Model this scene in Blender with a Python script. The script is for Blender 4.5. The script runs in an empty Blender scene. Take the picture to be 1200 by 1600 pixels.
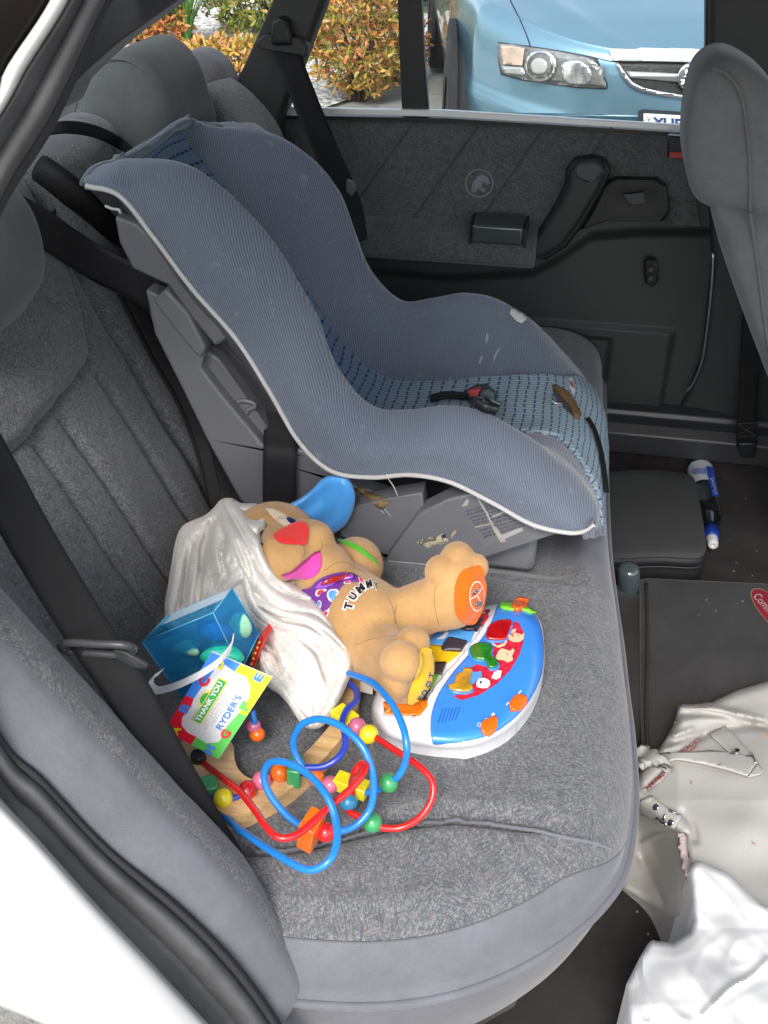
import bpy, bmesh, math, random
import numpy as np
from mathutils import Vector, Matrix
from mathutils.bvhtree import BVHTree
from mathutils.geometry import tessellate_polygon
random.seed(7)
rng = np.random.default_rng(7)
sc = bpy.context.scene
R = math.radians

# ---------------------------------------------------------------- camera
CAM = np.array([0.0, -0.46, 1.35]); PITCH = R(34.4); YAW = R(10.8); FPX = 1555.0
cam_d = bpy.data.cameras.new('camera'); cam = bpy.data.objects.new('camera', cam_d)
sc.collection.objects.link(cam); sc.camera = cam
cam.location = CAM; cam.rotation_euler = (math.pi/2-PITCH, 0, YAW)
cam_d.sensor_fit = 'VERTICAL'; cam_d.sensor_height = 36; cam_d.lens = 36*FPX/1600
cam_d.clip_start = 0.02; cam_d.clip_end = 400

# ---------------------------------------------------------------- world, sun, exposure
SUN_EL, SUN_AZ = R(47), R(184)       # azimuth clockwise from +Y
w = bpy.data.worlds.new('World'); sc.world = w; w.use_nodes = True
nt = w.node_tree; bg = nt.nodes['Background']
sky = nt.nodes.new('ShaderNodeTexSky'); sky.sky_type = 'NISHITA'; sky.sun_disc = False
sky.sun_elevation = SUN_EL; sky.sun_rotation = SUN_AZ; sky.air_density = 1.0; sky.dust_density = 2.5; sky.ozone_density = 1.0
hs_ = nt.nodes.new('ShaderNodeHueSaturation'); hs_.inputs['Saturation'].default_value = .45; nt.links.new(sky.outputs[0], hs_.inputs['Color']); nt.links.new(hs_.outputs[0], bg.inputs[0]); bg.inputs[1].default_value = 0.15
sl = bpy.data.lights.new('sun', 'SUN'); sl.energy = .95; sl.angle = R(18); sl.color = (1, .96, .9)
so = bpy.data.objects.new('sun', sl); sc.collection.objects.link(so)
d = Vector((math.sin(SUN_AZ)*math.cos(SUN_EL), math.cos(SUN_AZ)*math.cos(SUN_EL), math.sin(SUN_EL)))
so.rotation_euler = d.to_track_quat('Z', 'Y').to_euler()
sc.view_settings.view_transform = 'Standard'; sc.view_settings.look = 'None'
sc.view_settings.exposure = 1.36; sc.view_settings.gamma = 1
sc.cycles.max_bounces = 8; sc.cycles.transparent_max_bounces = 16; sc.cycles.diffuse_bounces = 4
sc.cycles.use_denoising = True

# ---------------------------------------------------------------- measuring helpers
_fw = np.array([-math.sin(YAW)*math.cos(PITCH), math.cos(YAW)*math.cos(PITCH), -math.sin(PITCH)])
_rt = np.array([math.cos(YAW), math.sin(YAW), 0.0]); _up = np.cross(_rt, _fw)
def ray(px, py): return _fw+_rt*(px-600)/FPX+_up*(800-py)/FPX
def at(px, py, x=None, y=None, z=None):
    r = ray(px, py)
    for i, v in enumerate((x, y, z)):
        if v is not None: return CAM+r*(v-CAM[i])/r[i]
def size_at(p, n):                                   # n picture units at p, in metres
    return n*float((np.array(p)-CAM)@_fw)/FPX
BREC = R(25); B0 = np.array([-.47, 0, .52]); BN = np.array([math.cos(BREC), 0, math.sin(BREC)]); BS = np.array([-math.sin(BREC), 0, math.cos(BREC)])
def onback(px, py, d=0.0):
    r = ray(px, py); t = ((B0+BN*d-CAM)@BN)/(r@BN); return CAM+r*t

# ---------------------------------------------------------------- materials
def newmat(name):
    m = bpy.data.materials.new(name); m.use_nodes = True
    n = m.node_tree; b = n.nodes['Principled BSDF']; return m, n, b
def N_(n, t, **k):
    x = n.nodes.new(t)
    for a, v in k.items(): setattr(x, a, v)
    return x
def ramp(n, src, stops, interp='LINEAR'):
    r = N_(n, 'ShaderNodeValToRGB'); r.color_ramp.interpolation = interp
    e = r.color_ramp.elements
    while len(e) < len(stops): e.new(0.5)
    for el, (p, c) in zip(e, stops):
        el.position = p; el.color = (*c, 1) if len(c) == 3 else c
    n.links.new(src, r.inputs[0]); return r.outputs[0]
def noise(n, vec, scale, detail=3, rough=.5, dim='3D'):
    t = N_(n, 'ShaderNodeTexNoise'); t.inputs['Scale'].default_value = scale
    t.inputs['Detail'].default_value = detail; t.inputs['Roughness'].default_value = rough
    if vec is not None: n.links.new(vec, t.inputs['Vector'])
    return t.outputs['Fac']
def mix(n, f, a, b, blend='MIX'):
    m = N_(n, 'ShaderNodeMix', data_type='RGBA', blend_type=blend)
    for s, v in ((m.inputs[0], f), (m.inputs[6], a), (m.inputs[7], b)):
        if hasattr(v, 'links'): n.links.new(v, s)
        elif isinstance(v, (int, float)): s.default_value = v
        else: s.default_value = (*v, 1)
    return m.outputs[2]
def mth(n, op, a, b=None, c=None):
    m = N_(n, 'ShaderNodeMath', operation=op)
    for i, v in enumerate((a, b, c)):
        if v is None: continue
        if hasattr(v, 'links'): n.links.new(v, m.inputs[i])
        else: m.inputs[i].default_value = v
    return m.outputs[0]
def bump(n, b, h, strength=.3, dist=.001):
    x = N_(n, 'ShaderNodeBump'); x.inputs['Strength'].default_value = strength; x.inputs['Distance'].default_value = dist
    n.links.new(h, x.inputs['Height']); n.links.new(x.outputs[0], b.inputs['Normal']); return x
def ocoord(n): return N_(n, 'ShaderNodeTexCoord').outputs['Object']
_mc = {}
def plain(name, col, rough=.5, metal=0, var=.12, vscale=12, bumpd=0, bscale=400, coat=0, spec=.5, sheen=0, trans=0, alpha=1):
    if name in _mc: return _mc[name]
    m, n, b = newmat(name)
    o = ocoord(n)
    f = noise(n, o, vscale, 5, .6)
    c2 = tuple(max(0, c*(1-var)) for c in col); c3 = tuple(min(1, c*(1+var*.6)) for c in col)
    n.links.new(ramp(n, f, [(.3, c2), (.7, c3)]), b.inputs['Base Color'])
    b.inputs['Roughness'].default_value = rough; b.inputs['Metallic'].default_value = metal
    b.inputs['Coat Weight'].default_value = coat; b.inputs['Specular IOR Level'].default_value = spec
    b.inputs['Sheen Weight'].default_value = sheen; b.inputs['Transmission Weight'].default_value = trans
    b.inputs['Alpha'].default_value = alpha
    if bumpd: bump(n, b, noise(n, o, bscale, 3), .5, bumpd)
    _mc[name] = m; return m
def seat_fabric(name, plane, light=(.245, .240, .246), dark=(.026, .036, .050), mid=(.135, .137, .143), amt=1.0):
    """grey velour printed with short dark strokes whose direction changes from patch to patch"""
    m, n, b = newmat(name); o = ocoord(n)
    mp = N_(n, 'ShaderNodeMapping'); n.links.new(o, mp.inputs[0])
    rot = {'xy': (0, 0, 0), 'xz': (R(-90), 0, 0), 'yz': (0, R(90), 0)}[plane]; mp.inputs['Rotation'].default_value = rot
    fl = N_(n, 'ShaderNodeVectorMath', operation='MULTIPLY'); n.links.new(mp.outputs[0], fl.inputs[0]); fl.inputs[1].default_value = (1, 1, .0)
    P = fl.outputs[0]
    masks = []
    for k in range(3):
        jig = N_(n, 'ShaderNodeTexNoise'); jig.inputs['Scale'].default_value = 14; n.links.new(P, jig.inputs['Vector'])
        ad = N_(n, 'ShaderNodeVectorMath', operation='MULTIPLY_ADD'); n.links.new(jig.outputs['Color'], ad.inputs[0]); ad.inputs[1].default_value = (.06, .06, 0); n.links.new(P, ad.inputs[2])
        sh = N_(n, 'ShaderNodeVectorMath', operation='ADD'); n.links.new(ad.outputs[0], sh.inputs[0]); sh.inputs[1].default_value = (k*.37, k*.71, 0)
        vo = N_(n, 'ShaderNodeTexVoronoi'); vo.inputs['Scale'].default_value = 24+k*9; n.links.new(sh.outputs[0], vo.inputs['Vector'])
        sp = N_(n, 'ShaderNodeSeparateColor'); n.links.new(vo.outputs['Color'], sp.inputs[0])
        ang = mth(n, 'MULTIPLY', sp.outputs[0], 3.14159)
        vr = N_(n, 'ShaderNodeVectorRotate', rotation_type='Z_AXIS'); n.links.new(P, vr.inputs['Vector']); n.links.new(ang, vr.inputs['Angle'])
        st = N_(n, 'ShaderNodeVectorMath', operation='MULTIPLY'); n.links.new(vr.outputs[0], st.inputs[0]); st.inputs[1].default_value = (50+k*18, 640+k*130, 1)
        nz = noise(n, st.outputs[0], 1.0, 2, .5)
        masks.append(ramp(n, nz, [(.52, (0, 0, 0)), (.625, (1, 1, 1))]))
    mk = mix(n, 1, masks[0], masks[1], 'LIGHTEN'); mk = mix(n, .75, mk, masks[2], 'LIGHTEN')
    fine = noise(n, o, 700, 2, .6); speck = noise(n, o, 330, 3, .72); big = noise(n, o, 9, 4, .6)
    dkk = tuple(c*.74 for c in mid)
    base = ramp(n, speck, [(.40, dkk), (.49, mid), (.60, light)])
    teal = noise(n, o, 230, 2, .6); base = mix(n, mth(n, 'MULTIPLY', ramp(n, teal, [(.56, (0, 0, 0)), (.64, (1, 1, 1))]), .6), base, tuple(v*k for v, k in zip(mid, (.45, .75, .95))))
    base = mix(n, mth(n, 'MULTIPLY', ramp(n, big, [(.35, (0, 0, 0)), (.7, (1, 1, 1))]), .35), base, tuple(c*.72 for c in light))
    hue = noise(n, o, 120, 2)
    base = mix(n, mth(n, 'MULTIPLY', ramp(n, hue, [(.55, (0, 0, 0)), (.7, (1, 1, 1))]), .35), base, (.19, .13, .14))
    col = mix(n, mth(n, 'MULTIPLY', mth(n, 'MULTIPLY', mk, ramp(n, noise(n, o, 45, 3, .7), [(.35, (.55, .55, .55)), (.6, (1, 1, 1))])), .74*amt), base, dark)
    col = mix(n, .55, col, ramp(n, fine, [(.3, (.35, .35, .35)), (.7, (1, 1, 1))]), 'MULTIPLY')
    g = N_(n, 'ShaderNodeBrightContrast'); n.links.new(col, g.inputs[0]); g.inputs[1].default_value = .025
    n.links.new(g.outputs[0], b.inputs['Base Color'])
    b.inputs['Roughness'].default_value = .95; b.inputs['Specular IOR Level'].default_value = .15
    b.inputs['Sheen Weight'].default_value = .25; b.inputs['Sheen Roughness'].default_value = .5
    bump(n, b, mix(n, .5, fine, mk), .6, .0008); return m
def velour(name, col, var=.16):
    m, n, b = newmat(name); o = ocoord(n)
    f = noise(n, o, 7, 5, .65); g = noise(n, o, 900, 2); s = noise(n, o, 60, 4, .7)
    c = ramp(n, f, [(.3, tuple(v*(1-var) for v in col)), (.7, tuple(v*(1+var) for v in col))])
    c = mix(n, .5, c, ramp(n, g, [(.25, (.6, .6, .6)), (.75, (1, 1, 1))]), 'MULTIPLY')
    c = mix(n, .3, c, ramp(n, s, [(.3, (.7, .7, .7)), (.6, (1, 1, 1))]), 'MULTIPLY')
    n.links.new(c, b.inputs['Base Color']); b.inputs['Roughness'].default_value = .95
    b.inputs['Sheen Weight'].default_value = .22; b.inputs['Sheen Roughness'].default_value = .45
    b.inputs['Specular IOR Level'].default_value = .15
    bump(n, b, g, .3, .0005); return m
def corduroy(name):
    m, n, b = newmat(name); uv = N_(n, 'ShaderNodeTexCoord').outputs['UV']; o = ocoord(n)
    wv = N_(n, 'ShaderNodeTexWave', wave_type='BANDS', bands_direction='X', wave_profile='SIN')
    wv.inputs['Scale'].default_value = 1; wv.inputs['Distortion'].default_value = 0
    sx = N_(n, 'ShaderNodeSeparateXYZ'); n.links.new(uv, sx.inputs[0])
    so_ = N_(n, 'ShaderNodeSeparateXYZ'); n.links.new(o, so_.inputs[0])
    ph = mth(n, 'MULTIPLY', mth(n, 'ADD', mth(n, 'MULTIPLY', so_.outputs[0], .94), mth(n, 'MULTIPLY', so_.outputs[2], .30)), 6.28318/.0026)
    ph = mth(n, 'ADD', ph, mth(n, 'MULTIPLY', noise(n, o, 18, 3), 14))
    wvv = mth(n, 'MULTIPLY_ADD', mth(n, 'SINE', ph), .5, .5)
    f = noise(n, o, 420, 3, .7); big = noise(n, o, 6, 4, .6); wr = noise(n, o, 45, 4, .7)
    c = mix(n, wvv, (.082, .103, .146), (.190, .220, .268))
    c = mix(n, .55, c, ramp(n, f, [(.3, (.55, .55, .58)), (.7, (1, 1, 1))]), 'MULTIPLY')
    c = mix(n, mth(n, 'MULTIPLY', ramp(n, big, [(.4, (0, 0, 0)), (.7, (1, 1, 1))]), .45), c, (.14, .16, .21))
    c = mix(n, mth(n, 'MULTIPLY', ramp(n, wr, [(.62, (0, 0, 0)), (.72, (1, 1, 1))]), .35), c, (.28, .30, .34))
    n.links.new(c, b.inputs['Base Color']); b.inputs['Roughness'].default_value = .9; b.inputs['Specular IOR Level'].default_value = .2
    b.inputs['Sheen Weight'].default_value = .35
    bump(n, b, mix(n, .35, wvv, f), .55, .0009); return m
def insert_fabric(name):
    m, n, b = newmat(name); uv = N_(n, 'ShaderNodeTexCoord').outputs['UV']; o = ocoord(n)
    wn = N_(n, 'ShaderNodeTexNoise'); wn.inputs['Scale'].default_value = 22; wn.inputs['Detail'].default_value = 3; n.links.new(o, wn.inputs['Vector'])
    wm = N_(n, 'ShaderNodeVectorMath', operation='MULTIPLY_ADD'); n.links.new(wn.outputs['Color'], wm.inputs[0]); wm.inputs[1].default_value = (.012, .012, 0); n.links.new(uv, wm.inputs[2])
    s = N_(n, 'ShaderNodeSeparateXYZ'); n.links.new(wm.outputs[0], s.inputs[0])
    u = mth(n, 'MULTIPLY', s.outputs[0], 60); v = mth(n, 'MULTIPLY', s.outputs[1], 98)
    du = mth(n, 'ABSOLUTE', mth(n, 'SUBTRACT', mth(n, 'FRACT', u), .5))
    line = ramp(n, du, [(.07, (1, 1, 1)), (.13, (0, 0, 0))])
    sv = mth(n, 'FRACT', mth(n, 'MULTIPLY', v, .5)); dash = ramp(n, sv, [(.15, (.25, .25, .25)), (.3, (1, 1, 1)), (.8, (1, 1, 1)), (.95, (.25, .25, .25))])
    hl = ramp(n, mth(n, 'ABSOLUTE', mth(n, 'SUBTRACT', mth(n, 'FRACT', v), .5)), [(.12, (1, 1, 1)), (.26, (0, 0, 0))])
    f = noise(n, o, 500, 3, .7)
    c = mix(n, f, (.22, .30, .34), (.42, .52, .56))
    c = mix(n, mth(n, 'MULTIPLY', hl, .5), c, (.09, .12, .17))
    c = mix(n, mth(n, 'MULTIPLY', mth(n, 'MULTIPLY', line, dash), .92), c, (.02, .055, .17))
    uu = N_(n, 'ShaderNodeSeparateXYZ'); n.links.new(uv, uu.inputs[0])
    c = mix(n, 1, c, ramp(n, uu.outputs[0], [(.35, (.42, .46, .60)), (.62, (1, 1, 1))]), 'MULTIPLY')  # upper back darker: painted shade together with less faded cloth
    n.links.new(c, b.inputs['Base Color']); b.inputs['Roughness'].default_value = .9; b.inputs['Specular IOR Level'].default_value = .2
    bump(n, b, mix(n, .5, hl, f), .5, .001); return m
def plush(name, col, var=.25):
    m, n, b = newmat(name); o = ocoord(n)
    f = noise(n, o, 30, 5, .6); g = noise(n, o, 1100, 2)
    c = ramp(n, f, [(.3, tuple(v*(1-var) for v in col)), (.7, col)])
    c = mix(n, .45, c, ramp(n, g, [(.3, (.65, .62, .6)), (.7, (1, 1, 1))]), 'MULTIPLY')
    n.links.new(c, b.inputs['Base Color']); b.inputs['Roughness'].default_value = .95
    b.inputs['Sheen Weight'].default_value = .35; b.inputs['Sheen Roughness'].default_value = .4; b.inputs['Specular IOR Level'].default_value = .1
    b.inputs['Subsurface Weight'].default_value = 0
    bump(n, b, g, .7, .0012); return m
def cloth_mat(name, col, scale=1800, dirt=(.45, .40, .33), dirtamt=.12, rough=.9):
    m, n, b = newmat(name); o = ocoord(n)
    f = noise(n, o, 9, 6, .65); g = noise(n, o, scale, 2)
    c = mix(n, mth(n, 'MULTIPLY', ramp(n, f, [(.5, (0, 0, 0)), (.75, (1, 1, 1))]), dirtamt*3), col, dirt)
    c = mix(n, .25, c, ramp(n, g, [(.3, (.7, .7, .7)), (.7, (1, 1, 1))]), 'MULTIPLY')
    n.links.new(c, b.inputs['Base Color']); b.inputs['Roughness'].default_value = rough; b.inputs['Specular IOR Level'].default_value = .15
    bump(n, b, g, .3, .0005); return m
def knit_mat(name, col):
    m, n, b = newmat(name); o = ocoord(n)
    wn = N_(n, 'ShaderNodeTexNoise'); wn.inputs['Scale'].default_value = 28; wn.inputs['Detail'].default_value = 2; n.links.new(o, wn.inputs['Vector'])
    wm = N_(n, 'ShaderNodeVectorMath', operation='MULTIPLY_ADD'); n.links.new(wn.outputs['Color'], wm.inputs[0]); wm.inputs[1].default_value = (.03, .03, .03); n.links.new(o, wm.inputs[2])
    s = N_(n, 'ShaderNodeSeparateXYZ'); n.links.new(wm.outputs[0], s.inputs[0])
    ph = mth(n, 'MULTIPLY', mth(n, 'ADD', mth(n, 'MULTIPLY', s.outputs[0], .6), mth(n, 'MULTIPLY', s.outputs[1], .8)), 6.283/.0021)
    rib = mth(n, 'MULTIPLY_ADD', mth(n, 'SINE', ph), .5, .5); g = noise(n, o, 700, 3, .7); f = noise(n, o, 12, 6, .65)
    c = mix(n, rib, tuple(v*.86 for v in col), col); c = mix(n, mth(n, 'MULTIPLY', ramp(n, f, [(.5, (0, 0, 0)), (.75, (1, 1, 1))]), .25), c, (.60, .53, .44))
    c = mix(n, .35, c, ramp(n, g, [(.3, (.72, .72, .72)), (.65, (1, 1, 1))]), 'MULTIPLY')
    n.links.new(c, b.inputs['Base Color']); b.inputs['Roughness'].default_value = 1; b.inputs['Specular IOR Level'].default_value = .03; b.inputs['Sheen Weight'].default_value = .15
    bump(n, b, mix(n, .5, rib, g), .6, .0009); return m
def webbing(name, col=(.022, .022, .025)):
    m, n, b = newmat(name); uv = N_(n, 'ShaderNodeTexCoord').outputs['UV']; o = ocoord(n)
    s = N_(n, 'ShaderNodeSeparateXYZ'); n.links.new(uv, s.inputs[0])
    r = mth(n, 'MULTIPLY_ADD', mth(n, 'SINE', mth(n, 'MULTIPLY', s.outputs[1], 6.283*22)), .5, .5)
    t = mth(n, 'MULTIPLY_ADD', mth(n, 'SINE', mth(n, 'MULTIPLY', s.outputs[0], 6.283*260)), .5, .5)
    h = mix(n, .4, r, t)
    c = mix(n, h, tuple(v*.7 for v in col), tuple(v*1.3 for v in col)); c = mix(n, .4, c, ramp(n, noise(n, o, 25, 4), [(.3, (.6, .6, .6)), (.7, (1, 1, 1))]), 'MULTIPLY')
    n.links.new(c, b.inputs['Base Color']); b.inputs['Roughness'].default_value = .6; b.inputs['Specular IOR Level'].default_value = .2
    bump(n, b, h, .4, .0004); return m
def wood_mat(name):
    m, n, b = newmat(name); o = ocoord(n)
    mp = N_(n, 'ShaderNodeMapping'); n.links.new(o, mp.inputs[0]); mp.inputs['Rotation'].default_value = (0, 0, R(35)); mp.inputs['Scale'].default_value = (8, 90, 90)
    f = noise(n, mp.outputs[0], 1.2, 6, .6); g = noise(n, mp.outputs[0], 6, 3)
    c = ramp(n, f, [(.3, (.50, .30, .13)), (.5, (.66, .43, .21)), (.7, (.74, .52, .28))])
    c = mix(n, .3, c, ramp(n, g, [(.4, (.6, .5, .4)), (.6, (1, 1, 1))]), 'MULTIPLY')
    n.links.new(c, b.inputs['Base Color']); b.inputs['Roughness'].default_value = .35; b.inputs['Coat Weight'].default_value = .3; return m
def glass_mat(name, tint=(.86, .92, .9), refl=.06, haze=0.0):
    m = bpy.data.materials.new(name); m.use_nodes = True; n = m.node_tree
    for x in list(n.nodes): n.nodes.remove(x)
    out = N_(n, 'ShaderNodeOutputMaterial'); tr = N_(n, 'ShaderNodeBsdfTransparent'); tr.inputs[0].default_value = (*tint, 1)
    gl = N_(n, 'ShaderNodeBsdfGlossy'); gl.inputs['Roughness'].default_value = .02
    fr = N_(n, 'ShaderNodeFresnel'); fr.inputs[0].default_value = 1.45
    o = ocoord(n); dust = noise(n, o, 30, 6, .7)
    mx = N_(n, 'ShaderNodeMixShader'); n.links.new(mth(n, 'MULTIPLY', fr.outputs[0], refl/.04*.6), mx.inputs[0]); n.links.new(tr.outputs[0], mx.inputs[1]); n.links.new(gl.outputs[0], mx.inputs[2])
    df = N_(n, 'ShaderNodeBsdfDiffuse'); df.inputs[0].default_value = (.8, .8, .8, 1)
    m2 = N_(n, 'ShaderNodeMixShader'); n.links.new(mth(n, 'MULTIPLY', dust, haze), m2.inputs[0]); n.links.new(mx.outputs[0], m2.inputs[1]); n.links.new(df.outputs[0], m2.inputs[2])
    n.links.new(m2.outputs[0], out.inputs[0]); return m

# ---------------------------------------------------------------- object helpers
VIS = {}
def link(o): sc.collection.objects.link(o); return o
def thing(name, label, cat, loc, group=None):
    o = link(bpy.data.objects.new(name, None)); o.location = Vector([float(v) for v in loc]); o.empty_display_size = .05
    o['label'] = label; o['category'] = cat
    if group: o['group'] = group
    return o
def wloc(p):
    v = Vector((0, 0, 0))
    while p is not None: v = v+p.location; p = p.parent
    return v
def obj(name, verts, faces, mat, parent=None, smooth=True, uvs=None, mats=None, midx=None, label=None, cat=None, group=None, kind=None):
    verts = np.asarray(verts, float).reshape(-1, 3)
    L = np.array(wloc(parent)) if parent is not None else np.array([verts[:, 0].mean(), verts[:, 1].mean(), verts[:, 2].min()])
    if kind == 'structure': L = np.zeros(3)
    me = bpy.data.meshes.new(name)
    me.from_pydata([tuple(v) for v in (verts-L).tolist()], [], [tuple(int(i) for i in f) for f in faces])
    for m in (mats or [mat]): me.materials.append(m)
    if midx is not None: me.polygons.foreach_set('material_index', np.asarray(midx, dtype=np.int32))
    me.polygons.foreach_set('use_smooth', [bool(smooth)]*len(me.polygons))
    if uvs is not None:
        lay = me.uv_layers.new(name='UVMap'); li = np.empty(len(me.loops), dtype=np.int32); me.loops.foreach_get('vertex_index', li)
        lay.data.foreach_set('uv', np.asarray(uvs, float)[li].ravel())
    me.update(); o = link(bpy.data.objects.new(name, me))
    if parent is not None: o.parent = parent
    else: o.location = L
    if label: o['label'] = label
    if cat: o['category'] = cat
    if group: o['group'] = group
    if kind: o['kind'] = kind
    o_v = verts
    VIS[o.name] = (o_v, faces)
    return o
def bvh(*objs):
    V = []; Fc = []; k = 0
    for o in objs:
        v, f = VIS[o.name]; V += [tuple(x) for x in v]; Fc += [tuple(int(i)+k for i in q) for q in f]; k += len(v)
    return BVHTree.FromPolygons(V, Fc)
def bevel(o, width=.004, seg=2, angle=40):
    m = o.modifiers.new('bevel', 'BEVEL'); m.width = width; m.segments = seg; m.limit_method = 'ANGLE'; m.angle_limit = R(angle); m.harden_normals = False
    return o
def autosm(o, ang=40):
    me = o.data; me.polygons.foreach_set('use_smooth', [True]*len(me.polygons)); me.set_sharp_from_angle(angle=R(ang)); return o

class MB:
    def __init__(s): s.v = []; s.f = []; s.m = []
    def add(s, v, f, m=0):
        k = len(s.v); s.v += [tuple(float(c) for c in x) for x in v]; s.f += [tuple(int(i)+k for i in q) for q in f]; s.m += [m]*len(f); return s
    def box(s, a, b, m=0):
        x0, y0, z0 = a; x1, y1, z1 = b
        v = [(x0, y0, z0), (x1, y0, z0), (x1, y1, z0), (x0, y1, z0), (x0, y0, z1), (x1, y0, z1), (x1, y1, z1), (x0, y1, z1)]
        return s.add(v, [(0, 3, 2, 1), (4, 5, 6, 7), (0, 1, 5, 4), (1, 2, 6, 5), (2, 3, 7, 6), (3, 0, 4, 7)], m)
    def hexa(s, v8, m=0):
        return s.add(v8, [(0, 3, 2, 1), (4, 5, 6, 7), (0, 1, 5, 4), (1, 2, 6, 5), (2, 3, 7, 6), (3, 0, 4, 7)], m)
    def prism(s, loop, off, m=0):                     # closed 3D loop pushed along off
        loop = [np.array(p, float) for p in loop]; off = np.array(off, float); n = len(loop)
        tri = tessellate_polygon([[Vector(p) for p in loop]])
        v = loop+[p+off for p in loop]
        f = [tuple(t) for t in tri]+[tuple(i+n for i in reversed(t)) for t in tri]+[((i+1) % n, i, i+n, (i+1) % n+n) for i in range(n)]
        return s.add(v, f, m)
    def tube(s, pts, r, seg=12, m=0, caps=True):
        V, Fc = tube_geo(pts, r, seg, caps); return s.add(V, Fc, m)
    def build(s, name, mat, parent=None, smooth=False, sharp=35, **k):
        o = obj(name, s.v, s.f, mat, parent, smooth, midx=s.m if k.get('mats') else None, **k)
        bm = bmesh.new(); bm.from_mesh(o.data); bmesh.ops.recalc_face_normals(bm, faces=bm.faces); bm.to_mesh(o.data); bm.free()
        if sharp: autosm(o, sharp)
        return o
def resample(pts, n, closed=False):
    """Catmull-Rom through the points, n points evenly spread"""
    P = np.asarray(pts, float)
    if len(P) == 2 and not closed: return P[0]+(P[1]-P[0])*np.linspace(0, 1, n)[:, None]
    if closed: Q = np.vstack([P[-1], P, P[0], P[1]])
    else: Q = np.vstack([2*P[0]-P[1], P, 2*P[-1]-P[-2]])
    out = []
    for i in range(1, len(Q)-2):
        p0, p1, p2, p3 = Q[i-1:i+3]
        for t in np.linspace(0, 1, 16, endpoint=False):
            out.append(.5*((2*p1)+(-p0+p2)*t+(2*p0-5*p1+4*p2-p3)*t*t+(-p0+3*p1-3*p2+p3)*t**3))
    out.append(Q[-2]); out = np.array(out)
    d = np.r_[0, np.cumsum(np.linalg.norm(np.diff(out, axis=0), axis=1))]
    t = np.linspace(0, d[-1], n+1)[:-1] if closed else np.linspace(0, d[-1], n)
    return np.stack([np.interp(t, d, out[:, k]) for k in range(out.shape[1])], 1)
def tube_geo(pts, r, seg=12, caps=True):
    P = np.asarray(pts, float); n = len(P); r = np.broadcast_to(np.asarray(r, float), (n,))
    T = np.gradient(P, axis=0); T /= np.linalg.norm(T, axis=1)[:, None]+1e-12
    u = np.cross(T[0], [0, 0, 1.]);
    if np.linalg.norm(u) < .1: u = np.cross(T[0], [1., 0, 0])
    u /= np.linalg.norm(u); V = []
    a = np.linspace(0, 2*math.pi, seg, endpoint=False)
    for i in range(n):
        u = u-T[i]*(u@T[i]); u /= np.linalg.norm(u); w_ = np.cross(T[i], u)
        V.append(P[i]+r[i]*(np.cos(a)[:, None]*u+np.sin(a)[:, None]*w_))
    V = np.vstack(V); Fc = []
    for i in range(n-1):
        for j in range(seg): Fc.append((i*seg+j, i*seg+(j+1) % seg, (i+1)*seg+(j+1) % seg, (i+1)*seg+j))
    if caps: Fc.append(tuple(range(seg))[::-1]); Fc.append(tuple((n-1)*seg+j for j in range(seg)))
    return V, Fc
def grid(name, P, mat, parent=None, thick=0, close_v=False, flip=False, midf=None, mats=None, uvscale=None, **k):
    """P: (rows, cols, 3) array of points -> a sheet, thickened along its normals when asked"""
    P = np.asarray(P, float); nr, nc = P.shape[:2]
    du = np.gradient(P, axis=0); dv = np.gradient(P, axis=1); Nn = np.cross(du, dv); Nn /= np.linalg.norm(Nn, axis=2)[..., None]+1e-12
    if flip: Nn = -Nn
    V = P.reshape(-1, 3); idx = np.arange(nr*nc).reshape(nr, nc); a, b, c, d_ = idx[:-1, :-1], idx[1:, :-1], idx[1:, 1:], idx[:-1, 1:]
    if close_v:
        a = np.hstack([a, idx[:-1, -1:]]); b = np.hstack([b, idx[1:, -1:]]); c = np.hstack([c, idx[1:, :1]]); d_ = np.hstack([d_, idx[:-1, :1]])
    Fc = np.stack([a, b, c, d_], -1).reshape(-1, 4)
    if flip: Fc = Fc[:, ::-1]
    U = np.stack(np.meshgrid(np.linspace(0, 1, nr), np.linspace(0, 1, nc), indexing='ij'), -1).reshape(-1, 2)
    mi = None
    if midf is not None:
        I, J = np.meshgrid(np.arange(nr-1), np.arange(nc-1), indexing='ij'); cen = (P[:-1, :-1]+P[1:, 1:])/2; mi = midf(I, J, cen).reshape(-1)
    faces = Fc.tolist()
    if thick:
        V2 = (P-Nn*thick).reshape(-1, 3); k0 = len(V); V = np.vstack([V, V2]); U = np.vstack([U, U])
        faces += (Fc[:, ::-1]+k0).tolist()
        rim = list(idx[0, :])+list(idx[1:, -1])+list(idx[-1, -2::-1])+list(idx[-2:0:-1, 0])
        rf = []
        for i in range(len(rim)):
            p, q = int(rim[i]), int(rim[(i+1) % len(rim)]); rf.append([p, q, q+k0, p+k0] if not flip else [q, p, p+k0, q+k0])
        faces += rf
        if mi is not None: mi = np.r_[mi, mi, np.zeros(len(rf), int)]
    o = obj(name, V, faces, mat, parent, True, uvs=U, mats=mats, midx=mi, **k); o['_n'] = 0; del o['_n']
    return o
def sheet_ctrl(ctrl, nr, nc):
    """control net (list of rows of points) -> smooth grid"""
    C_ = [resample(r, nc) for r in ctrl]; C_ = np.array(C_)
    out = np.array([resample_u(C_[:, j], nr) for j in range(nc)]); return out.transpose(1, 0, 2)
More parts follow.
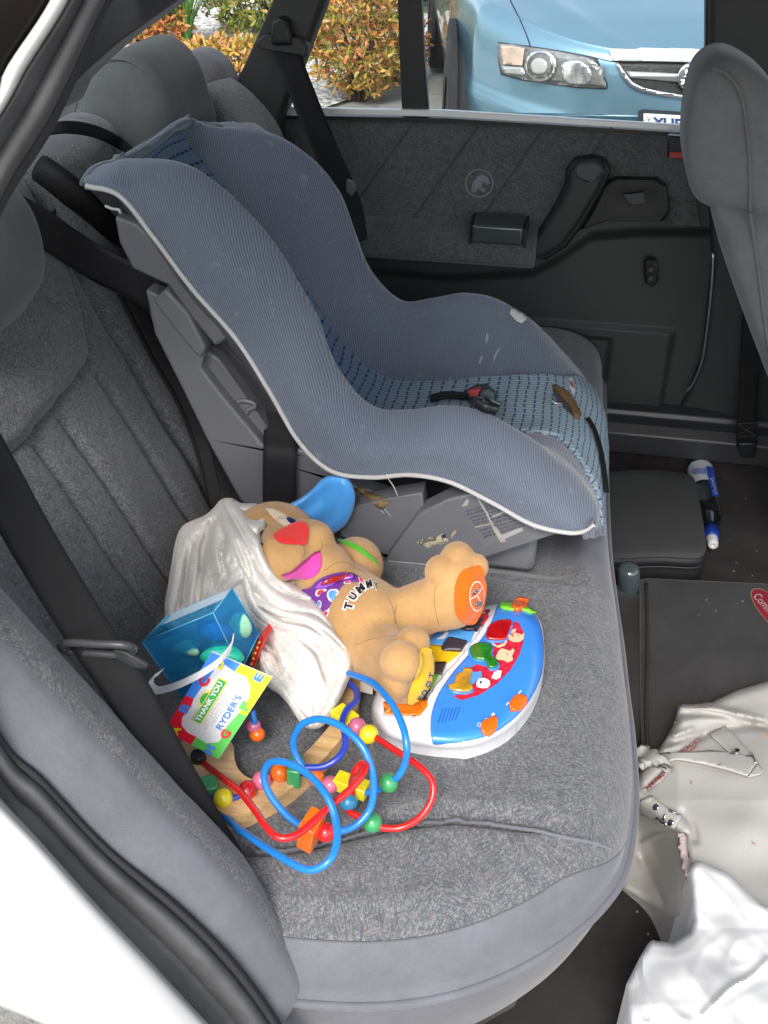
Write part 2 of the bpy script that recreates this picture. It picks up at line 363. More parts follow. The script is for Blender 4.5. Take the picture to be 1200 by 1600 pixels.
def resample_u(P, n):
    P = np.asarray(P, float); m = len(P)
    Q = np.vstack([2*P[0]-P[1], P, 2*P[-1]-P[-2]]); t = np.linspace(0, m-1, n); i = np.minimum(t.astype(int), m-2); f = (t-i)[:, None]
    p0, p1, p2, p3 = Q[i], Q[i+1], Q[i+2], Q[i+3]
    return .5*((2*p1)+(-p0+p2)*f+(2*p0-5*p1+4*p2-p3)*f*f+(-p0+3*p1-3*p2+p3)*f**3)
def strap(name, pts, wdir, width, mat, parent=None, thick=.0014, n=60, **k):
    """webbing: a flat band along pts, wdir = list of width directions at the points"""
    P = resample(pts, n); W = resample(wdir, n) if len(wdir) > 1 else np.repeat([wdir[0]], n, 0).astype(float)
    W = W/np.linalg.norm(W, axis=1)[:, None]
    cols = np.linspace(-.5, .5, 7); G = P[:, None, :]+W[:, None, :]*cols[None, :, None]*width
    return grid(name, G, mat, parent, thick=thick, **k)
def surfnet(f, lo, hi, step):
    lo = np.array(lo, float); hi = np.array(hi, float); n = np.ceil((hi-lo)/step).astype(int)+1
    ax = [lo[i]+step*np.arange(n[i]) for i in range(3)]
    X, Y, Z = np.meshgrid(*ax, indexing='ij'); D = f(np.stack([X, Y, Z], -1)).astype(np.float32)
    ins = D < 0; cell = np.zeros(tuple(n-1), bool); s0 = ins[:-1, :-1, :-1]
    corners = [(a, b, c) for a in (0, 1) for b in (0, 1) for c in (0, 1)]
    sl_ = lambda A, o_: A[o_[0]:n[0]-1+o_[0], o_[1]:n[1]-1+o_[1], o_[2]:n[2]-1+o_[2]]
    for c in corners: cell |= sl_(ins, c) != s0
    ids = -np.ones(cell.shape, int); cc = np.argwhere(cell); ids[cell] = np.arange(len(cc))
    acc = np.zeros((len(cc), 3)); cnt = np.zeros(len(cc))
    for c in corners:
        for axx in range(3):
            if c[axx]: continue
            c2 = list(c); c2[axx] = 1; d0 = sl_(D, c)[cell]; d1 = sl_(D, tuple(c2))[cell]; mk = (d0 < 0) != (d1 < 0)
            t = d0/(d0-d1+1e-12); p = np.repeat([np.array(c, float)], len(cc), 0); p[:, axx] = t
            acc[mk] += p[mk]; cnt[mk] += 1
    V = lo+(cc+acc/np.maximum(cnt, 1)[:, None])*step; Fc = []
    for axx in range(3):
        o1, o2 = (axx+1) % 3, (axx+2) % 3
        A = np.take(ins, range(n[axx]-1), axx); Bq = np.take(ins, range(1, n[axx]), axx); e = np.argwhere(A != Bq)
        e = e[(e[:, o1] > 0) & (e[:, o2] > 0) & (e[:, o1] < n[o1]-1) & (e[:, o2] < n[o2]-1)]
        q = []
        for a, b in ((0, 0), (1, 0), (1, 1), (0, 1)):
            g = e.copy(); g[:, o1] -= a; g[:, o2] -= b; q.append(ids[g[:, 0], g[:, 1], g[:, 2]])
        q = np.stack(q, 1); fl_ = ins[e[:, 0], e[:, 1], e[:, 2]]; q[~fl_] = q[~fl_][:, ::-1]; Fc.append(q)
    return V, np.vstack(Fc)[:, ::-1] if False else np.vstack(Fc)
def smin(a, b, k):
    h = np.clip(.5+.5*(b-a)/k, 0, 1); return b*(1-h)+a*h-k*h*(1-h)
def s_ell(p, c, r, M=None):
    q = p-np.array(c)
    if M is not None: q = q@np.array(M)               # columns of M = local axes
    r = np.array(r, float); k = np.linalg.norm(q/r, axis=-1); return (k-1)*r.min()*np.where(k > 1, 1, 1)
def s_cone(p, a, b, ra, rb):
    a = np.array(a, float); b = np.array(b, float); ab = b-a; t = np.clip(((p-a)@ab)/(ab@ab), 0, 1)
    return np.linalg.norm(p-(a+t[..., None]*ab), axis=-1)-(ra+(rb-ra)*t)
def frame(nrm, upv=(0, 0, 1)):
    nrm = np.array(nrm, float); nrm /= np.linalg.norm(nrm); u = np.cross(upv, nrm); u /= np.linalg.norm(u); return np.stack([u, np.cross(nrm, u), nrm], 1)
def in_poly(pts, poly):
    x, y = pts[..., 0], pts[..., 1]; c = np.zeros(x.shape, bool); P = np.asarray(poly, float); j = len(P)-1
    for i in range(len(P)):
        xi, yi = P[i]; xj, yj = P[j]
        c ^= ((yi > y) != (yj > y)) & (x < (xj-xi)*(y-yi)/(yj-yi+1e-12)+xi); j = i
    return c
def poly2d_mesh(poly, h):
    """fill a 2D outline with small faces (outline kept exact)"""
    bm = bmesh.new(); vs = [bm.verts.new((float(x), float(y), 0)) for x, y in poly]; fc = bm.faces.new(vs)
    mn = np.min(poly, 0); mx = np.max(poly, 0)
    for ax_ in (0, 1):
        k = mn[ax_]+h
        while k < mx[ax_]:
            co = [0, 0, 0]; no = [0, 0, 0]; co[ax_] = k; no[ax_] = 1
            bmesh.ops.bisect_plane(bm, geom=bm.verts[:]+bm.edges[:]+bm.faces[:], plane_co=co, plane_no=no); k += h
    bmesh.ops.triangulate(bm, faces=bm.faces[:])
    bm.verts.index_update(); V = np.array([v.co[:2] for v in bm.verts]); Fc = [[v.index for v in f.verts] for f in bm.faces]; bm.free(); return V, Fc
def drape(name, V2, Fc, tree, mat, parent, off=.0008, thick=0.0, fallback=None, **k):
    """lay a flat shape, measured on the photograph, onto the real surface it sits on"""
    P = []; Nn = []; last = None
    for x, y in V2:
        r = ray(x, y); r = r/np.linalg.norm(r); h, nn, i, dd = tree.ray_cast(Vector(CAM), Vector(r))
        P.append(None if h is None else np.array(h)); Nn.append(None if h is None else np.array(nn)*(-1 if np.dot(nn, r) > 0 else 1))
    good = [i for i, p in enumerate(P) if p is not None]
    if not good: return None
    for i, p in enumerate(P):
        if p is None:
            j = min(good, key=lambda q: (V2[q][0]-V2[i][0])**2+(V2[q][1]-V2[i][1])**2); dist = np.linalg.norm(P[j]-CAM); r = ray(*V2[i]); P[i] = CAM+r/np.linalg.norm(r)*dist; Nn[i] = Nn[j]
    P = np.array(P)+np.array(Nn)*off
    if thick:
        n = len(P); Q = P+np.array(Nn)*thick; ed = {}
        for f in Fc:
            for a, b in zip(f, f[1:]+f[:1]): ed[(a, b)] = 1
        side = [(b, a, a+n, b+n) for a, b in ed if (b, a) not in ed]
        P = np.vstack([P, Q]); Fc = [tuple(reversed(f)) for f in Fc]+[tuple(i+n for i in f) for f in Fc]+side
    o = obj(name, P, Fc, mat, parent, True, **k)
    bm = bmesh.new(); bm.from_mesh(o.data); bmesh.ops.recalc_face_normals(bm, faces=bm.faces); bm.to_mesh(o.data); bm.free()
    return o
def patch(name, poly, tree, mat, parent, h=4, off=.0008, thick=0, smoothpoly=0, **k):
    if smoothpoly: poly = resample(poly, smoothpoly, closed=True)
    V, Fc = poly2d_mesh(poly, h); return drape(name, V, Fc, tree, mat, parent, off, thick, **k)
_tc = {}
def text2d(s, size=1.0, bold=.0, spacing=1.0, shear=0):
    cu = bpy.data.curves.new('lettering', 'FONT'); cu.body = s; cu.size = size; cu.offset = bold; cu.space_character = spacing; cu.shear = shear
    cu.resolution_u = 3; cu.align_x = 'CENTER'; cu.align_y = 'CENTER'
    o = bpy.data.objects.new('lettering', cu); sc.collection.objects.link(o); dg = bpy.context.evaluated_depsgraph_get()
    me = o.evaluated_get(dg).to_mesh(); V = np.array([v.co[:2] for v in me.vertices]); Fc = [list(p.vertices) for p in me.polygons]
    bpy.data.objects.remove(o); bpy.data.curves.remove(cu); return V, Fc
def text_on(name, s, centre, right, upv, tree, mat, parent, off=.0012, bold=0, arc=0, fit=None, **k):
    """right = picture vector spanned by the whole string, upv = picture vector of a capital's height"""
    V, Fc = text2d(s, 1.0, bold, **k); w_ = V[:, 0].max()-V[:, 0].min(); V[:, 0] -= (V[:, 0].max()+V[:, 0].min())/2; V[:, 1] -= (V[:, 1].max()+V[:, 1].min())/2
    hh = V[:, 1].max()-V[:, 1].min(); a = V[:, 0]/w_; b = V[:, 1]/hh+arc*(a*a*4-0)
    Q = np.array(centre)+a[:, None]*np.array(right)+b[:, None]*np.array(upv)
    return drape(name, Q, Fc, tree, mat, parent, off)
def text_plane(name, s, origin, u, v, mat, parent, bold=0, depth=.0006, **k):
    """u = metres vector spanned by the string, v = capital height vector; laid flat and slightly raised"""
    V, Fc = text2d(s, 1.0, bold, **k); V[:, 0] -= (V[:, 0].max()+V[:, 0].min())/2; V[:, 1] -= (V[:, 1].max()+V[:, 1].min())/2
    a = V[:, 0]/(V[:, 0].max()-V[:, 0].min()); b = V[:, 1]/(V[:, 1].max()-V[:, 1].min())
    u = np.array(u, float); v = np.array(v, float); nn = np.cross(u, v); nn /= np.linalg.norm(nn)
    return obj(name, np.array(origin)+a[:, None]*u+b[:, None]*v+nn*depth, Fc, mat, parent, False)
def bump1(x, c, w_): return np.exp(-((x-c)/w_)**2)
def seg_dist(P, poly):
    """distance of 2D points to a polyline"""
    best = np.full(P.shape[:-1], 1e9); poly = np.asarray(poly, float)
    for a, b in zip(poly[:-1], poly[1:]):
        ab = b-a; t = np.clip(((P-a)@ab)/(ab@ab+1e-12), 0, 1); best = np.minimum(best, np.linalg.norm(P-(a+t[..., None]*ab), axis=-1))
    return best
def vnoise(P, scale, seed=0):
    """smooth value noise for modelling dents and creases, 2D or 3D points"""
    from mathutils import noise as mn
    Q = P.reshape(-1, P.shape[-1])*scale
    out = np.array([mn.noise(Vector((q[0]+seed*7.3, q[1]-seed*3.1, (q[2] if len(q) > 2 else 0)+seed))) for q in Q]); return out.reshape(P.shape[:-1])
# ================================================================ materials
M = {}
M['fab_xy'] = seat_fabric('seat fabric flat', 'xy')
M['fab_yz'] = seat_fabric('seat fabric upright', 'yz')
M['fab_xz'] = seat_fabric('door fabric', 'xz', light=(.15, .158, .154), mid=(.082, .090, .088), dark=(.018, .024, .026), amt=1)
M['velour'] = velour('plain grey velour', (.158, .160, .180))
M['velour_dark'] = velour('dark grey velour', (.125, .132, .138))
M['plastic_dark'] = plain('dark grey cabin plastic', (.026, .029, .029), .55, bumpd=.0006, bscale=900)
M['plastic_blk'] = plain('black plastic', (.011, .012, .013), .42, bumpd=.0004, bscale=800)
M['plastic_green'] = plain('grey green cabin plastic', (.045, .055, .055), .45, bumpd=.0004, bscale=900)
M['rubber'] = plain('grey rubber seal', (.085, .085, .088), .62, var=.25, vscale=30, bumpd=.0005, bscale=500)
M['rubber_rib'] = plain('black ribbed edging', (.022, .022, .024), .8)
M['white_paint'] = plain('white car paint', (.72, .705, .675), .25, var=.02, coat=.5)
M['chrome'] = plain('bright metal', (.8, .8, .82), .15, metal=1, var=.05)
M['chrome_soft'] = plain('brushed metal', (.62, .63, .66), .32, metal=1)
M['carpet'] = velour('charcoal carpet', (.034, .031, .030), .4)
M['mat'] = velour('grey carpet mat', (.040, .039, .039), .25)
M['headliner'] = velour('dark headlining', (.042, .045, .047))
M['web'] = webbing('black belt webbing', (.012, .012, .013)); M['web_grey'] = webbing('grey belt webbing', (.020, .020, .022))
M['glass'] = glass_mat('window glass', (.90, .95, .94), .04, .05)

# ================================================================ ground, driveway, bed (setting)
def ground_mat():
    m, n, b = newmat('driveway concrete'); o = ocoord(n)
    f = noise(n, o, .9, 6, .65); g = noise(n, o, 14, 5, .7); h = noise(n, o, 160, 3)
    vo = N_(n, 'ShaderNodeTexVoronoi', feature='DISTANCE_TO_EDGE'); vo.inputs['Scale'].default_value = 2.2; vo.inputs['Randomness'].default_value = 1
    wn = N_(n, 'ShaderNodeTexNoise'); wn.inputs['Scale'].default_value = 2.5; n.links.new(o, wn.inputs['Vector'])
    wm = N_(n, 'ShaderNodeVectorMath', operation='MULTIPLY_ADD'); n.links.new(wn.outputs['Color'], wm.inputs[0]); wm.inputs[1].default_value = (.5, .5, .5); n.links.new(o, wm.inputs[2]); n.links.new(wm.outputs[0], vo.inputs['Vector'])
    c = ramp(n, f, [(.3, (.20, .195, .18)), (.7, (.30, .295, .275))])
    c = mix(n, .5, c, ramp(n, g, [(.3, (.55, .54, .52)), (.6, (1, 1, 1))]), 'MULTIPLY')
    c = mix(n, .35, c, ramp(n, h, [(.35, (.6, .6, .6)), (.6, (1, 1, 1))]), 'MULTIPLY')
    c = mix(n, ramp(n, vo.outputs['Distance'], [(0, (.7, .7, .7)), (.03, (0, 0, 0))]), c, (.10, .10, .09))
    n.links.new(c, b.inputs['Base Color']); b.inputs['Roughness'].default_value = .9; bump(n, b, g, .6, .02); return m
def grass_ground_mat():
    m, n, b = newmat('lawn soil'); o = ocoord(n)
    f = noise(n, o, 6, 8, .7); n.links.new(ramp(n, f, [(.3, (.04, .05, .02)), (.7, (.11, .13, .05))]), b.inputs['Base Color']); b.inputs['Roughness'].default_value = .95; bump(n, b, f, .8, .05); return m
def pebble_mat():
    m, n, b = newmat('pale pebbles'); o = ocoord(n)
    vo = N_(n, 'ShaderNodeTexVoronoi'); vo.inputs['Scale'].default_value = 26; n.links.new(o, vo.inputs['Vector'])
    s = N_(n, 'ShaderNodeSeparateColor'); n.links.new(vo.outputs['Color'], s.inputs[0])
    c = ramp(n, s.outputs[0], [(0, (.30, .28, .25)), (.5, (.55, .53, .50)), (1, (.75, .73, .70))])
    n.links.new(c, b.inputs['Base Color']); b.inputs['Roughness'].default_value = .8
    bump(n, b, ramp(n, vo.outputs['Distance'], [(0, (1, 1, 1)), (.6, (0, 0, 0))]), 1, .03); return m
g = MB(); g.add([(-60, -60, -.02), (60, -60, -.02), (60, 60, -.02), (-60, 60, -.02)], [(0, 1, 2, 3)])
g.build('ground', grass_ground_mat(), kind='structure')
g = MB(); g.add([(-3.1, -6, -.012), (8, -6, -.012), (8, 9.2, -.012), (-1.2, 9.2, -.012), (-1.35, 5.9, -.012), (-1.75, 4.9, -.012), (-3.1, 3.2, -.012)], [(0, 1, 2, 3, 4, 5, 6)])
g.build('driveway', ground_mat(), kind='structure')
g = MB(); g.add([(-3.05, 3.25, -.008), (-1.78, 4.95, -.008), (-1.38, 5.95, -.008), (-1.25, 9.2, -.008), (-12, 16, -.008), (-12, 2, -.008)], [(0, 1, 2, 3, 4, 5)])
g.build('garden_bed', pebble_mat(), kind='structure')

# ================================================================ shell of the car the photo is taken in
def P2(pts, **k): return [at(*p, **k) for p in pts]
def slab(name, pts, y, depth, mat, parent, bev=.004, seg=2, **k):
    m = MB(); m.prism(P2(pts, y=y), (0, depth, 0)); o = m.build(name, mat, parent, sharp=30, **k)
    if bev: bevel(o, bev, seg)
    return o
car = thing('car', 'white car seen through its open near rear door, with black rubber seals and far door', 'car', (0, 0, 0))
# white rear quarter beside the door opening, gently crowned
outer = [(-190, 900), (-130, 1080), (-70, 1165), (0, 1250), (65, 1320), (150, 1415), (235, 1505), (290, 1565), (350, 1630), (420, 1720)]
lip = [(-500, 1330), (-420, 1400), (-300, 1450), (-150, 1508), (0, 1570), (75, 1602), (150, 1650), (210, 1700), (260, 1750), (300, 1800)]
rows = []
for f, yy in ((0, -.028), (.02, -.046), (.10, -.06), (.45, -.085), (.8, -.095), (.97, -.10), (1.0, -.09)):
    rows.append([at(a[0]*(1-f)+b_[0]*f, a[1]*(1-f)+b_[1]*f, y=yy) for a, b_ in zip(outer, lip)])
grid('quarter_panel', sheet_ctrl(rows, 40, 60), M['white_paint'], car, thick=-.0015)
# rubber seal and ribbed edging of the opening, from the pillar down to the sill
inn = [(330, -330), (250, -140), (168, 0), (82, 190), (0, 325), (-70, 500), (-120, 700), (-100, 950), (0, 1150), (65, 1215), (165, 1320), (280, 1415), (360, 1495), (425, 1582), (470, 1660)]
out_ = [(240, -330), (170, -140), (108, 0), (40, 110), (0, 182), (-150, 420), (-230, 700), (-190, 900), (0, 1250), (65, 1320), (150, 1415), (235, 1505), (290, 1565), (350, 1630), (390, 1700)]
def band(f0, f1, prof, name, mat, n=220):
    rows = []
    for f, yy in prof:
        g_ = f0+(f1-f0)*f; rows.append(resample([at(a[0]*(1-g_)+b_[0]*g_, a[1]*(1-g_)+b_[1]*g_, y=yy) for a, b_ in zip(inn, out_)], n))
    return grid(name, np.array([resample_u(np.array(rows)[:, j], 24) for j in range(n)]).transpose(1, 0, 2), mat, car, thick=-.002)
band(0, .16, [(0, .004), (.2, -.004), (.5, -.008), (.8, -.004), (1, .0)], 'ribbed_edging', M['rubber_rib'])
band(.15, .62, [(0, .0), (.10, -.010), (.35, -.019), (.6, -.020), (.85, -.015), (1, -.013)], 'door_seal', M['rubber'])
band(.61, 1.01, [(0, -.012), (.1, -.016), (.5, -.021), (.8, -.025), (1, -.028)], 'door_flange', M['rubber'])
# painted pillar outside the seal, and the dark rear side window beside it
wout = [(205, -330), (138, -140), (78, 0), (8, 108), (-24, 182), (-200, 420), (-300, 700), (-290, 900), (-190, 1010)]
wo2 = out_[:8]+[(-150, 990)]
rows = [resample([at(a_[0]*(1-f)+b_[0]*f, a_[1]*(1-f)+b_[1]*f, y=yy) for a_, b_ in zip(wo2, wout)], 90) for f, yy in ((0, -.028), (.25, -.034), (.75, -.036), (1, -.032))]
grid('pillar_paint', np.array([resample_u(np.array(rows)[:, j], 10) for j in range(90)]).transpose(1, 0, 2), M['white_paint'], car, thick=.003)
dk_o = [(-160, -330), (-260, -140), (-330, 0), (-400, 108), (-450, 182), (-560, 420), (-640, 700), (-620, 900), (-500, 1010)]
rows = [resample([at(a_[0]*(1-f)+b_[0]*f, a_[1]*(1-f)+b_[1]*f, y=yy) for a_, b_ in zip(wout, dk_o)], 90) for f, yy in ((0, -.031), (.3, -.034), (1, -.02))]
grid('side_window', np.array([resample_u(np.array(rows)[:, j], 10) for j in range(90)]).transpose(1, 0, 2), plain('dark tinted side glass', (.005, .003, .002), .35, var=.7, vscale=9, spec=.25), car, thick=.004)
# inner trim of the near rear pillar and roof
slab('pillar_lining', [(168, -8), (600, -420), (900, -600), (300, -600), (168, -30)], .03, .05, M['headliner'], car)
m_ = MB(); m_.prism(P2([(164, -8), (290, -8), (186, 66), (138, 108), (106, 140), (92, 172), (86, 176)], y=.06), (0, .03, 0)); bevel(m_.build('pillar_lining', M['headliner'], car), .012, 3)
m_ = MB(); m_.box((-.62, .03, 1.385), (1.3, 1.43, 1.40)); m_.build('roof_lining', M['headliner'], car)
m_ = MB(); m_.box((-.64, -.03, 1.402), (1.32, 1.49, 1.425)); bevel(m_.build('roof', M['white_paint'], car), .01, 3)
m_ = MB(); m_.hexa([(-1.15, .1, .90), (-.66, .1, .93), (-.66, 1.40, .93), (-1.15, 1.40, .90), (-1.15, .1, .915), (-.66, .1, .945), (-.66, 1.40, .945), (-1.15, 1.40, .915)]); m_.build('parcel_shelf', M['headliner'], car)
m_ = MB(); m_.add([(-.62, .15, 1.38), (-.62, 1.34, 1.38), (-1.16, 1.34, .93), (-1.16, .15, .93)], [(0, 1, 2, 3)]); m_.build('rear_glass', M['glass'], car)
# far side: rear pillar, roof rail, sill, centre pillar
slab('rear_pillar', [(364, 138), (430, -10), (560, -420), (700, -420), (512, -10), (446, 168), (437, 186), (434, 230), (400, 300), (330, 300)], 1.375, .06, M['plastic_dark'], car, bev=.012, seg=3)
slab('roof_rail', [(302, -10), (196, 62), (110, 122), (-60, 240), (-400, 480), (-500, 300), (-400, -420), (560, -420), (436, -12)], 1.395, .05, M['headliner'], car, bev=.008)
slab('rear_side_panel', [(-60, 250), (110, 150), (300, 300), (440, 300), (440, 620), (-100, 620)], 1.42, .05, M['headliner'], car, bev=0)
m_ = MB()
m_.prism([(x, y, z) for x, y, z in [(-.2, 1.345, .30), (-.2, 1.345, .345), (-.2, 1.36, .362), (-.2, 1.385, .366), (-.2, 1.39, .378), (-.2, 1.43, .382), (-.2, 1.47, .30)]], (1.5, 0, 0)); bevel(m_.build('sill_trim', plain('sill plastic', (.040, .041, .043), .38), car), .003)
slab('centre_pillar', [(1112, -420), (1108, 60), (1100, 206), (1114, 411), (1098, 562), (1075, 618), (1062, 640), (1210, 668), (1240, 520), (1230, 200), (1240, -420)], 1.405, .05, M['plastic_dark'], car, bev=.01, seg=3)
m_ = MB(); m_.tube(resample(P2([(1114, 395), (1112, 440), (1106, 500), (1097, 562), (1082, 600), (1070, 614)], y=1.398), 30), .0024); m_.build('pillar_edge', M['chrome_soft'], car, smooth=True, sharp=0)
slab('front_door_lining', [(1240, 200), (1800, 240), (1900, 760), (1220, 668)], 1.425, .05, M['plastic_dark'], car)
m_ = MB(); m_.box((-.2, -.045, .25), (1.3, .03, .335)); bevel(m_.build('near_sill', M['plastic_blk'], car), .01, 3)

# floor carpet with its raised middle
xs = np.linspace(-.15, 1.4, 90); ys = np.linspace(-.03, 1.40, 160); X, Y = np.meshgrid(xs, ys, indexing='ij')
def floor_z(x, y):
    t = np.exp(-(np.abs(y-.72)/.22)**6)*.085; k = np.clip((y-1.25)/.12, 0, 1)
    return .235+t+.055*k*k+.02*np.clip((.2-x)/.2, 0, 1)
Z = floor_z(X, Y)+vnoise(np.stack([X, Y], -1), 14)*.003
grid('floor', np.stack([X, Y, Z], -1), M['carpet'], kind='structure')

# ================================================================ back seat
seat = thing('rear_seat', 'grey velour back seat bench with brush stroke patterned centre and stitched flutes', 'car seat', (-.2, .75, .22))
# backrest
ys = np.concatenate([np.linspace(0, .36, 90), np.linspace(.365, 1.40, 190)]); ss = np.concatenate([np.linspace(-.27, .50, 200), np.linspace(.505, .66, 40)])
Sg, Yg = np.meshgrid(ss, ys, indexing='ij')
prof = np.interp(Yg, [0, .006, .015, .03, .05, .075, .10, .125, .15, .19, .23, .28], [.80, .90, .955, .99, .98, .92, .81, .66, .49, .26, .10, 0])
Db = .247-.13*Sg; Db = np.where(Sg < -.05, .2535+.10*(Sg+.05), Db); Db *= np.where(Sg < -.16, np.sqrt(np.clip(1-((-.16-Sg)/.115)**2, 0, 1)), 1); Db *= np.interp(Sg, [.3, .6], [1, .55])
H = Db*prof
main = np.clip((Yg-.26)/.1, 0, 1)
soft = .012*np.cos((Yg-.50)/.36*math.pi)*np.where((Yg < .69), 1, 0)*main
H = H+soft
for yy in (.428, .49, .604): H -= .0115*bump1(Yg+.02*np.clip(Sg-.25, 0, 1), yy, .009)*np.clip((.285-Sg)/.01, 0, 1)*np.clip((Sg+.03)/.05, 0, 1)
for yy in (.92, .98, 1.04): H -= .006*bump1(Yg, yy, .007)
shoulder = [(.33, .30), (.40, .289), (.48, .294), (.56, .298), (.605, .303), (.645, .35), (.665, .40), (.68, .448), (.695, .50)]
H -= .011*np.exp(-(seg_dist(np.stack([Yg, Sg], -1), shoulder)/.008)**2)
inside = in_poly(np.stack([Yg, Sg], -1), [(.33, .30), (.40, .289), (.48, .294), (.605, .303), (.645, .35), (.68, .448), (.70, .7), (.28, .7), (.28, .3)])
H += .012*inside
H -= .028*bump1(Yg, .69+.05*np.clip(Sg, 0, 1), .014)
H += .025*np.clip(1-np.abs(Yg-.83)/.14, 0, 1)**.5*np.clip((Sg-.30)/.2, 0, 1)
H -= .022*bump1(Yg, .99, .013)
H += .05*np.clip((Yg-1.2)/.15, 0, 1)
over = np.clip((Sg-.50)/.16, 0, 1)
back = Sg.copy(); ang = over*math.pi*.62
top = .545
Sg2 = np.where(Sg > .50, .50+.05*np.sin(ang), Sg); Hn = H-np.where(Sg > .50, .055*(1-np.cos(ang)), 0)
H2 = Hn+vnoise(np.stack([Yg, Sg], -1), 9, 3)*.004+vnoise(np.stack([Yg, Sg], -1), 30, 5)*.0012
PB = B0+Sg2[..., None]*BS+H2[..., None]*BN; PB[..., 1] = Yg
jb = int(np.argmin(np.abs(ys-.036))); m_ = MB(); m_.tube(PB[8:200:2, jb]+np.array([0, -.0006, 0]), .0012, 6); m_.build('seam', M['velour_dark'], seat, smooth=True, sharp=0)
def bm_f(I, J, cen):
    y = ys[J]; s = ss[I]; edge = np.where(s < -.12, .036+(-.12-s)*.0, .036)
    return np.where((y < edge) | (s > .53), 1, 0)
grid('backrest', PB, None, seat, thick=.006, flip=False, mats=[M['fab_yz'], M['velour']], midf=bm_f)
# cushion: outline from the back corner round the near end and along the front
ol = resample([(-.215, .030), (-.16, .034), (-.10, .044), (-.04, .065), (.015, .098), (.065, .142), (.100, .185), (.123, .235), (.134, .32), (.132, .42), (.126, .50), (.120, .59), (.112, .68), (.104, .79), (.100, .9), (.096, 1.1), (.09, 1.38)], 420)
L = np.linspace(0, 1, 420); inner = resample([(-.50, .12), (-.50, .16), (-.50, .20), (-.50, .26), (-.50, .34), (-.50, .5), (-.5, .75), (-.5, 1.1), (-.5, 1.38)], 420)
tang = np.gradient(ol, axis=0); tang /= np.linalg.norm(tang, axis=1)[:, None]; nin = np.stack([-tang[:, 1], tang[:, 0]], 1)
rim = [(.26, .050), (.30, .030), (.36, .012), (.405, .004), (.426, .001), (.434, -.003), (.438, -.006), (.443, -.006), (.448, -.003), (.452, .0), (.475, .002), (.50, .010), (.517, .022), (.528, .036)]
nrim = 44; rz = resample(rim, nrim)
rows = []
for z_, o_ in rz: q = ol+nin*o_; rows.append(np.c_[q, np.full(420, z_)])
nin2 = 150; st = ol+nin*.036
tt = np.linspace(0, 1, nin2+1)[1:]**1.25
for t in tt:
    q = st*(1-t)+inner*t; rows.append(np.c_[q, np.full(420, .528)])
PC = np.array(rows); XY = PC[..., :2]
tk = np.zeros(PC.shape[:2]); tk[nrim:] = tt[:, None]; isin = np.clip(tk*np.linalg.norm(inner-st, axis=1)[None, :]/.045, 0, 1); isin = isin*isin*(3-2*isin)
ln_ = np.linalg.norm(inner-st, axis=1)[None, :]; top = .021*(1-np.exp(-tk*ln_/.030))
crease = [(-.30, .10), (-.206, .122), (-.11, .166), (-.052, .186), (.036, .196), (.083, .196), (.108, .19)]
dc = seg_dist(XY, crease); ncut = XY[..., 1] < np.interp(XY[..., 0], [c[0] for c in crease], [c[1] for c in crease])
relief = -.019*np.exp(-(dc/.0085)**2)*isin - np.where(ncut, .012*(1-np.exp(-dc/.05)), 0)*isin + np.where(~ncut, .004*np.exp(-(dc/.03)**2), 0)*isin
relief -= .030*np.clip((XY[..., 1]-.575)/.05, 0, 1)*np.clip((1.10-XY[..., 1])/.05, 0, 1)*np.clip((.085-XY[..., 0])/.06, 0, 1)*isin
relief -= .002*np.exp(-(np.abs(XY[..., 0]+.05)/.006)**2)*np.clip((.56-XY[..., 1])/.02, 0, 1)*(~ncut)*isin
c2 = [(-.42, .64), (-.2, .60), (-.02, .575), (.05, .59), (.108, .61)]
relief -= .009*np.exp(-(seg_dist(XY, c2)/.009)**2)*isin
relief -= .008*np.exp(-((XY[..., 1]-1.02)/.010)**2)*isin
relief -= .03*np.clip((-.36-XY[..., 0])/.14, 0, 1)
PC[..., 2] += top+relief*1.0+(vnoise(XY, 8, 1)*.004+vnoise(XY, 26, 2)*.0012)*isin
seamz = np.linspace(0, 1, nrim)
seam_k = int(np.argmin(np.abs(rz[:, 0]-.512)))
ridx = int(np.argmin(np.abs(rz[:, 0]-.512)))
def cm_f(I, J, cen):
    x, y = cen[..., 0], cen[..., 1]
    far = (y > .60) & (x > np.interp(y, [.60, .66, .75, .9], [.10, .03, .02, .03]))
    nearrim = I < ridx; front = (y > .215) & (cen[..., 2] < .452) & (y <= .60); nearrim = (y <= .27) & (cen[..., 2] < np.interp(y, [.10, .15, .21, .27], [.512, .512, .490, .450])) & (I < nrim)
    return np.where(nearrim | front | far | ((y > .6) & (I < nrim)), 1, 0)
grid('cushion', PC, None, seat, thick=.004, flip=True, mats=[M['fab_xy'], M['velour']], midf=cm_f)
cw_ = resample([(-.235, .112), (-.206, .119), (-.11, .162), (-.052, .182), (.036, .190), (.083, .189), (.104, .183)], 90); iy = nrim+4
def cush_z(x, y): d2 = (XY[iy:, :, 0]-x)**2+(XY[iy:, :, 1]-y)**2; k_ = np.unravel_index(np.argmin(d2), d2.shape); return PC[iy:][k_][2]
m_ = MB(); m_.tube([(x, y, cush_z(x, y-.006)+.0) for x, y in cw_], .0019, 8); m_.build('welt', M['velour'], seat, smooth=True, sharp=0)
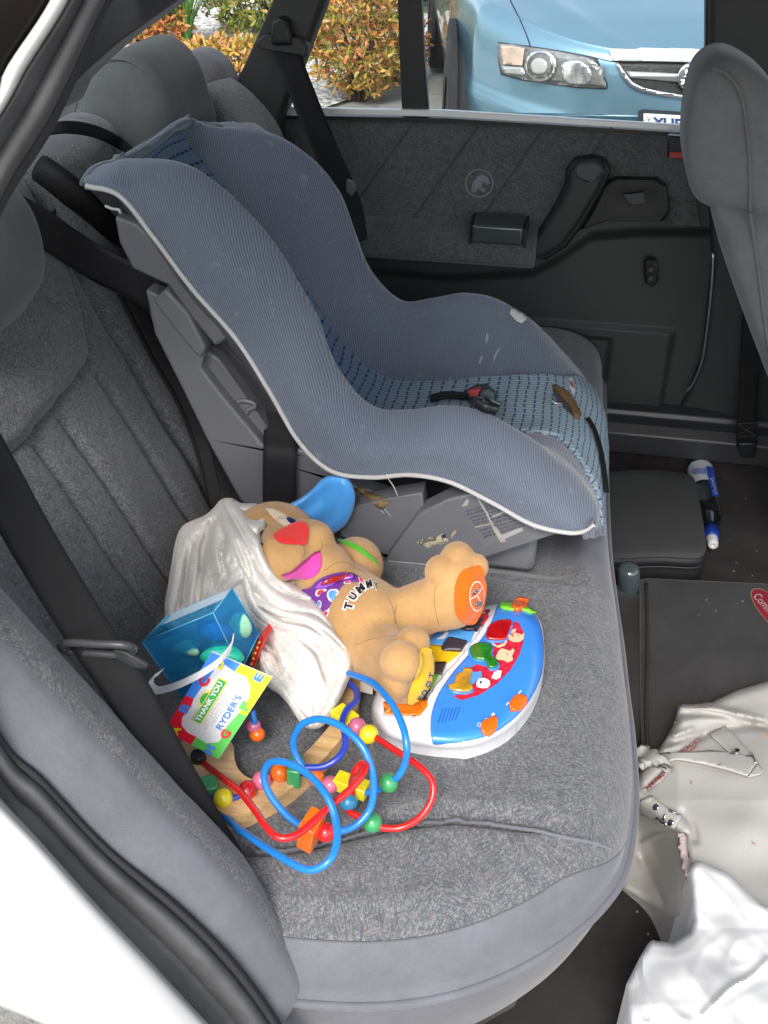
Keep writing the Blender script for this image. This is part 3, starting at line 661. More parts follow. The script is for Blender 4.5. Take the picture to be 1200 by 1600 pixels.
# piping along the front and end of the cushion
q = ol+nin*-.006; m_ = MB(); m_.tube(np.c_[q, np.full(420, .442)][4:-4:2], .0046, 8); m_.build('piping', M['velour'], seat, smooth=True, sharp=0)
ks_ = []
for j_ in range(4, 200):
    y_ = PC[seam_k, j_, 1]
    if y_ > .265: break
    i_ = int(np.argmin(np.abs(PC[:nrim, j_, 2]-np.interp(y_, [.10, .15, .21, .27], [.512, .512, .490, .450])))); ks_.append(PC[i_, j_])
ks_ = resample(np.array(ks_)[::8], 90)+np.array([0, 0, .0003]); m_ = MB(); m_.tube(ks_, .0011, 6); m_.build('seam', M['velour_dark'], seat, smooth=True, sharp=0)
# seat base below the cushion
m_ = MB(); m_.prism([(x, y, .2) for x, y in [(-.3, .07), (-.05, .10), (.03, .17), (.07, .30), (.06, 1.38), (-.4, 1.38), (-.4, .07)]], (0, 0, .12)); m_.build('seat_base', M['carpet'], seat)
# headrest of the near place
def pillow(name, outline_px, y0, y1, mat, parent, round_=.03, n=90, push=None):
    """rounded block: outline seen from the side, swept across the car with soft edges"""
    o0 = resample(P2(outline_px, y=y0), n, closed=True)[:, [0, 2]]; c = o0.mean(0)
    ks = np.linspace(0, 1, 13); rows = []
    W = y1-y0
    for k in [0, .02, .05, .1, .18, .3]: rows.append((k*1.0*W*.5/.3*.3, 1-(1-math.sqrt(max(0, 1-(1-k/.3)**2)))*round_/max(.001, np.linalg.norm(o0-c, axis=1).mean())*1.0))
    seq = [(a, s) for a, s in rows]+[(W-a, s) for a, s in rows[::-1]]
    G = [np.c_[np.tile(c, (n, 1))[:, 0], np.full(n, y0+seq[0][0]), np.tile(c, (n, 1))[:, 1]]]
    for f in (.5, .85): q = c+(o0-c)*seq[0][1]*f; G.append(np.c_[q[:, 0], np.full(n, y0+.0015*(1-f)), q[:, 1]])
    for a, s in seq: q = c+(o0-c)*s; G.append(np.c_[q[:, 0], np.full(n, y0+a), q[:, 1]])
    for f in (.85, .5, 0): q = c+(o0-c)*seq[-1][1]*f; G.append(np.c_[q[:, 0], np.full(n, y1-.0015*(1-f)), q[:, 1]])
    G = np.array(G)
    if push: G = push(G)
    return grid(name, G, mat, parent, close_v=True)
pillow('headrest', [(-320, 350), (-180, 330), (-115, 362), (-72, 415), (-50, 480), (-50, 532), (-72, 572), (-96, 600), (-150, 640), (-280, 590)], .36, .54, M['velour_dark'], seat, .03)
hr = pillow('headrest', [(112, 175), (122, 128), (150, 95), (190, 84), (222, 100), (248, 135), (264, 180), (278, 225), (282, 290), (240, 330), (140, 310), (112, 240)], .99, 1.19, M['velour_dark'], seat, .045)
m_ = MB(); m_.tube(resample(P2([(116, 178), (127, 122), (152, 99), (186, 93), (214, 104), (238, 134), (255, 172), (262, 210)], y=1.000), 60), .0014, 6); m_.build('seam', M['velour_dark'], hr, smooth=True, sharp=0)
pillow('shoulder_bolster', [(268, 172), (286, 150), (318, 152), (356, 182), (392, 226), (418, 284), (440, 350), (380, 430), (290, 350)], 1.20, 1.38, M['fab_yz'], seat, .04)

# ================================================================ far rear door
door = link(bpy.data.objects.new('door', None)); door.parent = car; door.location = (-.2, 1.43, .36)
xs = np.linspace(-.66, .32, 160); zs = np.linspace(.365, .912, 110); X, Z = np.meshgrid(xs, zs, indexing='ij')
def door_y(x, z): return 1.405+.035*np.clip((z-.40)/.5, 0, 1)
Yd = door_y(X, Z)
pk = [at(*p, y=1.41)[[0, 2]] for p in [(560, 420), (700, 432), (830, 425), (880, 400), (925, 368), (1000, 362), (1110, 362)]]
d_ = np.interp(X, [p[0] for p in pk], [p[1] for p in pk])-Z
Yd += np.where(d_ > 0, .018*np.clip(d_/.02, 0, 1), 0)
pocket = at(640, 515, y=1.41)[[0, 2]], at(1035, 600, y=1.41)[[0, 2]]
ins_ = (X < pocket[1][0]+.004) & (Z < at(900, 512, y=1.41)[2]); Yd -= np.where(ins_, .010, 0)
ins2 = (X < at(1028, 0, y=1.41)[0]) & (Z < at(900, 532, y=1.41)[2]) & (Z > at(980, 600, y=1.41)[2]); Yd += np.where(ins2, .007, 0)
dp = grid('door_lining', np.stack([X, Yd, Z], -1), M['plastic_dark'], door, thick=.03, flip=False)
tree_d = bvh(dp)
fi = patch('fabric_insert', [(420, 184), (600, 188), (800, 193), (1050, 208), (1064, 222), (1085, 300), (1095, 352), (1050, 349), (1043, 300), (1030, 282), (960, 277), (945, 290), (900, 362), (862, 398), (838, 404), (700, 402), (560, 398), (470, 390), (420, 300)], tree_d, M['fab_xz'], door, h=24, off=.001, thick=.006)
tree_f = bvh(fi)
for k, xx in enumerate((640, 745, 850, 955)):        # slanting quilt seams
    q = patch('seam', [(xx, 196), (xx+4, 196), (xx-118, 372), (xx-123, 372)], tree_f, plain('seam shade', (.06, .066, .066), .9), door, h=30, off=.0006, thick=.0012)
def armrest(name, x0, x1, top, bot, ydoor, out, mat):
    a = at(*x0, y=ydoor-out); b_ = at(*x1, y=ydoor-out)
# armrest: fabric covered ledge
za = at(650, 366, y=1.350)[2]; zb = at(650, 410, y=1.335)[2]; xa = -.62; xb = at(836, 400, y=1.335)[0]
m_ = MB(); m_.prism([(xa, 1.44, za+.006), (xa, 1.355, za+.004), (xa, 1.338, za-.006), (xa, 1.333, zb+.008), (xa, 1.345, zb), (xa, 1.44, zb+.004)], (xb-xa, 0, 0)); ar = m_.build('armrest', M['fab_xz'], door); bevel(ar, .006, 3)
m_ = MB(); a = at(738, 352, y=1.334); c_ = at(816, 384, y=1.328)
m_.box((a[0], 1.325, c_[2]), (c_[0], 1.40, a[2]+.004)); ash = m_.build('ashtray', plain('ashtray metal', (.10, .12, .12), .28, metal=.6), door); bevel(ash, .005, 3)
for u0, u1 in ((a[0]-.006, a[0]-.001), (c_[0]+.001, c_[0]+.006)):
    m_ = MB(); m_.box((u0, 1.329, c_[2]-.004), (u1, 1.40, a[2]+.002)); m_.build('ashtray_end', M['plastic_blk'], door)
# grab handle
slab('grab_handle_surround', [(884, 268), (898, 250), (925, 246), (947, 252), (955, 270), (946, 292), (910, 355), (884, 388), (852, 408), (826, 402), (824, 386), (842, 362), (868, 320), (882, 290)], 1.400, .03, M['plastic_blk'], door, bev=.006, seg=3)
slab('grab_handle', [(890, 272), (902, 255), (938, 255), (948, 268), (940, 292), (905, 350), (878, 385), (848, 404), (828, 400), (828, 386), (846, 364), (872, 322), (886, 292)], 1.364, .040, plain('handle plastic', (.024, .028, .028), .38), door, bev=.011, seg=4)
slab('handle_boss', [(896, 268), (905, 256), (925, 253), (938, 258), (943, 268), (932, 284), (918, 286), (902, 280)], 1.362, .02, M['plastic_green'], door, bev=.007, seg=3)
rs = slab('handle_recess', [(945, 290), (958, 280), (1028, 281), (1042, 292), (1046, 335), (1036, 347), (950, 346), (930, 352), (905, 362), (925, 330)], 1.408, .025, M['plastic_blk'], door, bev=.005, seg=3)
bx = [(958, 292), (1028, 292), (1030, 335), (958, 334)]
m_ = MB(); m_.tube(resample(P2([(956, 290), (1030, 290), (1033, 337), (956, 336)], y=1.4065), 60, closed=True), .0012, 6, caps=False); m_.build('cup_rim', M['plastic_green'], door, smooth=True, sharp=0)
m_ = MB(); o4 = P2(bx, y=1.4070); i4 = P2([(966, 298), (1022, 298), (1024, 329), (966, 328)], y=1.4076)
m_.add(o4+i4, [(0, 1, 5, 4), (1, 2, 6, 5), (2, 3, 7, 6), (3, 0, 4, 7), (4, 5, 6, 7)]); m_.build('handle_cup', plain('dark cup', (.007, .007, .008), .4), door)
m_ = MB(); m_.hexa(P2([(972, 304), (1006, 300), (1010, 318), (985, 322)], y=1.402)+P2([(972, 304), (1006, 300), (1010, 318), (985, 322)], y=1.398)); bevel(m_.build('door_handle', M['plastic_green'], door), .002)
# small lock button plate, belt line strip, emblem embossed in the fabric
lp = slab('lock_plate', [(1006, 410), (1016, 405), (1027, 409), (1029, 440), (1020, 449), (1008, 444)], 1.412, .02, plain('lock black', (.009, .009, .01), .3), door, bev=.003)
for yy in (421, 435):
    m_ = MB(); V, Fc = tube_geo([at(1017, yy, y=1.413), at(1017, yy, y=1.405)], .0045, 12); m_.add(V, Fc); m_.build('button', M['plastic_dark'], door)
m_ = MB(); m_.prism(P2([(434, 168), (700, 173), (1068, 196), (1068, 206), (700, 183), (434, 178)], y=1.424), (0, .012, 0)); bevel(m_.build('window_trim', plain('bright window strip', (.80, .82, .84), .35, metal=.2, var=.03), door), .0015)
m_ = MB(); m_.prism(P2([(434, 180), (700, 185), (1068, 208), (1068, 214), (700, 191), (434, 186)], y=1.425), (0, .02, 0)); m_.build('window_seal', M['plastic_blk'], door)
m_ = MB(); m_.prism(P2([(620, -30), (657, -30), (663, 90), (670, 182), (628, 180), (624, 90)], y=1.436), (0, .02, 0)); bevel(m_.build('window_divider', M['plastic_blk'], door), .003)
m_ = MB(); m_.prism(P2([(496, -30), (520, -30), (447, 176), (432, 176)], y=1.425), (0, .03, 0)); bevel(m_.build('window_frame', M['plastic_blk'], door), .004)
m_ = MB(); m_.prism(P2([(1104, -400), (1114, -400), (1113, 60), (1107, 206), (1098, 206), (1102, 60)], y=1.425), (0, .03, 0)); m_.build('window_frame', M['plastic_blk'], door)
gp = P2([(438, 178), (505, -30), (640, -420), (1112, -420), (1106, 60), (1100, 204)], y=1.447); m_ = MB(); m_.add(gp, [tuple(range(6))]); m_.build('window_glass', M['glass'], door)
em = plain('raised emblem thread', (.20, .205, .235), .9, var=.3, vscale=200)
def ring_px(c, r, n=40, sx=1, sy=1): return [(c[0]+math.cos(t)*r*sx, c[1]+math.sin(t)*r*sy) for t in np.linspace(0, 2*math.pi, n, endpoint=False)]
V = []; Fc = []; n = 40
for i, r in enumerate((20, 22.5)): V += ring_px((749, 286), r, n)
Fc = [[i, (i+1) % n, (i+1) % n+n, i+n] for i in range(n)]
drape('emblem', np.array(V), Fc, tree_f, em, door, .0008, .0012)
for poly in ([(736, 298), (738, 286), (745, 276), (755, 272), (763, 277), (766, 286), (761, 290), (757, 284), (752, 288), (760, 296), (756, 301), (748, 294), (742, 301)],):
    patch('emblem', poly, tree_f, em, door, h=6, off=.0008, thick=.001)
# ================================================================ child seat
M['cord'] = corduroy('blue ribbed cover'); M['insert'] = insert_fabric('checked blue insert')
M['cs_plastic'] = plain('grey moulded plastic', (.150, .153, .168), .42, var=.14, vscale=6, bumpd=.0003, bscale=1500)
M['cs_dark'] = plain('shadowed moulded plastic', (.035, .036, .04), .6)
M['white_pipe'] = cloth_mat('white piping', (.50, .50, .49), dirtamt=.2)
cs = thing('child_seat', 'blue grey corduroy child car seat with checked insert and grey plastic base', 'child seat', (-.2, .84, .55))
near_p = [(135, 290), (188, 306), (242, 372), (302, 452), (370, 530), (422, 612), (468, 690), (518, 735), (580, 745), (640, 741), (702, 752), (768, 784), (830, 818), (884, 831), (914, 829), (929, 819)]
near_c = [(152, 260), (205, 250), (292, 258), (380, 320), (446, 405), (492, 490), (528, 570), (580, 633), (640, 637), (700, 632), (760, 646), (820, 682), (878, 730), (919, 770), (933, 792), (936, 806)]
far_c = [(335, 198), (388, 198), (437, 218), (490, 256), (532, 308), (556, 368), (585, 432), (628, 473), (678, 468), (724, 460), (772, 470), (822, 496), (878, 550), (928, 618), (945, 690), (950, 738)]
cen = [None, (-.572, .985), (-.52, .915), (-.45, .835), (-.39, .765), (-.34, .70), (-.29, .655), (-.235, .638), (-.17, .643), (-.10, .655), (-.04, .662), (.01, .662), (.045, .648), (.075, .615), (.088, .555), (.088, .530)]
c0 = at(250, 217, y=.84); cen[0] = (c0[0], c0[2])
net = []; net_s = []
for i in range(16):
    yp = np.interp(i, [0, 4, 7, 14], [.605, .603, .578, .566]); p = at(*near_p[i], y=yp); c = at(*near_c[i], y=yp+.052); f = at(*far_c[i], y=1.03); m = np.array([cen[i][0], .84, cen[i][1]])
    k = .10 if i == 0 else 1
    def mixp(a, b, t, y): q = a*(1-t)+b*t; q[1] = y; return q
    pm = mixp(p, c, .5, yp+.002); pm2 = mixp(p, c, .85, yp+.024)
    fo = f+(p-c); fo[1] = 1.085; fm2 = mixp(fo, f, .85, 1.062); fm = mixp(fo, f, .5, 1.083)
    row = [p, pm, pm2, c, mixp(c, m, .30, yp+.08), mixp(c, m, .72, yp+.11), mixp(c, m, .97, .752), m, mixp(f, m, .97, .930), mixp(f, m, .72, .968), mixp(f, m, .30, 1.002), f, fm2, fm, fo]
    net.append(row)
net = np.array(net)
NR, NC = 260, 200
GC = sheet_ctrl(net, NR, NC)
# soften: small dimples, tufting of the insert
dn = vnoise(GC, 14, 2)*.0035+vnoise(GC, 40, 4)*.001
du = np.gradient(GC, axis=0); dv = np.gradient(GC, axis=1); Nn = np.cross(du, dv); Nn /= np.linalg.norm(Nn, axis=2)[..., None]
ymid = GC[..., 1]
hwid = np.interp(np.linspace(0, 1, NR), [0, .15, .42, .55, .74, .84, .92, 1], [.115, .11, .085, .085, .095, .15, .175, .165])[:, None]*np.ones((1, NC)); ins_w = np.abs(ymid-.84) < hwid
seamd = np.exp(-((np.abs(ymid-.84)-hwid)/.004)**2)
GC = GC+Nn*(dn-.004*seamd+.004*ins_w)[..., None]
ys_net = GC[..., 1]
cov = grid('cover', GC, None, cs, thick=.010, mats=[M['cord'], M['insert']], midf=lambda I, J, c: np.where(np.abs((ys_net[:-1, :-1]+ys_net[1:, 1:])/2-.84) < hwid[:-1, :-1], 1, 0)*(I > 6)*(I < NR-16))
tree_cov = bvh(cov)
hem = GC[0][4:-4]+(-Nn[0][4:-4])*.004+np.array([-.003, 0, 0]); hr_ = .0062+0*hem[:, 0]; hr_[:12] = np.linspace(.003, .0062, 12); hr_[-12:] = np.linspace(.0062, .003, 12); m_ = MB(); m_.tube(hem, hr_, 14); m_.build('hem', M['cord'], cs, smooth=True, sharp=0)
# white piping round the near rim, then round the front to the far side
pp = [r_[0]-np.array([0, .0015, 0]) for r_ in net]; m_ = MB(); P_ = resample(pp, 200)
m_.tube(P_, .0030, 10); m_.build('piping', M['white_pipe'], cs, smooth=True, sharp=0)
m_ = MB(); m_.tube(resample(net[:, -1], 160), .0030, 10); m_.build('piping', M['white_pipe'], cs, smooth=True, sharp=0)
# moulded shell under the cover
cn = np.array([[c[0], c[1]] for c in cen]); tg = np.gradient(cn, axis=0); tg /= np.linalg.norm(tg, axis=1)[:, None]; nb = np.stack([tg[:, 1], -tg[:, 0]], 1)   # away from the child
if nb[8][1] > 0: nb = -nb
sh = []
for i in range(16):
    p, fo = net[i][0], net[i][-1]; n3 = np.array([nb[i][0], 0, nb[i][1]]); m = np.array([cen[i][0], .84, cen[i][1]])
    e = [.002, .006, .012][i] if i < 3 else (.018 if i < 13 else .008)
    a = p+n3*.002; a[1] += .008; b_ = (p*.6+m*.4)+n3*e*1.9; b_[1] = .675; c_ = m+n3*e*2; c_[1] = .76; d_ = m+n3*e*2; d_[1] = .92; g_ = (fo*.6+m*.4)+n3*e*1.9; g_[1] = 1.02; h_ = fo+n3*.002; h_[1] = 1.075
    sh.append([a, b_, c_, d_, g_, h_])
grid('shell', sheet_ctrl(sh, 120, 60), M['cs_plastic'], cs, thick=.004)
# side frame and base
def cslab(name, pts, y, depth, mat, bev=.004, seg=3):
    return slab(name, pts, y, depth, mat, cs, bev=bev, seg=seg)
cslab('frame_rail', [(178, 338), (214, 350), (250, 385), (300, 452), (354, 531), (336, 542), (302, 500), (262, 446), (240, 436), (206, 420), (186, 380)], .634, .02, M['cs_plastic'])
cslab('frame_rib', [(238, 470), (258, 452), (292, 488), (322, 545), (312, 562), (285, 530)], .628, .03, M['cs_plastic'])
cslab('side_frame', [(226, 452), (262, 470), (300, 512), (320, 552), (314, 576), (346, 618), (398, 680), (408, 694), (438, 706), (470, 702), (486, 712), (510, 736), (560, 762), (610, 778), (655, 776), (640, 822), (606, 872), (520, 846), (430, 812), (396, 792), (374, 782), (330, 702), (286, 612), (240, 520)], .632, .03, M['cs_plastic'])
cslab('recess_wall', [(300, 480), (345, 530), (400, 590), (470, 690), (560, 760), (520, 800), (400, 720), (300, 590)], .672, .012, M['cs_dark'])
for q in ([(322, 548), (340, 560), (418, 668), (410, 686), (348, 612), (318, 572)],):
    cslab('recess_ledge', q, .650, .05, M['cs_plastic'], bev=.003)
cslab('base_foot', [(655, 802), (700, 780), (760, 766), (830, 792), (890, 824), (878, 832), (760, 872), (664, 903), (655, 905), (598, 893), (606, 868)], .585, .03, M['cs_plastic'], bev=.003)
cslab('base_link', [(520, 800), (600, 780), (660, 770), (664, 800), (612, 870), (596, 866), (530, 838)], .600, .03, M['cs_plastic'], bev=.003)
m_ = MB(); m_.box((-.30, .615, .525), (.0, 1.06, .585)); bevel(m_.build('base_tray', M['cs_plastic'], cs), .01, 2)
# highlight painted along the edge of the foot, and its bolt
tr_base = bvh(*[o for o in cs.children if o.name.startswith(('base_foot', 'side_frame', 'base_link', 'frame_r'))])
patch('edge_highlight', [(606, 875), (640, 878), (690, 883), (690, 885), (640, 880), (606, 877)], tr_base, plain('pale painted highlight', (.42, .43, .45), .6), cs, h=20)
m_ = MB(); V, Fc = tube_geo([at(649, 896, y=.586), at(649, 896, y=.580)], [.0078, .0074], 18); m_.add(V, Fc); bevel(m_.build('bolt', M['plastic_blk'], cs), .001)
m_ = MB(); V, Fc = tube_geo([at(649, 896, y=.582), at(649, 896, y=.579)], [.0035, .0033], 14); m_.add(V, Fc); m_.build('bolt', M['plastic_dark'], cs)
# worn stickers on the foot
M['paper'] = plain('yellowed sticker paper', (.42, .38, .26), .7, var=.3, vscale=150)
M['ink'] = plain('black ink', (.012, .012, .014), .6)
M['sticker_clear'] = plain('clear film sticker', (.16, .165, .185), .3)
M['line_pale'] = plain('pale sticker crease', (.40, .38, .33), .6)
patch('sticker', [(651, 846), (661, 842), (664, 845), (672, 838), (680, 841), (686, 836), (692, 832), (690, 840), (699, 841), (701, 846), (690, 850), (682, 851), (668, 856), (660, 850), (655, 850)], tr_base, M['paper'], cs, h=8)
patch('sticker', [(705, 836), (709, 829), (713, 827), (713, 832), (708, 836), (706, 841)], tr_base, M['paper'], cs, h=8)
text_on('lettering', 'Omega', (668, 844), (27, -6), (3, 8.5), tr_base, M['ink'], cs, bold=.02)
text_on('lettering', 'le', (694, 838), (7, -2), (2, 7), tr_base, M['ink'], cs, bold=.02)
text_on('lettering', 'Infa Products', (686, 849), (26, -7), (1.2, 3.4), tr_base, M['ink'], cs)
patch('sticker', [(721, 791), (745, 776), (800, 768), (838, 800), (820, 822), (757, 856)], tr_base, M['sticker_clear'], cs, h=14, off=.0006)
lines = ['Warning: this child seat must', 'be installed as shown', 'Restrain this seat when empty', 'and keep straps tight', 'Do not use this seat after', 'a severe crash or if worn', 'Keep all buckles clear of', 'food and small objects', 'Read the instructions first']
for i, t in enumerate(lines):
    f = i*5.6; text_on('lettering', t, (765+f*.52, 789+f*.9), (76-i*1.5, -19), (.8, 3.4), tr_base, M['ink'], cs)
for pl in ([(744, 776), (747, 775), (762, 800), (775, 828), (786, 846), (783, 847), (772, 829), (759, 801)], [(768, 806), (785, 799), (800, 791), (801, 793), (786, 801), (769, 808)], [(721, 791), (730, 778), (733, 782), (730, 789)], [(770, 822), (775, 822), (791, 845), (787, 846)], [(817, 796), (820, 797), (838, 826), (835, 827)], [(742, 822), (760, 818), (772, 815), (772, 817), (760, 820), (743, 824)]):
    patch('sticker_crease', pl, tr_base, M['line_pale'], cs, h=10, off=.0014)
patch('sticker', [(785, 835), (815, 823), (818, 828), (788, 842), (783, 840)], tr_base, plain('pale label', (.36, .37, .37), .6), cs, h=10, off=.001)
patch('ragged_sticker', [(553, 762), (562, 762), (577, 768), (592, 776), (601, 781), (612, 781), (606, 786), (598, 796), (590, 792), (578, 781), (566, 772)], tr_base, plain('torn brown tape', (.22, .15, .06), .8, var=.4, vscale=200), cs, h=8, thick=.001)
# loose threads
def thread(pts, y, r=.0007, mat=None, par=cs):
    m_ = MB(); m_.tube(resample([at(*p, y=y) for p in pts], 30), r, 6); return m_.build('thread', mat or M['white_pipe'], par, smooth=True, sharp=0)
thread([(600, 742), (608, 750), (616, 762), (621, 774)], .572); thread([(600, 795), (604, 799), (611, 807)], .60, .0005); thread([(592, 790), (596, 797), (600, 803)], .60, .0005)
m_ = MB(); m_.tube(resample([at(165, 322, y=.612), at(175, 326, y=.608), at(186, 328, y=.606), at(188, 333, y=.606)], 20), .0018, 6); m_.build('tie', M['white_pipe'], cs, smooth=True, sharp=0)
for y0, pts in ((.648, [(370, 628), (382, 626), (396, 630), (398, 636), (388, 640), (386, 646)]),):
    m_ = MB(); m_.tube(resample([at(*p, y=y0) for p in pts], 24), .003, 8); m_.build('hook', M['cs_plastic'], cs, smooth=True, sharp=0)
# wear on the cover: torn pale tag on the far rim, small printed tag, stains
patch('tag', [(798, 481), (806, 485), (820, 493), (822, 500), (815, 506), (806, 502), (796, 490)], tree_cov, plain('pale torn lining', (.6, .6, .55), .9), cs, h=5, off=.001, thick=.0012)
patch('tag', [(888, 590), (894, 593), (898, 612), (896, 618), (890, 608)], tree_cov, plain('white tag', (.62, .62, .62), .8), cs, h=5, off=.001)
patch('tag', [(889, 596), (894, 598), (896, 608), (892, 604)], tree_cov, plain('red tag', (.45, .03, .03), .8), cs, h=5, off=.0016)
for pl in ([(760, 520), (764, 524), (762, 534), (758, 536)], [(778, 545), (783, 541), (776, 556), (770, 568), (772, 556)], [(752, 556), (755, 558), (750, 570), (748, 566)], [(702, 590), (710, 596), (706, 606), (700, 600)]):
    patch('stain', pl, tree_cov, plain('dried stain', (.30, .32, .36), .9), cs, h=6, off=.0006)
# harness buckle and crotch strap
blk = M['plastic_blk']
def drape_strap(name, pts, w_, mat, tree, par, off=.002, thick=.002, n=40):
    P = resample(pts, n); T = np.gradient(P, axis=0); T /= np.linalg.norm(T, axis=1)[:, None]; Nn = np.stack([-T[:, 1], T[:, 0]], 1)
    poly = list(P+Nn*w_/2)+list((P-Nn*w_/2)[::-1]); return patch(name, poly, tree, mat, par, h=6, off=off, thick=thick)
drape_strap('harness_strap', [(672, 628), (700, 622), (740, 626), (765, 632)], 9, M['web'], tree_cov, cs, .004, .003)
drape_strap('harness_strap', [(915, 655), (925, 672), (934, 700), (940, 735), (944, 770)], 4.5, M['web'], tree_cov, cs, .003, .002)
patch('buckle', [(728, 628), (745, 618), (762, 616), (774, 628), (776, 640), (770, 654), (750, 648), (738, 640)], tree_cov, blk, cs, h=5, off=.006, thick=.012)
patch('buckle_button', [(733, 630), (746, 625), (757, 626), (748, 640), (738, 638)], tree_cov, plain('red release button', (.55, .03, .02), .35), cs, h=5, off=.0185, thick=.003)
patch('buckle', [(753, 632), (768, 626), (775, 636), (771, 652), (760, 648), (752, 640)], tree_cov, plain('grey buckle clip', (.05, .07, .07), .3), cs, h=5, off=.018, thick=.004)
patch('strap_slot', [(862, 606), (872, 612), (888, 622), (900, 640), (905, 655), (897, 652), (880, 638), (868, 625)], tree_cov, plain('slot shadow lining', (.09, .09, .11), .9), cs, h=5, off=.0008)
patch('adjuster_strap', [(862, 606), (868, 606), (886, 616), (898, 634), (905, 652), (902, 658), (895, 654), (888, 636), (874, 620)], tree_cov, plain('brown webbing', (.17, .09, .025), .8), cs, h=5, off=.003, thick=.003)
patch('adjuster_clip', [(861, 624), (866, 630), (878, 630), (878, 637), (866, 636), (862, 632)], tree_cov, M['chrome'], cs, h=5, off=.003, thick=.001)
# tether strap over the top of the bench
strap('tether_strap', [onback(66, 204, .05), onback(105, 199, .075), onback(150, 206, .08), onback(190, 226, .07), at(215, 250, y=.80)], [np.array([.3, .2, .9])]*1, .016, M['web'], cs, n=40)

# ================================================================ seat belts
b1 = thing('seat_belt', 'black seat belt slanting down the near bolster with grey guide loop', 'seat belt', at(440, 1500, y=.10))
pth = [at(-120, 520, y=.12), at(-50, 665, y=.12), at(5, 765, y=.115), at(58, 860, y=.112), at(135, 985, y=.110), at(205, 1090, y=.102), at(266, 1200, y=.092), at(326, 1305, y=.085), at(384, 1400, y=.080), at(428, 1470, y=.075), at(448, 1530, y=.072)]
strap('webbing', pth, [np.array([.66, .30, .40]), np.array([.62, .35, .40]), np.array([.45, .50, .35]), np.array([.36, .58, .30]), np.array([.30, .55, .28])], .038, M['web'], b1, n=120)
m_ = MB(); m_.tube(resample([at(*p, y=yy) for p, yy in [((96, 1010), .100), ((110, 1004), .092), ((150, 1006), .090), ((195, 1008), .092), ((208, 1015), .100), ((196, 1023), .104), ((150, 1021), .104), ((108, 1018), .104), ((97, 1012), .1)]], 70), .0036, 10)
m_.build('guide_loop', plain('grey loop plastic', (.045, .045, .048), .4), b1, smooth=True, sharp=0)
m_ = MB(); m_.prism(P2([(176, 1016), (196, 1020), (230, 1040), (228, 1046), (206, 1043), (182, 1030)], y=.096), (0, .004, 0)); bevel(m_.build('tongue', M['plastic_dark'], b1), .0012)
m_ = MB(); m_.prism(P2([(197, 1028), (216, 1041), (206, 1041), (196, 1034)], y=.0945), (0, .001, 0)); m_.build('tongue_plate', M['chrome'], b1)
b2 = thing('seat_belt', 'black seat belt threaded through the side of the child seat', 'seat belt', at(430, 790, y=.63))
strap('webbing', [onback(-60, 285, .05), onback(20, 330, .05), onback(80, 366, .055), onback(150, 412, .055), at(225, 452, y=.66), at(300, 512, y=.68), at(380, 600, y=.68)], [np.array([.25, 0, .95]), np.array([.3, 0, .9]), np.array([.7, 0, .7])], .050, M['web_grey'], b2, n=80)
strap('webbing', [at(440, 640, y=.675), at(438, 680, y=.645), at(437, 712, y=.622), at(436, 760, y=.620), at(436, 800, y=.618), at(440, 850, y=.60)], [np.array([1, 0, .05])], .046, M['web_grey'], b2, n=60)
strap('slack_webbing', [onback(196, 452, .03), onback(240, 540, .03), onback(280, 610, .03), onback(305, 670, .03), onback(322, 730, .03), onback(345, 810, .03)], [np.array([.3, .9, .1]), np.array([.1, .5, .5])], .030, M['web'], b2, n=60)
strap('slack_webbing', [onback(205, 462, .045), onback(250, 550, .042), onback(292, 625, .045), onback(318, 700, .04), onback(338, 790, .04)], [np.array([.6, .7, .1]), np.array([.6, .2, .4])], .020, M['web'], b2, n=60)
# folded webbing end sticking up by the centre place
fr_ = resample([onback(62, 262, .06), onback(92, 284, .075), onback(120, 308, .08), onback(150, 335, .07), onback(190, 372, .04), onback(225, 400, .0)], 40)
T = np.gradient(fr_, axis=0); T /= np.linalg.norm(T, axis=1)[:, None]; rows = []
for i in range(40):
    k = i/39; a = np.cross(T[i], [0, 1, 0]); a /= np.linalg.norm(a); b_ = np.cross(T[i], a); rx = .016+.012*k; ry = .012-.006*k
    t = np.linspace(0, 2*math.pi*.93, 28); rows.append(fr_[i]+a*rx*np.cos(t)[:, None]+b_*ry*np.sin(t)[:, None])
grid('folded_webbing', np.array(rows), M['web'], b2, thick=.0016)
b3 = thing('seat_belt', 'black seat belt hanging from the far pillar beside the rear side window', 'seat belt', at(540, 310, y=1.22))
strap('webbing', [at(440, 60, y=1.362), at(452, 92, y=1.355), at(480, 165, y=1.32), at(512, 240, y=1.28), at(536, 292, y=1.25), at(552, 335, y=1.22), at(560, 380, y=1.20)], [np.array([1, .1, .0]), np.array([.8, .5, .1]), np.array([.5, .8, .1])], .046, M['web'], b3, n=80)
an = slab('anchor_cover', [(422, 72), (424, 34), (434, 26), (448, 32), (456, 72)], 1.345, .03, M['plastic_blk'], b3, bev=.008, seg=3)
slab('anchor_plate', [(400, 62), (412, 54), (470, 60), (481, 70), (479, 92), (466, 86), (414, 78), (402, 76)], 1.352, .02, M['plastic_dark'], b3, bev=.004)
slab('tongue', [(541, 281), (553, 286), (556, 298), (549, 308), (540, 300)], 1.235, .01, plain('pale tongue plastic', (.10, .11, .11), .4), b3, bev=.002)
slab('tongue_plate', [(545, 312), (550, 316), (556, 336), (552, 342), (548, 332)], 1.238, .003, M['chrome'], b3, bev=.0005)
b4 = thing('seat_belt', 'black seat belt bolted to the far floor beside the front seat', 'seat belt', at(1168, 720, y=1.33))
strap('webbing', [at(1180, 380, y=1.36), at(1176, 480, y=1.35), at(1172, 560, y=1.342), at(1168, 640, y=1.336), at(1166, 700, y=1.33)], [np.array([1, 0, 0])], .036, M['web'], b4, n=40)
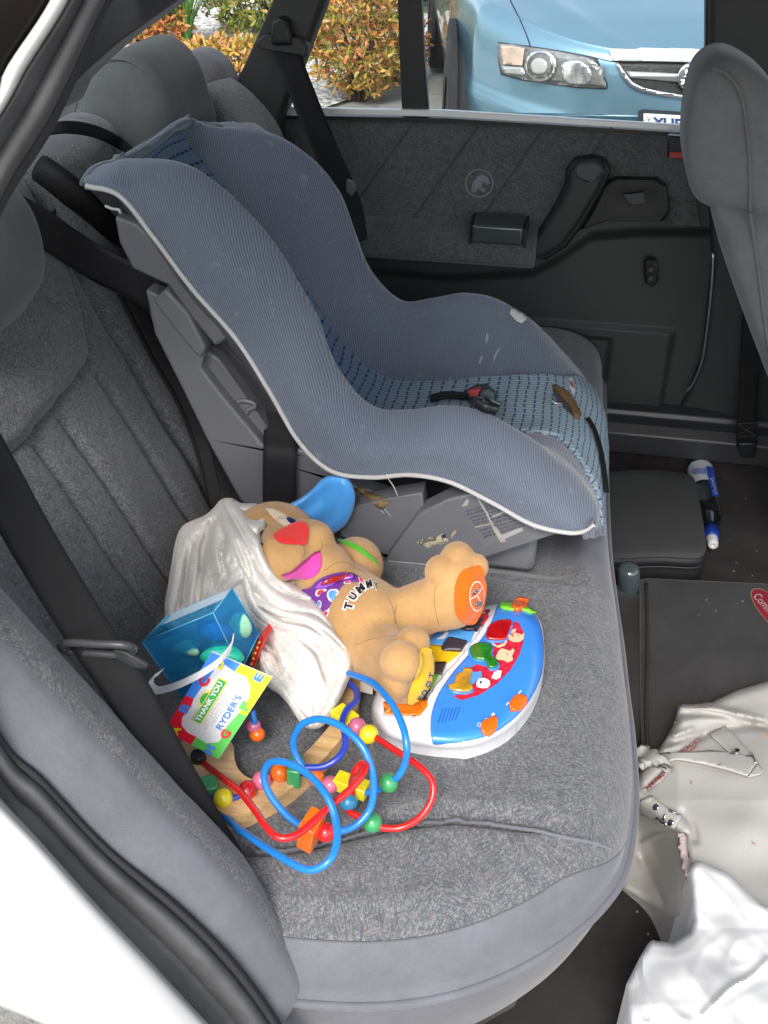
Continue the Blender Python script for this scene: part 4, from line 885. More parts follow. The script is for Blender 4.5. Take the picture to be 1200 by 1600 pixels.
slab('anchor', [(1152, 692), (1184, 692), (1180, 716), (1158, 716)], 1.322, .02, M['plastic_blk'], b4, bev=.004)
slab('webbing_fold', [(1151, 660), (1184, 658), (1184, 694), (1152, 694)], 1.330, .006, M['web'], b4, bev=.002)
for a, b_ in (((1154, 664), (1181, 680)), ((1181, 664), (1154, 680)), ((1153, 662), (1182, 661)), ((1154, 682), (1182, 681))):
    m_ = MB(); V, Fc = tube_geo([at(*a, y=1.3292), at(*b_, y=1.3292)], .0006, 5); m_.add(V, Fc); m_.build('stitching', plain('grey thread', (.07, .07, .065), .8), b4)
b5 = thing('belt_buckle', 'small black buckle with a red button on the far window ledge', 'buckle', at(1055, 250, y=1.37))
slab('buckle_case', [(1044, 212), (1068, 214), (1068, 250), (1043, 247)], 1.372, .02, M['plastic_blk'], b5, bev=.003)
slab('red_button', [(1046, 238), (1066, 238), (1066, 248), (1045, 247)], 1.369, .006, plain('dark red button', (.40, .03, .015), .4), b5, bev=.001)

# ================================================================ front seat
fs = thing('front_seat', 'grey velour front seat back and headrest with upright seam at right edge', 'car seat', (.4, 1.15, .25))
M['velour_f'] = velour('grey front seat velour', (.165, .165, .170))
pillow('headrest', [(1071, 249), (1074, 189), (1086, 134), (1106, 106), (1138, 95), (1173, 108), (1213, 142), (1258, 214), (1283, 314), (1270, 369), (1208, 354), (1158, 340), (1120, 333), (1092, 320), (1077, 292)], .98, 1.14, M['velour_f'], fs, .05)
hs = bpy.data.objects['headrest.002']
m_ = MB(); m_.tube(resample(P2([(1112, 106), (1138, 118), (1158, 152), (1168, 212), (1172, 272), (1172, 334)], y=.979), 50), .0025, 6); m_.build('seam', M['velour_f'], hs, smooth=True, sharp=0)
pillow('backrest', [(1114, 318), (1146, 326), (1206, 332), (1326, 344), (1446, 534), (1506, 774), (1406, 874), (1286, 794), (1232, 674), (1204, 604), (1174, 526), (1144, 444), (1122, 374)], .965, 1.22, M['velour_f'], fs, .05)
bk = bpy.data.objects['backrest.001']
m_ = MB(); m_.tube(resample(P2([(1172, 332), (1184, 414), (1194, 494), (1208, 574), (1228, 634)], y=.964), 50), .0028, 6); m_.build('seam', M['velour_f'], bk, smooth=True, sharp=0)
m_ = MB(); m_.prism([(x, .98, z) for x, z in [(.42, .50), (.50, .33), (.95, .33), (1.0, .52), (.9, .56), (.5, .54)]], (0, .36, 0)); bevel(m_.build('cushion', M['velour_f'], fs), .03, 4)
m_ = MB(); m_.prism([(x, 1.02, z) for x, z in [(.52, .34), (.50, .24), (.95, .24), (.93, .34)]], (0, .28, 0)); bevel(m_.build('seat_frame', M['plastic_blk'], fs), .01, 2)
# ================================================================ helpers for soft toys and cloth
def sdf_obj(name, f, lo, hi, step, mat, parent=None, smoothit=1, **k):
    V, Fc = surfnet(f, lo, hi, step); o = obj(name, V, Fc.tolist(), mat, parent, True, **k)
    bm = bmesh.new(); bm.from_mesh(o.data)
    for _ in range(smoothit): bmesh.ops.smooth_vert(bm, verts=bm.verts, factor=.5, use_axis_x=True, use_axis_y=True, use_axis_z=True)
    bmesh.ops.recalc_face_normals(bm, faces=bm.faces); bm.to_mesh(o.data); bm.free()
    L = np.array(wloc(parent)) if parent is not None else np.array(o.location)
    VIS[o.name] = (np.array([v.co[:] for v in o.data.vertices])+L, VIS[o.name][1]); return o
def dome(name, poly, zf, mat, parent=None, h=4, zbot=.548, edge=None, smoothpoly=120, **k):
    """solid with a picture-measured outline: zf(points, distance to edge) gives the real height of its top"""
    if smoothpoly: poly = resample(poly, smoothpoly, closed=True)
    V2, Fc = poly2d_mesh(poly, h); P_ = np.asarray(poly); loop = np.vstack([P_, P_[:1]])
    e = seg_dist(V2, loop); z = zf(V2, e); T = np.array([at(x, y, z=q) for (x, y), q in zip(V2, z)])
    ed = set()
    for f in Fc:
        for a, b in zip(f, f[1:]+f[:1]): ed.add((a, b))
    n = len(T); bd = [(a, b) for a, b in ed if (b, a) not in ed]; B = T.copy(); B[:, 2] = (T[:, 2]-.003) if isinstance(zbot, str) else zbot
    Vall = np.vstack([T, B]); Fa = [list(f) for f in Fc]+[[i+n for i in reversed(f)] for f in Fc]+[[b, a, a+n, b+n] for a, b in bd]
    o = obj(name, Vall, Fa, mat, parent, True, **k); bm = bmesh.new(); bm.from_mesh(o.data); bmesh.ops.recalc_face_normals(bm, faces=bm.faces); bm.to_mesh(o.data); bm.free()
    autosm(o, 50); VIS[o.name] = (T, Fc); return o
def Q(px, py, z): return at(px, py, z=z)
def z6(pts): return [(500+x/3, 820+y/3) for x, y in pts]
def z5(pts): return [(200+x/3, 720+y/3) for x, y in pts]
def z8(pts): return [(380+x/5, 780+y/5) for x, y in pts]
def z7(pts): return [(200+x/2.3077, 950+y/2.3077) for x, y in pts]

# ================================================================ toy keyboard
pt = thing('toy_piano', 'blue and white toy keyboard with light up buttons under the plush dog feet', 'toy', Q(720, 1050, .55))
M['toy_white'] = plain('white toy plastic', (.78, .77, .80), .28, var=.03)
M['toy_blue'] = plain('blue toy plastic', (.045, .25, .80), .25, var=.06, vscale=20, coat=.2)
M['orange_knob'] = plain('orange toy plastic', (.85, .13, .01), .25, coat=.4)
outl = z6([(243, 850), (252, 905), (275, 958), (315, 998), (400, 1028), (540, 1052), (680, 1052), (790, 1022), (900, 955), (990, 850), (1040, 730), (1053, 610), (1042, 480), (1012, 420), (960, 386), (880, 374), (780, 380), (660, 420), (480, 520), (350, 640), (270, 770)])
ZT = .556
def zf_case(P, e): f = np.clip(e/26, 0, 1); return ZT+.006+.030*np.sqrt(np.clip(1-(1-f)**2, 0, 1))-np.where(in_poly(P, keyp), .006, 0)
keyp = z6([(298, 845), (300, 888), (450, 897), (490, 838), (545, 745), (640, 640), (735, 520), (790, 430), (785, 412), (700, 420), (500, 520), (380, 640)])
case = dome('case', outl, zf_case, M['toy_white'], pt, h=2.6, zbot=.530)
tc = bvh(case)
bl = patch('top_shell', z6([(838, 380), (900, 378), (955, 392), (1005, 430), (1034, 510), (1040, 610), (1026, 715), (965, 835), (880, 925), (780, 985), (670, 1012), (560, 1022), (530, 1020), (518, 960), (525, 880), (560, 790), (622, 700), (700, 610), (770, 520), (812, 440)]), tc, M['toy_blue'], pt, h=4, off=-.0004, thick=.0028, smoothpoly=90)
tb = bvh(bl)
M['key_dark'] = plain('dark grey key', (.045, .035, .045), .3)
for nm, pl, col in (('key', [(599, 1100), (640, 1097), (666, 1092), (668, 1104), (656, 1119), (602, 1116)], (.85, .22, .01)), ('key', [(670, 1056), (688, 1052), (672, 1080), (660, 1082)], (.22, .55, .05)),
                    ('key', [(668, 1008), (722, 1014), (716, 1024), (698, 1038), (676, 1042), (662, 1030)], (.90, .55, .01)), ('key', [(655, 996), (690, 985), (712, 978), (744, 982), (736, 1002), (722, 1013), (672, 1009)], (.10, .38, .85)),
                    ('key', [(742, 966), (758, 955), (766, 955), (763, 966), (752, 980), (740, 980)], (.75, .02, .06))):
    patch(nm, pl, tc, plain('key colour %.2f' % col[0], col, .35, var=.15, vscale=200), pt, h=6, off=.0004, thick=.002)
patch('key_marking', z6([(505, 540), (520, 520), (560, 500), (600, 500), (605, 520), (580, 545), (545, 548), (575, 530), (590, 515), (560, 512), (530, 530), (515, 548)]), tc, M['toy_white'], pt, h=5, off=.0032)
for pl in ([(713, 984), (722, 975), (734, 971), (755, 973), (748, 988), (730, 989)], [(689, 1017), (698, 1003), (704, 1001), (730, 1007), (720, 1021), (694, 1020)], [(675, 1054), (679, 1040), (697, 1040), (690, 1057)], [(655, 1095), (668, 1081), (676, 1078), (664, 1096)]):
    patch('dark_key', pl, tc, M['key_dark'], pt, h=5, off=.0022, thick=.004)
# picture panel and its little animals
pan = z6([(893, 455), (930, 458), (952, 500), (955, 545), (935, 610), (890, 685), (825, 750), (745, 800), (665, 824), (628, 808), (630, 800), (700, 795), (715, 740), (690, 680), (735, 655), (790, 670), (820, 640), (805, 590), (830, 550), (880, 540), (905, 500)])
pn = patch('picture_panel', pan, tb, plain('red curtain picture', (.60, .02, .05), .35, var=.45, vscale=260), pt, h=4, off=.0006)
tp = bvh(pn, bl)
cream = plain('cream picture ink', (.80, .55, .35), .4); whi = M['toy_white']; 
for nm, pl, mt in (('cat_picture', [(880, 515), (900, 525), (915, 510), (945, 520), (958, 512), (955, 540), (935, 555), (905, 555), (885, 545)], cream),
                   ('cat_picture', [(900, 495), (920, 490), (918, 500), (905, 515), (893, 512)], cream), ('cat_picture', [(805, 555), (830, 572), (860, 560), (872, 545), (878, 552), (866, 572), (835, 582), (810, 570)], cream),
                   ('dog_picture', [(835, 600), (850, 585), (870, 590), (890, 598), (905, 585), (912, 595), (900, 620), (905, 640), (880, 652), (855, 640), (820, 640), (828, 615)], cream),
                   ('dog_picture', [(893, 587), (910, 585), (908, 603), (898, 606)], plain('brown picture ink', (.25, .08, .03), .4)),
                   ('dog_picture', [(850, 615), (868, 610), (874, 625), (860, 634), (846, 630)], whi), ('page_picture', [(815, 695), (835, 685), (852, 690), (845, 720), (825, 730), (803, 722)], whi),
                   ('bird_picture', [(732, 745), (745, 725), (770, 722), (795, 735), (798, 755), (785, 770), (760, 772), (735, 765)], whi),
                   ('bird_picture', [(740, 748), (752, 730), (772, 728), (790, 740), (790, 755), (775, 765), (748, 764)], plain('light green picture ink', (.30, .75, .12), .4)),
                   ('fish_picture', [(700, 690), (730, 695), (755, 690), (760, 715), (735, 735), (712, 755), (700, 740)], plain('sky blue picture ink', (.08, .30, .75), .4))):
    patch(nm, z6(pl), tp, mt, pt, h=4, off=.0008+.0001*len(pl))
for pl in ([(748, 742), (756, 738), (758, 750), (750, 752)], [(902, 528), (906, 526), (906, 532), (902, 533)], [(925, 524), (929, 523), (929, 529), (925, 530)], [(876, 612), (881, 610), (881, 617), (876, 618)]):
    patch('eye_picture', z6(pl), tp, M['ink'], pt, h=4, off=.0026)
gold = plain('amber clear plastic', (.50, .27, .02), .12, coat=.8, var=.4, vscale=90); grn = plain('green clear plastic', (.02, .20, .02), .12, coat=.8, var=.4, vscale=90); redc = plain('red clear plastic', (.45, .006, .01), .1, coat=.8, var=.3, vscale=60)
for pl, mt in (([(782, 542), (785, 500), (800, 478), (835, 462), (880, 456), (897, 470), (885, 515), (862, 546)], redc), ([(702, 605), (712, 580), (745, 566), (788, 568), (808, 590), (800, 625), (832, 648), (828, 674), (792, 678), (772, 645), (740, 640), (715, 630)], grn), ([(600, 765), (628, 755), (640, 715), (668, 705), (676, 684), (708, 688), (706, 730), (700, 752), (716, 775), (690, 790), (630, 786)], gold)):
    c = np.mean(pl, 0); ring_ = [tuple(c+(np.array(p)-c)*1.12) for p in pl]
    patch('button_rim', z6(ring_), tb, M['toy_blue'], pt, h=4, off=.0003, thick=.0016, smoothpoly=40)
    patch('light_button', z6(pl), tb, mt, pt, h=3, off=.001, thick=.004, smoothpoly=40)
for pl in ([(750, 972), (756, 950), (785, 932), (820, 918), (818, 945), (790, 975), (765, 985)], [(884, 872), (892, 848), (915, 822), (945, 815), (944, 842), (920, 872), (896, 882)], [(898, 404), (905, 385), (925, 369), (965, 374), (966, 390), (950, 410), (920, 417)]):
    patch('slider_knob', z6(pl), tc, M['orange_knob'], pt, h=3, off=.002, thick=.006, smoothpoly=30)
patch('handle_tab', z6([(845, 400), (852, 380), (880, 374), (950, 388), (1002, 420), (985, 424), (940, 410), (900, 412)]), tc, plain('lime toy plastic', (.22, .70, .03), .3), pt, h=4, off=.002, thick=.003, smoothpoly=40)
for i in range(6):
    x = 552+i*16; y = 905-i*2
    patch('speaker_slit', z6([(x, y+26-i), (x+4, y+28-i), (x+26, y-40), (x+22, y-42)]), tb, plain('blue slit', (.02, .12, .45), .4), pt, h=10, off=.0005)
V2, F2 = [], []; n = 20
for i, r in enumerate((2.1, 3.1)): V2 += ring_px((748.6, 1132.8), r, n)
drape('volume_mark', np.array(V2), [[i, (i+1) % n, (i+1) % n+n, i+n] for i in range(n)], tb, whi, pt, .0006)
for cx, cy, r in ((760.5, 1125, 2.6), (770.5, 1117.5, 3.2)): patch('volume_mark', ring_px((cx, cy), r, 10), tb, whi, pt, h=5, off=.0006)
for s_, c in (('▪', (0, 0)),): pass
for cx, cy in ((793, 1100), (803, 1091), (812, 1082)): patch('mode_mark', [(cx-3, cy+2), (cx+1, cy-3), (cx+3, cy-2), (cx-1, cy+3)], tb, whi, pt, h=5, off=.0006)

# ================================================================ plush dog
pl_m = plush('tan plush', (.60, .355, .15)); pd = thing('plush_dog', 'tan plush puppy lying on its back with purple bib and orange and yellow soles', 'plush toy', Q(560, 990, .55))
parts = []
torso_c = Q(566, 968, .606); ax1 = Q(615, 1010, .606)-Q(510, 905, .606); ax1 /= np.linalg.norm(ax1); Mt = np.stack([ax1, np.cross([0, 0, 1], ax1), [0, 0, 1]], 1)
foot_o = Q(719, 921, .643); foot_y = Q(632, 1046, .620)
fx = frame([.96, -.12, .25])
def dog(p):
    d = s_ell(p, torso_c, (.064, .053, .047), Mt)
    d = smin(d, s_ell(p, Q(528, 925, .608), (.046, .040, .040)), .015)
    d = smin(d, s_ell(p, Q(600, 985, .602), (.044, .044, .040)), .012)
    # orange-soled leg
    l = s_cone(p, Q(612, 968, .612), Q(688, 940, .635), .030, .031)
    l = smin(l, s_ell(p, foot_o, (.0275, .036, .047)), .014)
    toes = np.minimum(np.minimum(s_ell(p, Q(715, 873, .678), (.0195,)*3), s_ell(p, Q(690, 893, .672), (.0190,)*3)), s_ell(p, Q(742, 886, .672), (.0155,)*3))
    l = smin(l, toes, .0015); d = smin(d, l, .006)
    # yellow-soled leg
    l = s_cone(p, Q(580, 1010, .600), Q(622, 1042, .614), .037, .034)
    l = smin(l, s_ell(p, foot_y, (.030, .034, .036)), .012)
    toes = np.minimum(np.minimum(s_ell(p, Q(626, 1034, .655), (.0215,)*3), s_ell(p, Q(646, 1003, .648), (.0175,)*3)), s_ell(p, Q(614, 1070, .630), (.0165,)*3))
    l = smin(l, toes, .0012); d = smin(d, l, .006)
    # far arm
    a = s_cone(p, Q(520, 900, .612), Q(560, 884, .617), .028, .030)
    a = smin(a, s_ell(p, Q(556, 868, .626), (.027, .026, .021)), .006); d = smin(d, a, .006)
    # near arm under the cloth
    d = smin(d, s_cone(p, Q(520, 960, .60), Q(500, 1030, .585), .025, .022), .008)
    # head, muzzle lobes, jaw
    h = s_ell(p, Q(428, 852, .632), (.056, .056, .052))
    h = smin(h, s_ell(p, Q(505, 892, .640), (.036, .034, .034)), .012)
    h = smin(h, s_ell(p, Q(496, 888, .652), (.026, .026, .024)), .01)
    mz = smin(s_ell(p, Q(441, 869, .672), (.031, .031, .027)), s_ell(p, Q(488, 846, .668), (.026, .026, .025)), .012)
    mz = smin(mz, s_ell(p, Q(452, 842, .676), (.032, .028, .022)), .010)
    h = smin(h, mz, .006); d = smin(d, h, .006)
    return d
pa = np.array([Q(380, 790, .60), Q(380, 940, .60), Q(780, 860, .60), Q(700, 1110, .60)]); lo = pa.min(0)-.05; hi = pa.max(0)+.05; lo[2] = .548; hi[2] = .72
body = sdf_obj('body', dog, lo, hi, .0027, pl_m, pd, 2)
tdog = bvh(body)
def dp_(name, poly, mat, off=.0006, thick=.0006, h=3, sp=0, tree=None, **k): return patch(name, poly, tree or tdog, mat, pd, h=h, off=off, thick=thick, smoothpoly=sp, **k)
org = plush('orange plush', (.86, .15, .012), .12); yel = plush('yellow plush', (.90, .52, .02), .12)
dp_('sole', z6([(690, 205), (752, 192), (770, 240), (774, 330), (757, 400), (725, 458), (690, 466), (655, 445), (632, 400), (632, 300), (655, 230)]), org, .0008, .0006, 3, 50, label='orange sole with a printed circle')
dp_('sole', z6([(465, 590), (505, 573), (524, 598), (531, 680), (508, 760), (460, 822), (415, 842), (413, 790), (440, 720), (466, 650)]), yel, .0008, .0006, 3, 50, label='yellow sole with lettering')
dp_('paw_pad', [(528, 846), (534, 844), (547, 847), (566, 857), (584, 873), (590, 884), (580, 876), (560, 862), (542, 853)], plush('green plush', (.10, .50, .03), .1), .0006, .0015)
# sole print: circle split in three with ABC and OFF
wt = plain('white print', (.80, .79, .76), .7)
c = (744.5, 931.5); V2 = []; n = 30
for r in (1.0, .93): V2 += [(c[0]+math.cos(t)*11.5*r, c[1]+math.sin(t)*23.5*r) for t in np.linspace(0, 2*math.pi, n, endpoint=False)]
sole = [o for o in pd.children if o.name.startswith('sole')]; ts = bvh(sole[0], body); ts2 = bvh(sole[1], body)
drape('print', np.array(V2), [[i, (i+1) % n, (i+1) % n+n, i+n] for i in range(n)], ts, wt, pd, .0008)
for a, b_ in (((745, 930), (754, 916)), ((745, 930), (734, 936)), ((745, 930), (753, 945))):
    dx, dy = b_[0]-a[0], b_[1]-a[1]; L_ = math.hypot(dx, dy); nx, ny = -dy/L_*.6, dx/L_*.6
    patch('print', [(a[0]+nx, a[1]+ny), (b_[0]+nx, b_[1]+ny), (b_[0]-nx, b_[1]-ny), (a[0]-nx, a[1]-ny)], ts, wt, pd, h=4, off=.0008)
def word(s, c, r, u, tree, off=.001, b=.03):
    text_on('lettering', s, c, r, u, tree, wt, pd, off=off, bold=b+.06); text_on('lettering', s, c, r, u, tree, M['ink'], pd, off=off+.0005, bold=b)
word('ABC', (741.5, 924), (12, -9), (1, -8), ts); word('OFF', (746, 943), (12, 1), (-.5, -8), ts)
for s_, c_, r_, u_ in (('O', (661.5, 1081), (5, -8), (-6, -3.5)), ('O', (667.5, 1068), (4.5, -9), (-6, -3)), ('T', (672, 1055), (2.5, -9), (-6, -1.5)), ('F', (655.5, 1090), (5, -6), (-5, -4))): word(s_, c_, r_, u_, ts2)
# bib with coloured letters
bib = z8([(430, 715), (520, 690), (570, 640), (640, 600), (740, 572), (820, 575), (880, 600), (940, 645), (900, 650), (800, 665), (742, 725), (700, 800), (662, 870), (640, 950), (600, 930), (560, 860), (500, 790)])
dp_('bib', bib, plain('purple bib cloth', (.17, .035, .30), .85, bumpd=.0003), .0008, .0012, 3, 60)
tbb = bvh(*[o for o in pd.children if o.name.startswith('bib')], body)
redp = plain('red print', (.70, .03, .04), .7); blup = plain('blue print', (.10, .35, .80), .7)
def blob(pts, m1, tree=tbb, off=.0008):
    c = np.mean(pts, 0); big = [tuple(c+(np.array(p)-c)*1.5) for p in pts]
    patch('print', z8(big), tree, wt, pd, h=3, off=off, smoothpoly=24); patch('print', z8(pts), tree, m1, pd, h=3, off=off+.0006, smoothpoly=24)
blob([(578, 735), (590, 708), (625, 705), (640, 720), (610, 725), (598, 748)], redp); blob([(672, 745), (690, 722), (725, 722), (735, 740), (715, 760), (700, 785), (680, 775)], blup)
blob([(620, 905), (640, 885), (665, 870), (655, 910), (635, 925)], redp); blob([(795, 655), (810, 645), (835, 648), (825, 662)], redp); blob([(905, 618), (925, 625), (935, 640), (915, 640)], redp); blob([(590, 815), (600, 800), (612, 815), (605, 840)], blup)
# squeeze button on the bib
patch('button_ring', z8([(570, 680), (580, 655), (640, 620), (740, 600), (830, 600), (865, 615), (850, 632), (780, 645), (690, 658), (620, 680)]), tbb, plain('violet shiny plastic', (.33, .08, .55), .2, coat=.5), pd, h=3, off=.001, thick=.004, smoothpoly=50)
patch('button', z8([(600, 645), (640, 612), (700, 592), (790, 585), (795, 600), (740, 620), (680, 632), (620, 642)]), tbb, plain('dark red shiny plastic', (.35, .01, .015), .15, coat=.5), pd, h=3, off=.0045, thick=.004, smoothpoly=40)
# TUMMY on the belly
tum = [('T', (545.5, 948), (4.5, -15), (-17, -4)), ('U', (552, 933.5), (8, -11.5), (-14, -8.5)), ('M', (563, 921.5), (13, -11.5), (-10, -13)), ('M', (576, 914.5), (12, -4), (-4, -15)), ('Y', (586.5, 917.5), (7, 3), (-2, -14))]
for s_, c_, r_, u_ in tum: text_on('lettering', s_, c_, r_, u_, tdog, wt, pd, off=.0016, bold=.13)
for s_, c_, r_, u_ in tum: text_on('lettering', s_, c_, tuple(.70*v for v in r_), tuple(.72*v for v in u_), tdog, M['ink'], pd, off=.0024, bold=.05)
# nose, mouth, eye patch
nose_p = resample(z8([(242, 295), (270, 268), (330, 232), (400, 200), (445, 188), (480, 200), (502, 235), (503, 275), (490, 330), (473, 365), (430, 360), (350, 357), (300, 350), (258, 325)]), 60, closed=True)
V2, Fc = poly2d_mesh(nose_p, 2.5); e = seg_dist(V2, np.vstack([nose_p, nose_p[:1]])); 
no = drape('nose', V2, Fc, tdog, plush('red plush', (.80, .035, .03), .1), pd, .0008, .003)
mouth_p = z8([(300, 585), (360, 568), (410, 535), (455, 490), (500, 455), (560, 430), (598, 416), (612, 455), (612, 520), (588, 575), (540, 612), (490, 622), (420, 612), (350, 618), (310, 600)])
dp_('mouth', mouth_p, plush('pink plush', (.75, .08, .40), .1), .0006, .0015, 3, 0)
dp_('mouth_line', z8([(298, 582), (350, 568), (400, 535), (450, 488), (500, 452), (560, 425), (598, 412), (600, 424), (560, 440), (505, 468), (455, 505), (405, 552), (352, 578), (300, 590)]), plush('deep pink seam', (.35, .02, .16), .1), .0022, .0006, 3)
dp_('eye_patch', z8([(172, 72), (230, 78), (300, 110), (360, 145), (400, 175), (380, 205), (345, 225), (290, 195), (230, 145)]), plush('cream plush', (.78, .64, .46), .08), .0006, .001, 3)
dp_('eye', z8([(320, 148), (352, 148), (405, 170), (418, 190), (385, 208), (355, 195)]), wt, .0018, .0006, 2); dp_('eye', z8([(336, 166), (360, 160), (400, 175), (412, 190), (376, 208), (352, 190)]), plain('navy eye print', (.008, .015, .07), .4), .0026, .0006, 2)
dp_('eye', z8([(140, 345), (150, 343), (160, 352), (158, 366), (148, 362)]), M['ink'], .0012, .001, 2)
# satin ear leaning on the child seat
ear_o = resample(z5([(672, 228), (700, 216), (760, 200), (830, 160), (885, 110), (915, 80), (960, 68), (1020, 72), (1050, 110), (1065, 165), (1055, 230), (1020, 300), (960, 345), (910, 362), (880, 335), (830, 290), (740, 255)]), 90, closed=True)
V2, Fc = poly2d_mesh(ear_o, 3); e = seg_dist(V2, np.vstack([ear_o, ear_o[:1]])); k = np.clip((V2[:, 0]-424)/130, 0, 1)
yy = .556+.030*np.clip(k*1.6, 0, 1); bul = .010*np.sqrt(np.clip(e/14, 0, 1))+.005*np.sin((V2[:, 0]*.75+V2[:, 1]*.9)/7.5)*np.clip(e/12, 0, 1)*np.exp(-((k-.35)/.35)**2)
Fr = np.array([at(x, y, y=q-b_) for (x, y), q, b_ in zip(V2, yy, bul)]); Bk = np.array([at(x, y, y=q+.004+b_*.6) for (x, y), q, b_ in zip(V2, yy, bul)])
ed = set((a, b) for f in Fc for a, b in zip(f, f[1:]+f[:1])); n = len(Fr); sd_ = [[b, a, a+n, b+n] for a, b in ed if (b, a) not in ed]
sat = plain('blue satin', (.07, .34, .78), .28, var=.12, vscale=15, sheen=.3)
er = obj('ear', np.vstack([Fr, Bk]), [list(f) for f in Fc]+[[i+n for i in reversed(f)] for f in Fc]+sd_, sat, pd, True)
bm = bmesh.new(); bm.from_mesh(er.data); bmesh.ops.recalc_face_normals(bm, faces=bm.faces); bm.to_mesh(er.data); bm.free()
m_ = MB(); m_.add([Q(*p, .565) for p in ((557, 1062), (583, 1068), (582, 1085), (560, 1080))]+[Q(*p, .566) for p in ((557, 1062), (583, 1068), (582, 1085), (560, 1080))], [(0, 1, 2, 3), (7, 6, 5, 4)]); m_.build('care_label', wt, pd)

# stitched seams, wrinkle shade drawn as dark lines, and the short pile
dkp = plush('tan seam and wrinkle shade', (.30, .15, .05), .1)
def seam_wrinkle_line(pts, w_=1.1):
    P_ = resample(pts, 26); T_ = np.gradient(P_, axis=0); T_ /= np.linalg.norm(T_, axis=1)[:, None]; N2 = np.stack([-T_[:, 1], T_[:, 0]], 1)*w_/2
    patch('seam', list(map(tuple, P_+N2))+list(map(tuple, (P_-N2)[::-1])), tdog, dkp, pd, h=8, off=.0004)  # stitched seams and painted wrinkle shade alike
for pts in (z6([(545, 285), (535, 340), (545, 420), (560, 475)]), z6([(360, 375), (350, 430), (372, 500)]), z6([(318, 345), (345, 400), (352, 470)]), z6([(165, 565), (230, 540), (300, 525), (360, 520)]), z8([(470, 362), (478, 410), (470, 455)]), z8([(610, 330), (618, 370), (600, 410)]), z8([(255, 280), (225, 240), (205, 195)]), z6([(20, 215), (90, 175), (170, 200), (240, 255)])): seam_wrinkle_line(pts, .9)
bv_, bf_ = VIS[body.name]; bv_ = np.asarray(bv_); tri = np.array([t for q in bf_ for t in ((q[0], q[1], q[2]), (q[0], q[2], q[3]))]); A3, B3, C3 = bv_[tri[:, 0]], bv_[tri[:, 1]], bv_[tri[:, 2]]
crs = np.cross(B3-A3, C3-A3); ar_ = np.linalg.norm(crs, axis=1); rp = np.random.default_rng(3); pick = rp.choice(len(tri), 42000, p=ar_/ar_.sum()); u_ = rp.random((42000, 2)); fl_ = u_.sum(1) > 1; u_[fl_] = 1-u_[fl_]
pp_ = A3[pick]+(B3-A3)[pick]*u_[:, :1]+(C3-A3)[pick]*u_[:, 1:]; nn_ = crs[pick]/ar_[pick][:, None]
if np.mean([np.dot(nn_[i], pp_[i]-torso_c) for i in range(0, 2000)]) < 0: nn_ = -nn_
cover_ = bvh(*[o for o in pd.children if o.name.split('.')[0] in ('sole', 'paw_pad', 'bib', 'nose', 'mouth', 'eye_patch', 'eye', 'lettering', 'button_ring', 'button', 'mouth_line')])
V = []; Fc = []
for p, q in zip(pp_, nn_):
    if q[2] < -.5 or cover_.ray_cast(Vector(p-q*.001), Vector(q), .012)[0] is not None: continue
    d = q+rp.normal(size=3)*.45+np.array([.25, -.1, 0]); d /= np.linalg.norm(d); s_ = np.cross(d, rp.normal(size=3)); s_ /= np.linalg.norm(s_); b0 = len(V); l = .0013*(.5+rp.random()); V += [p-q*.0003-s_*.00028, p-q*.0003+s_*.00028, p+d*l]; Fc.append((b0, b0+1, b0+2))
obj('pile', V, Fc, pl_m, pd, False, kind='stuff')

# ================================================================ crumpled white cloth
def folds(P, fl, A=.010):
    h = np.zeros(len(P))
    for pts, w_, a in fl:
        d = seg_dist(P, resample(pts, 24)); h = np.maximum(h, a*A*np.sqrt(np.clip(1-(d/w_)**2, 0, 1)))
    return h
cl_o = [(343, 782), (352, 778), (366, 779), (376, 786), (402, 787), (413, 797), (420, 814), (417, 826), (407, 829), (409, 844), (413, 862), (422, 880), (434, 897), (447, 906), (455, 903), (466, 897), (477, 899), (480, 918), (492, 930), (507, 952), (520, 972), (534, 990), (549, 1006), (555, 1022), (552, 1044), (540, 1072), (524, 1105), (508, 1128), (494, 1136), (478, 1134), (466, 1122), (452, 1100), (436, 1082), (420, 1072), (408, 1050), (402, 1020), (404, 995), (396, 985), (340, 1000), (268, 985), (257, 950), (262, 915), (268, 880), (273, 850), (285, 822), (318, 806), (330, 797), (338, 788)]
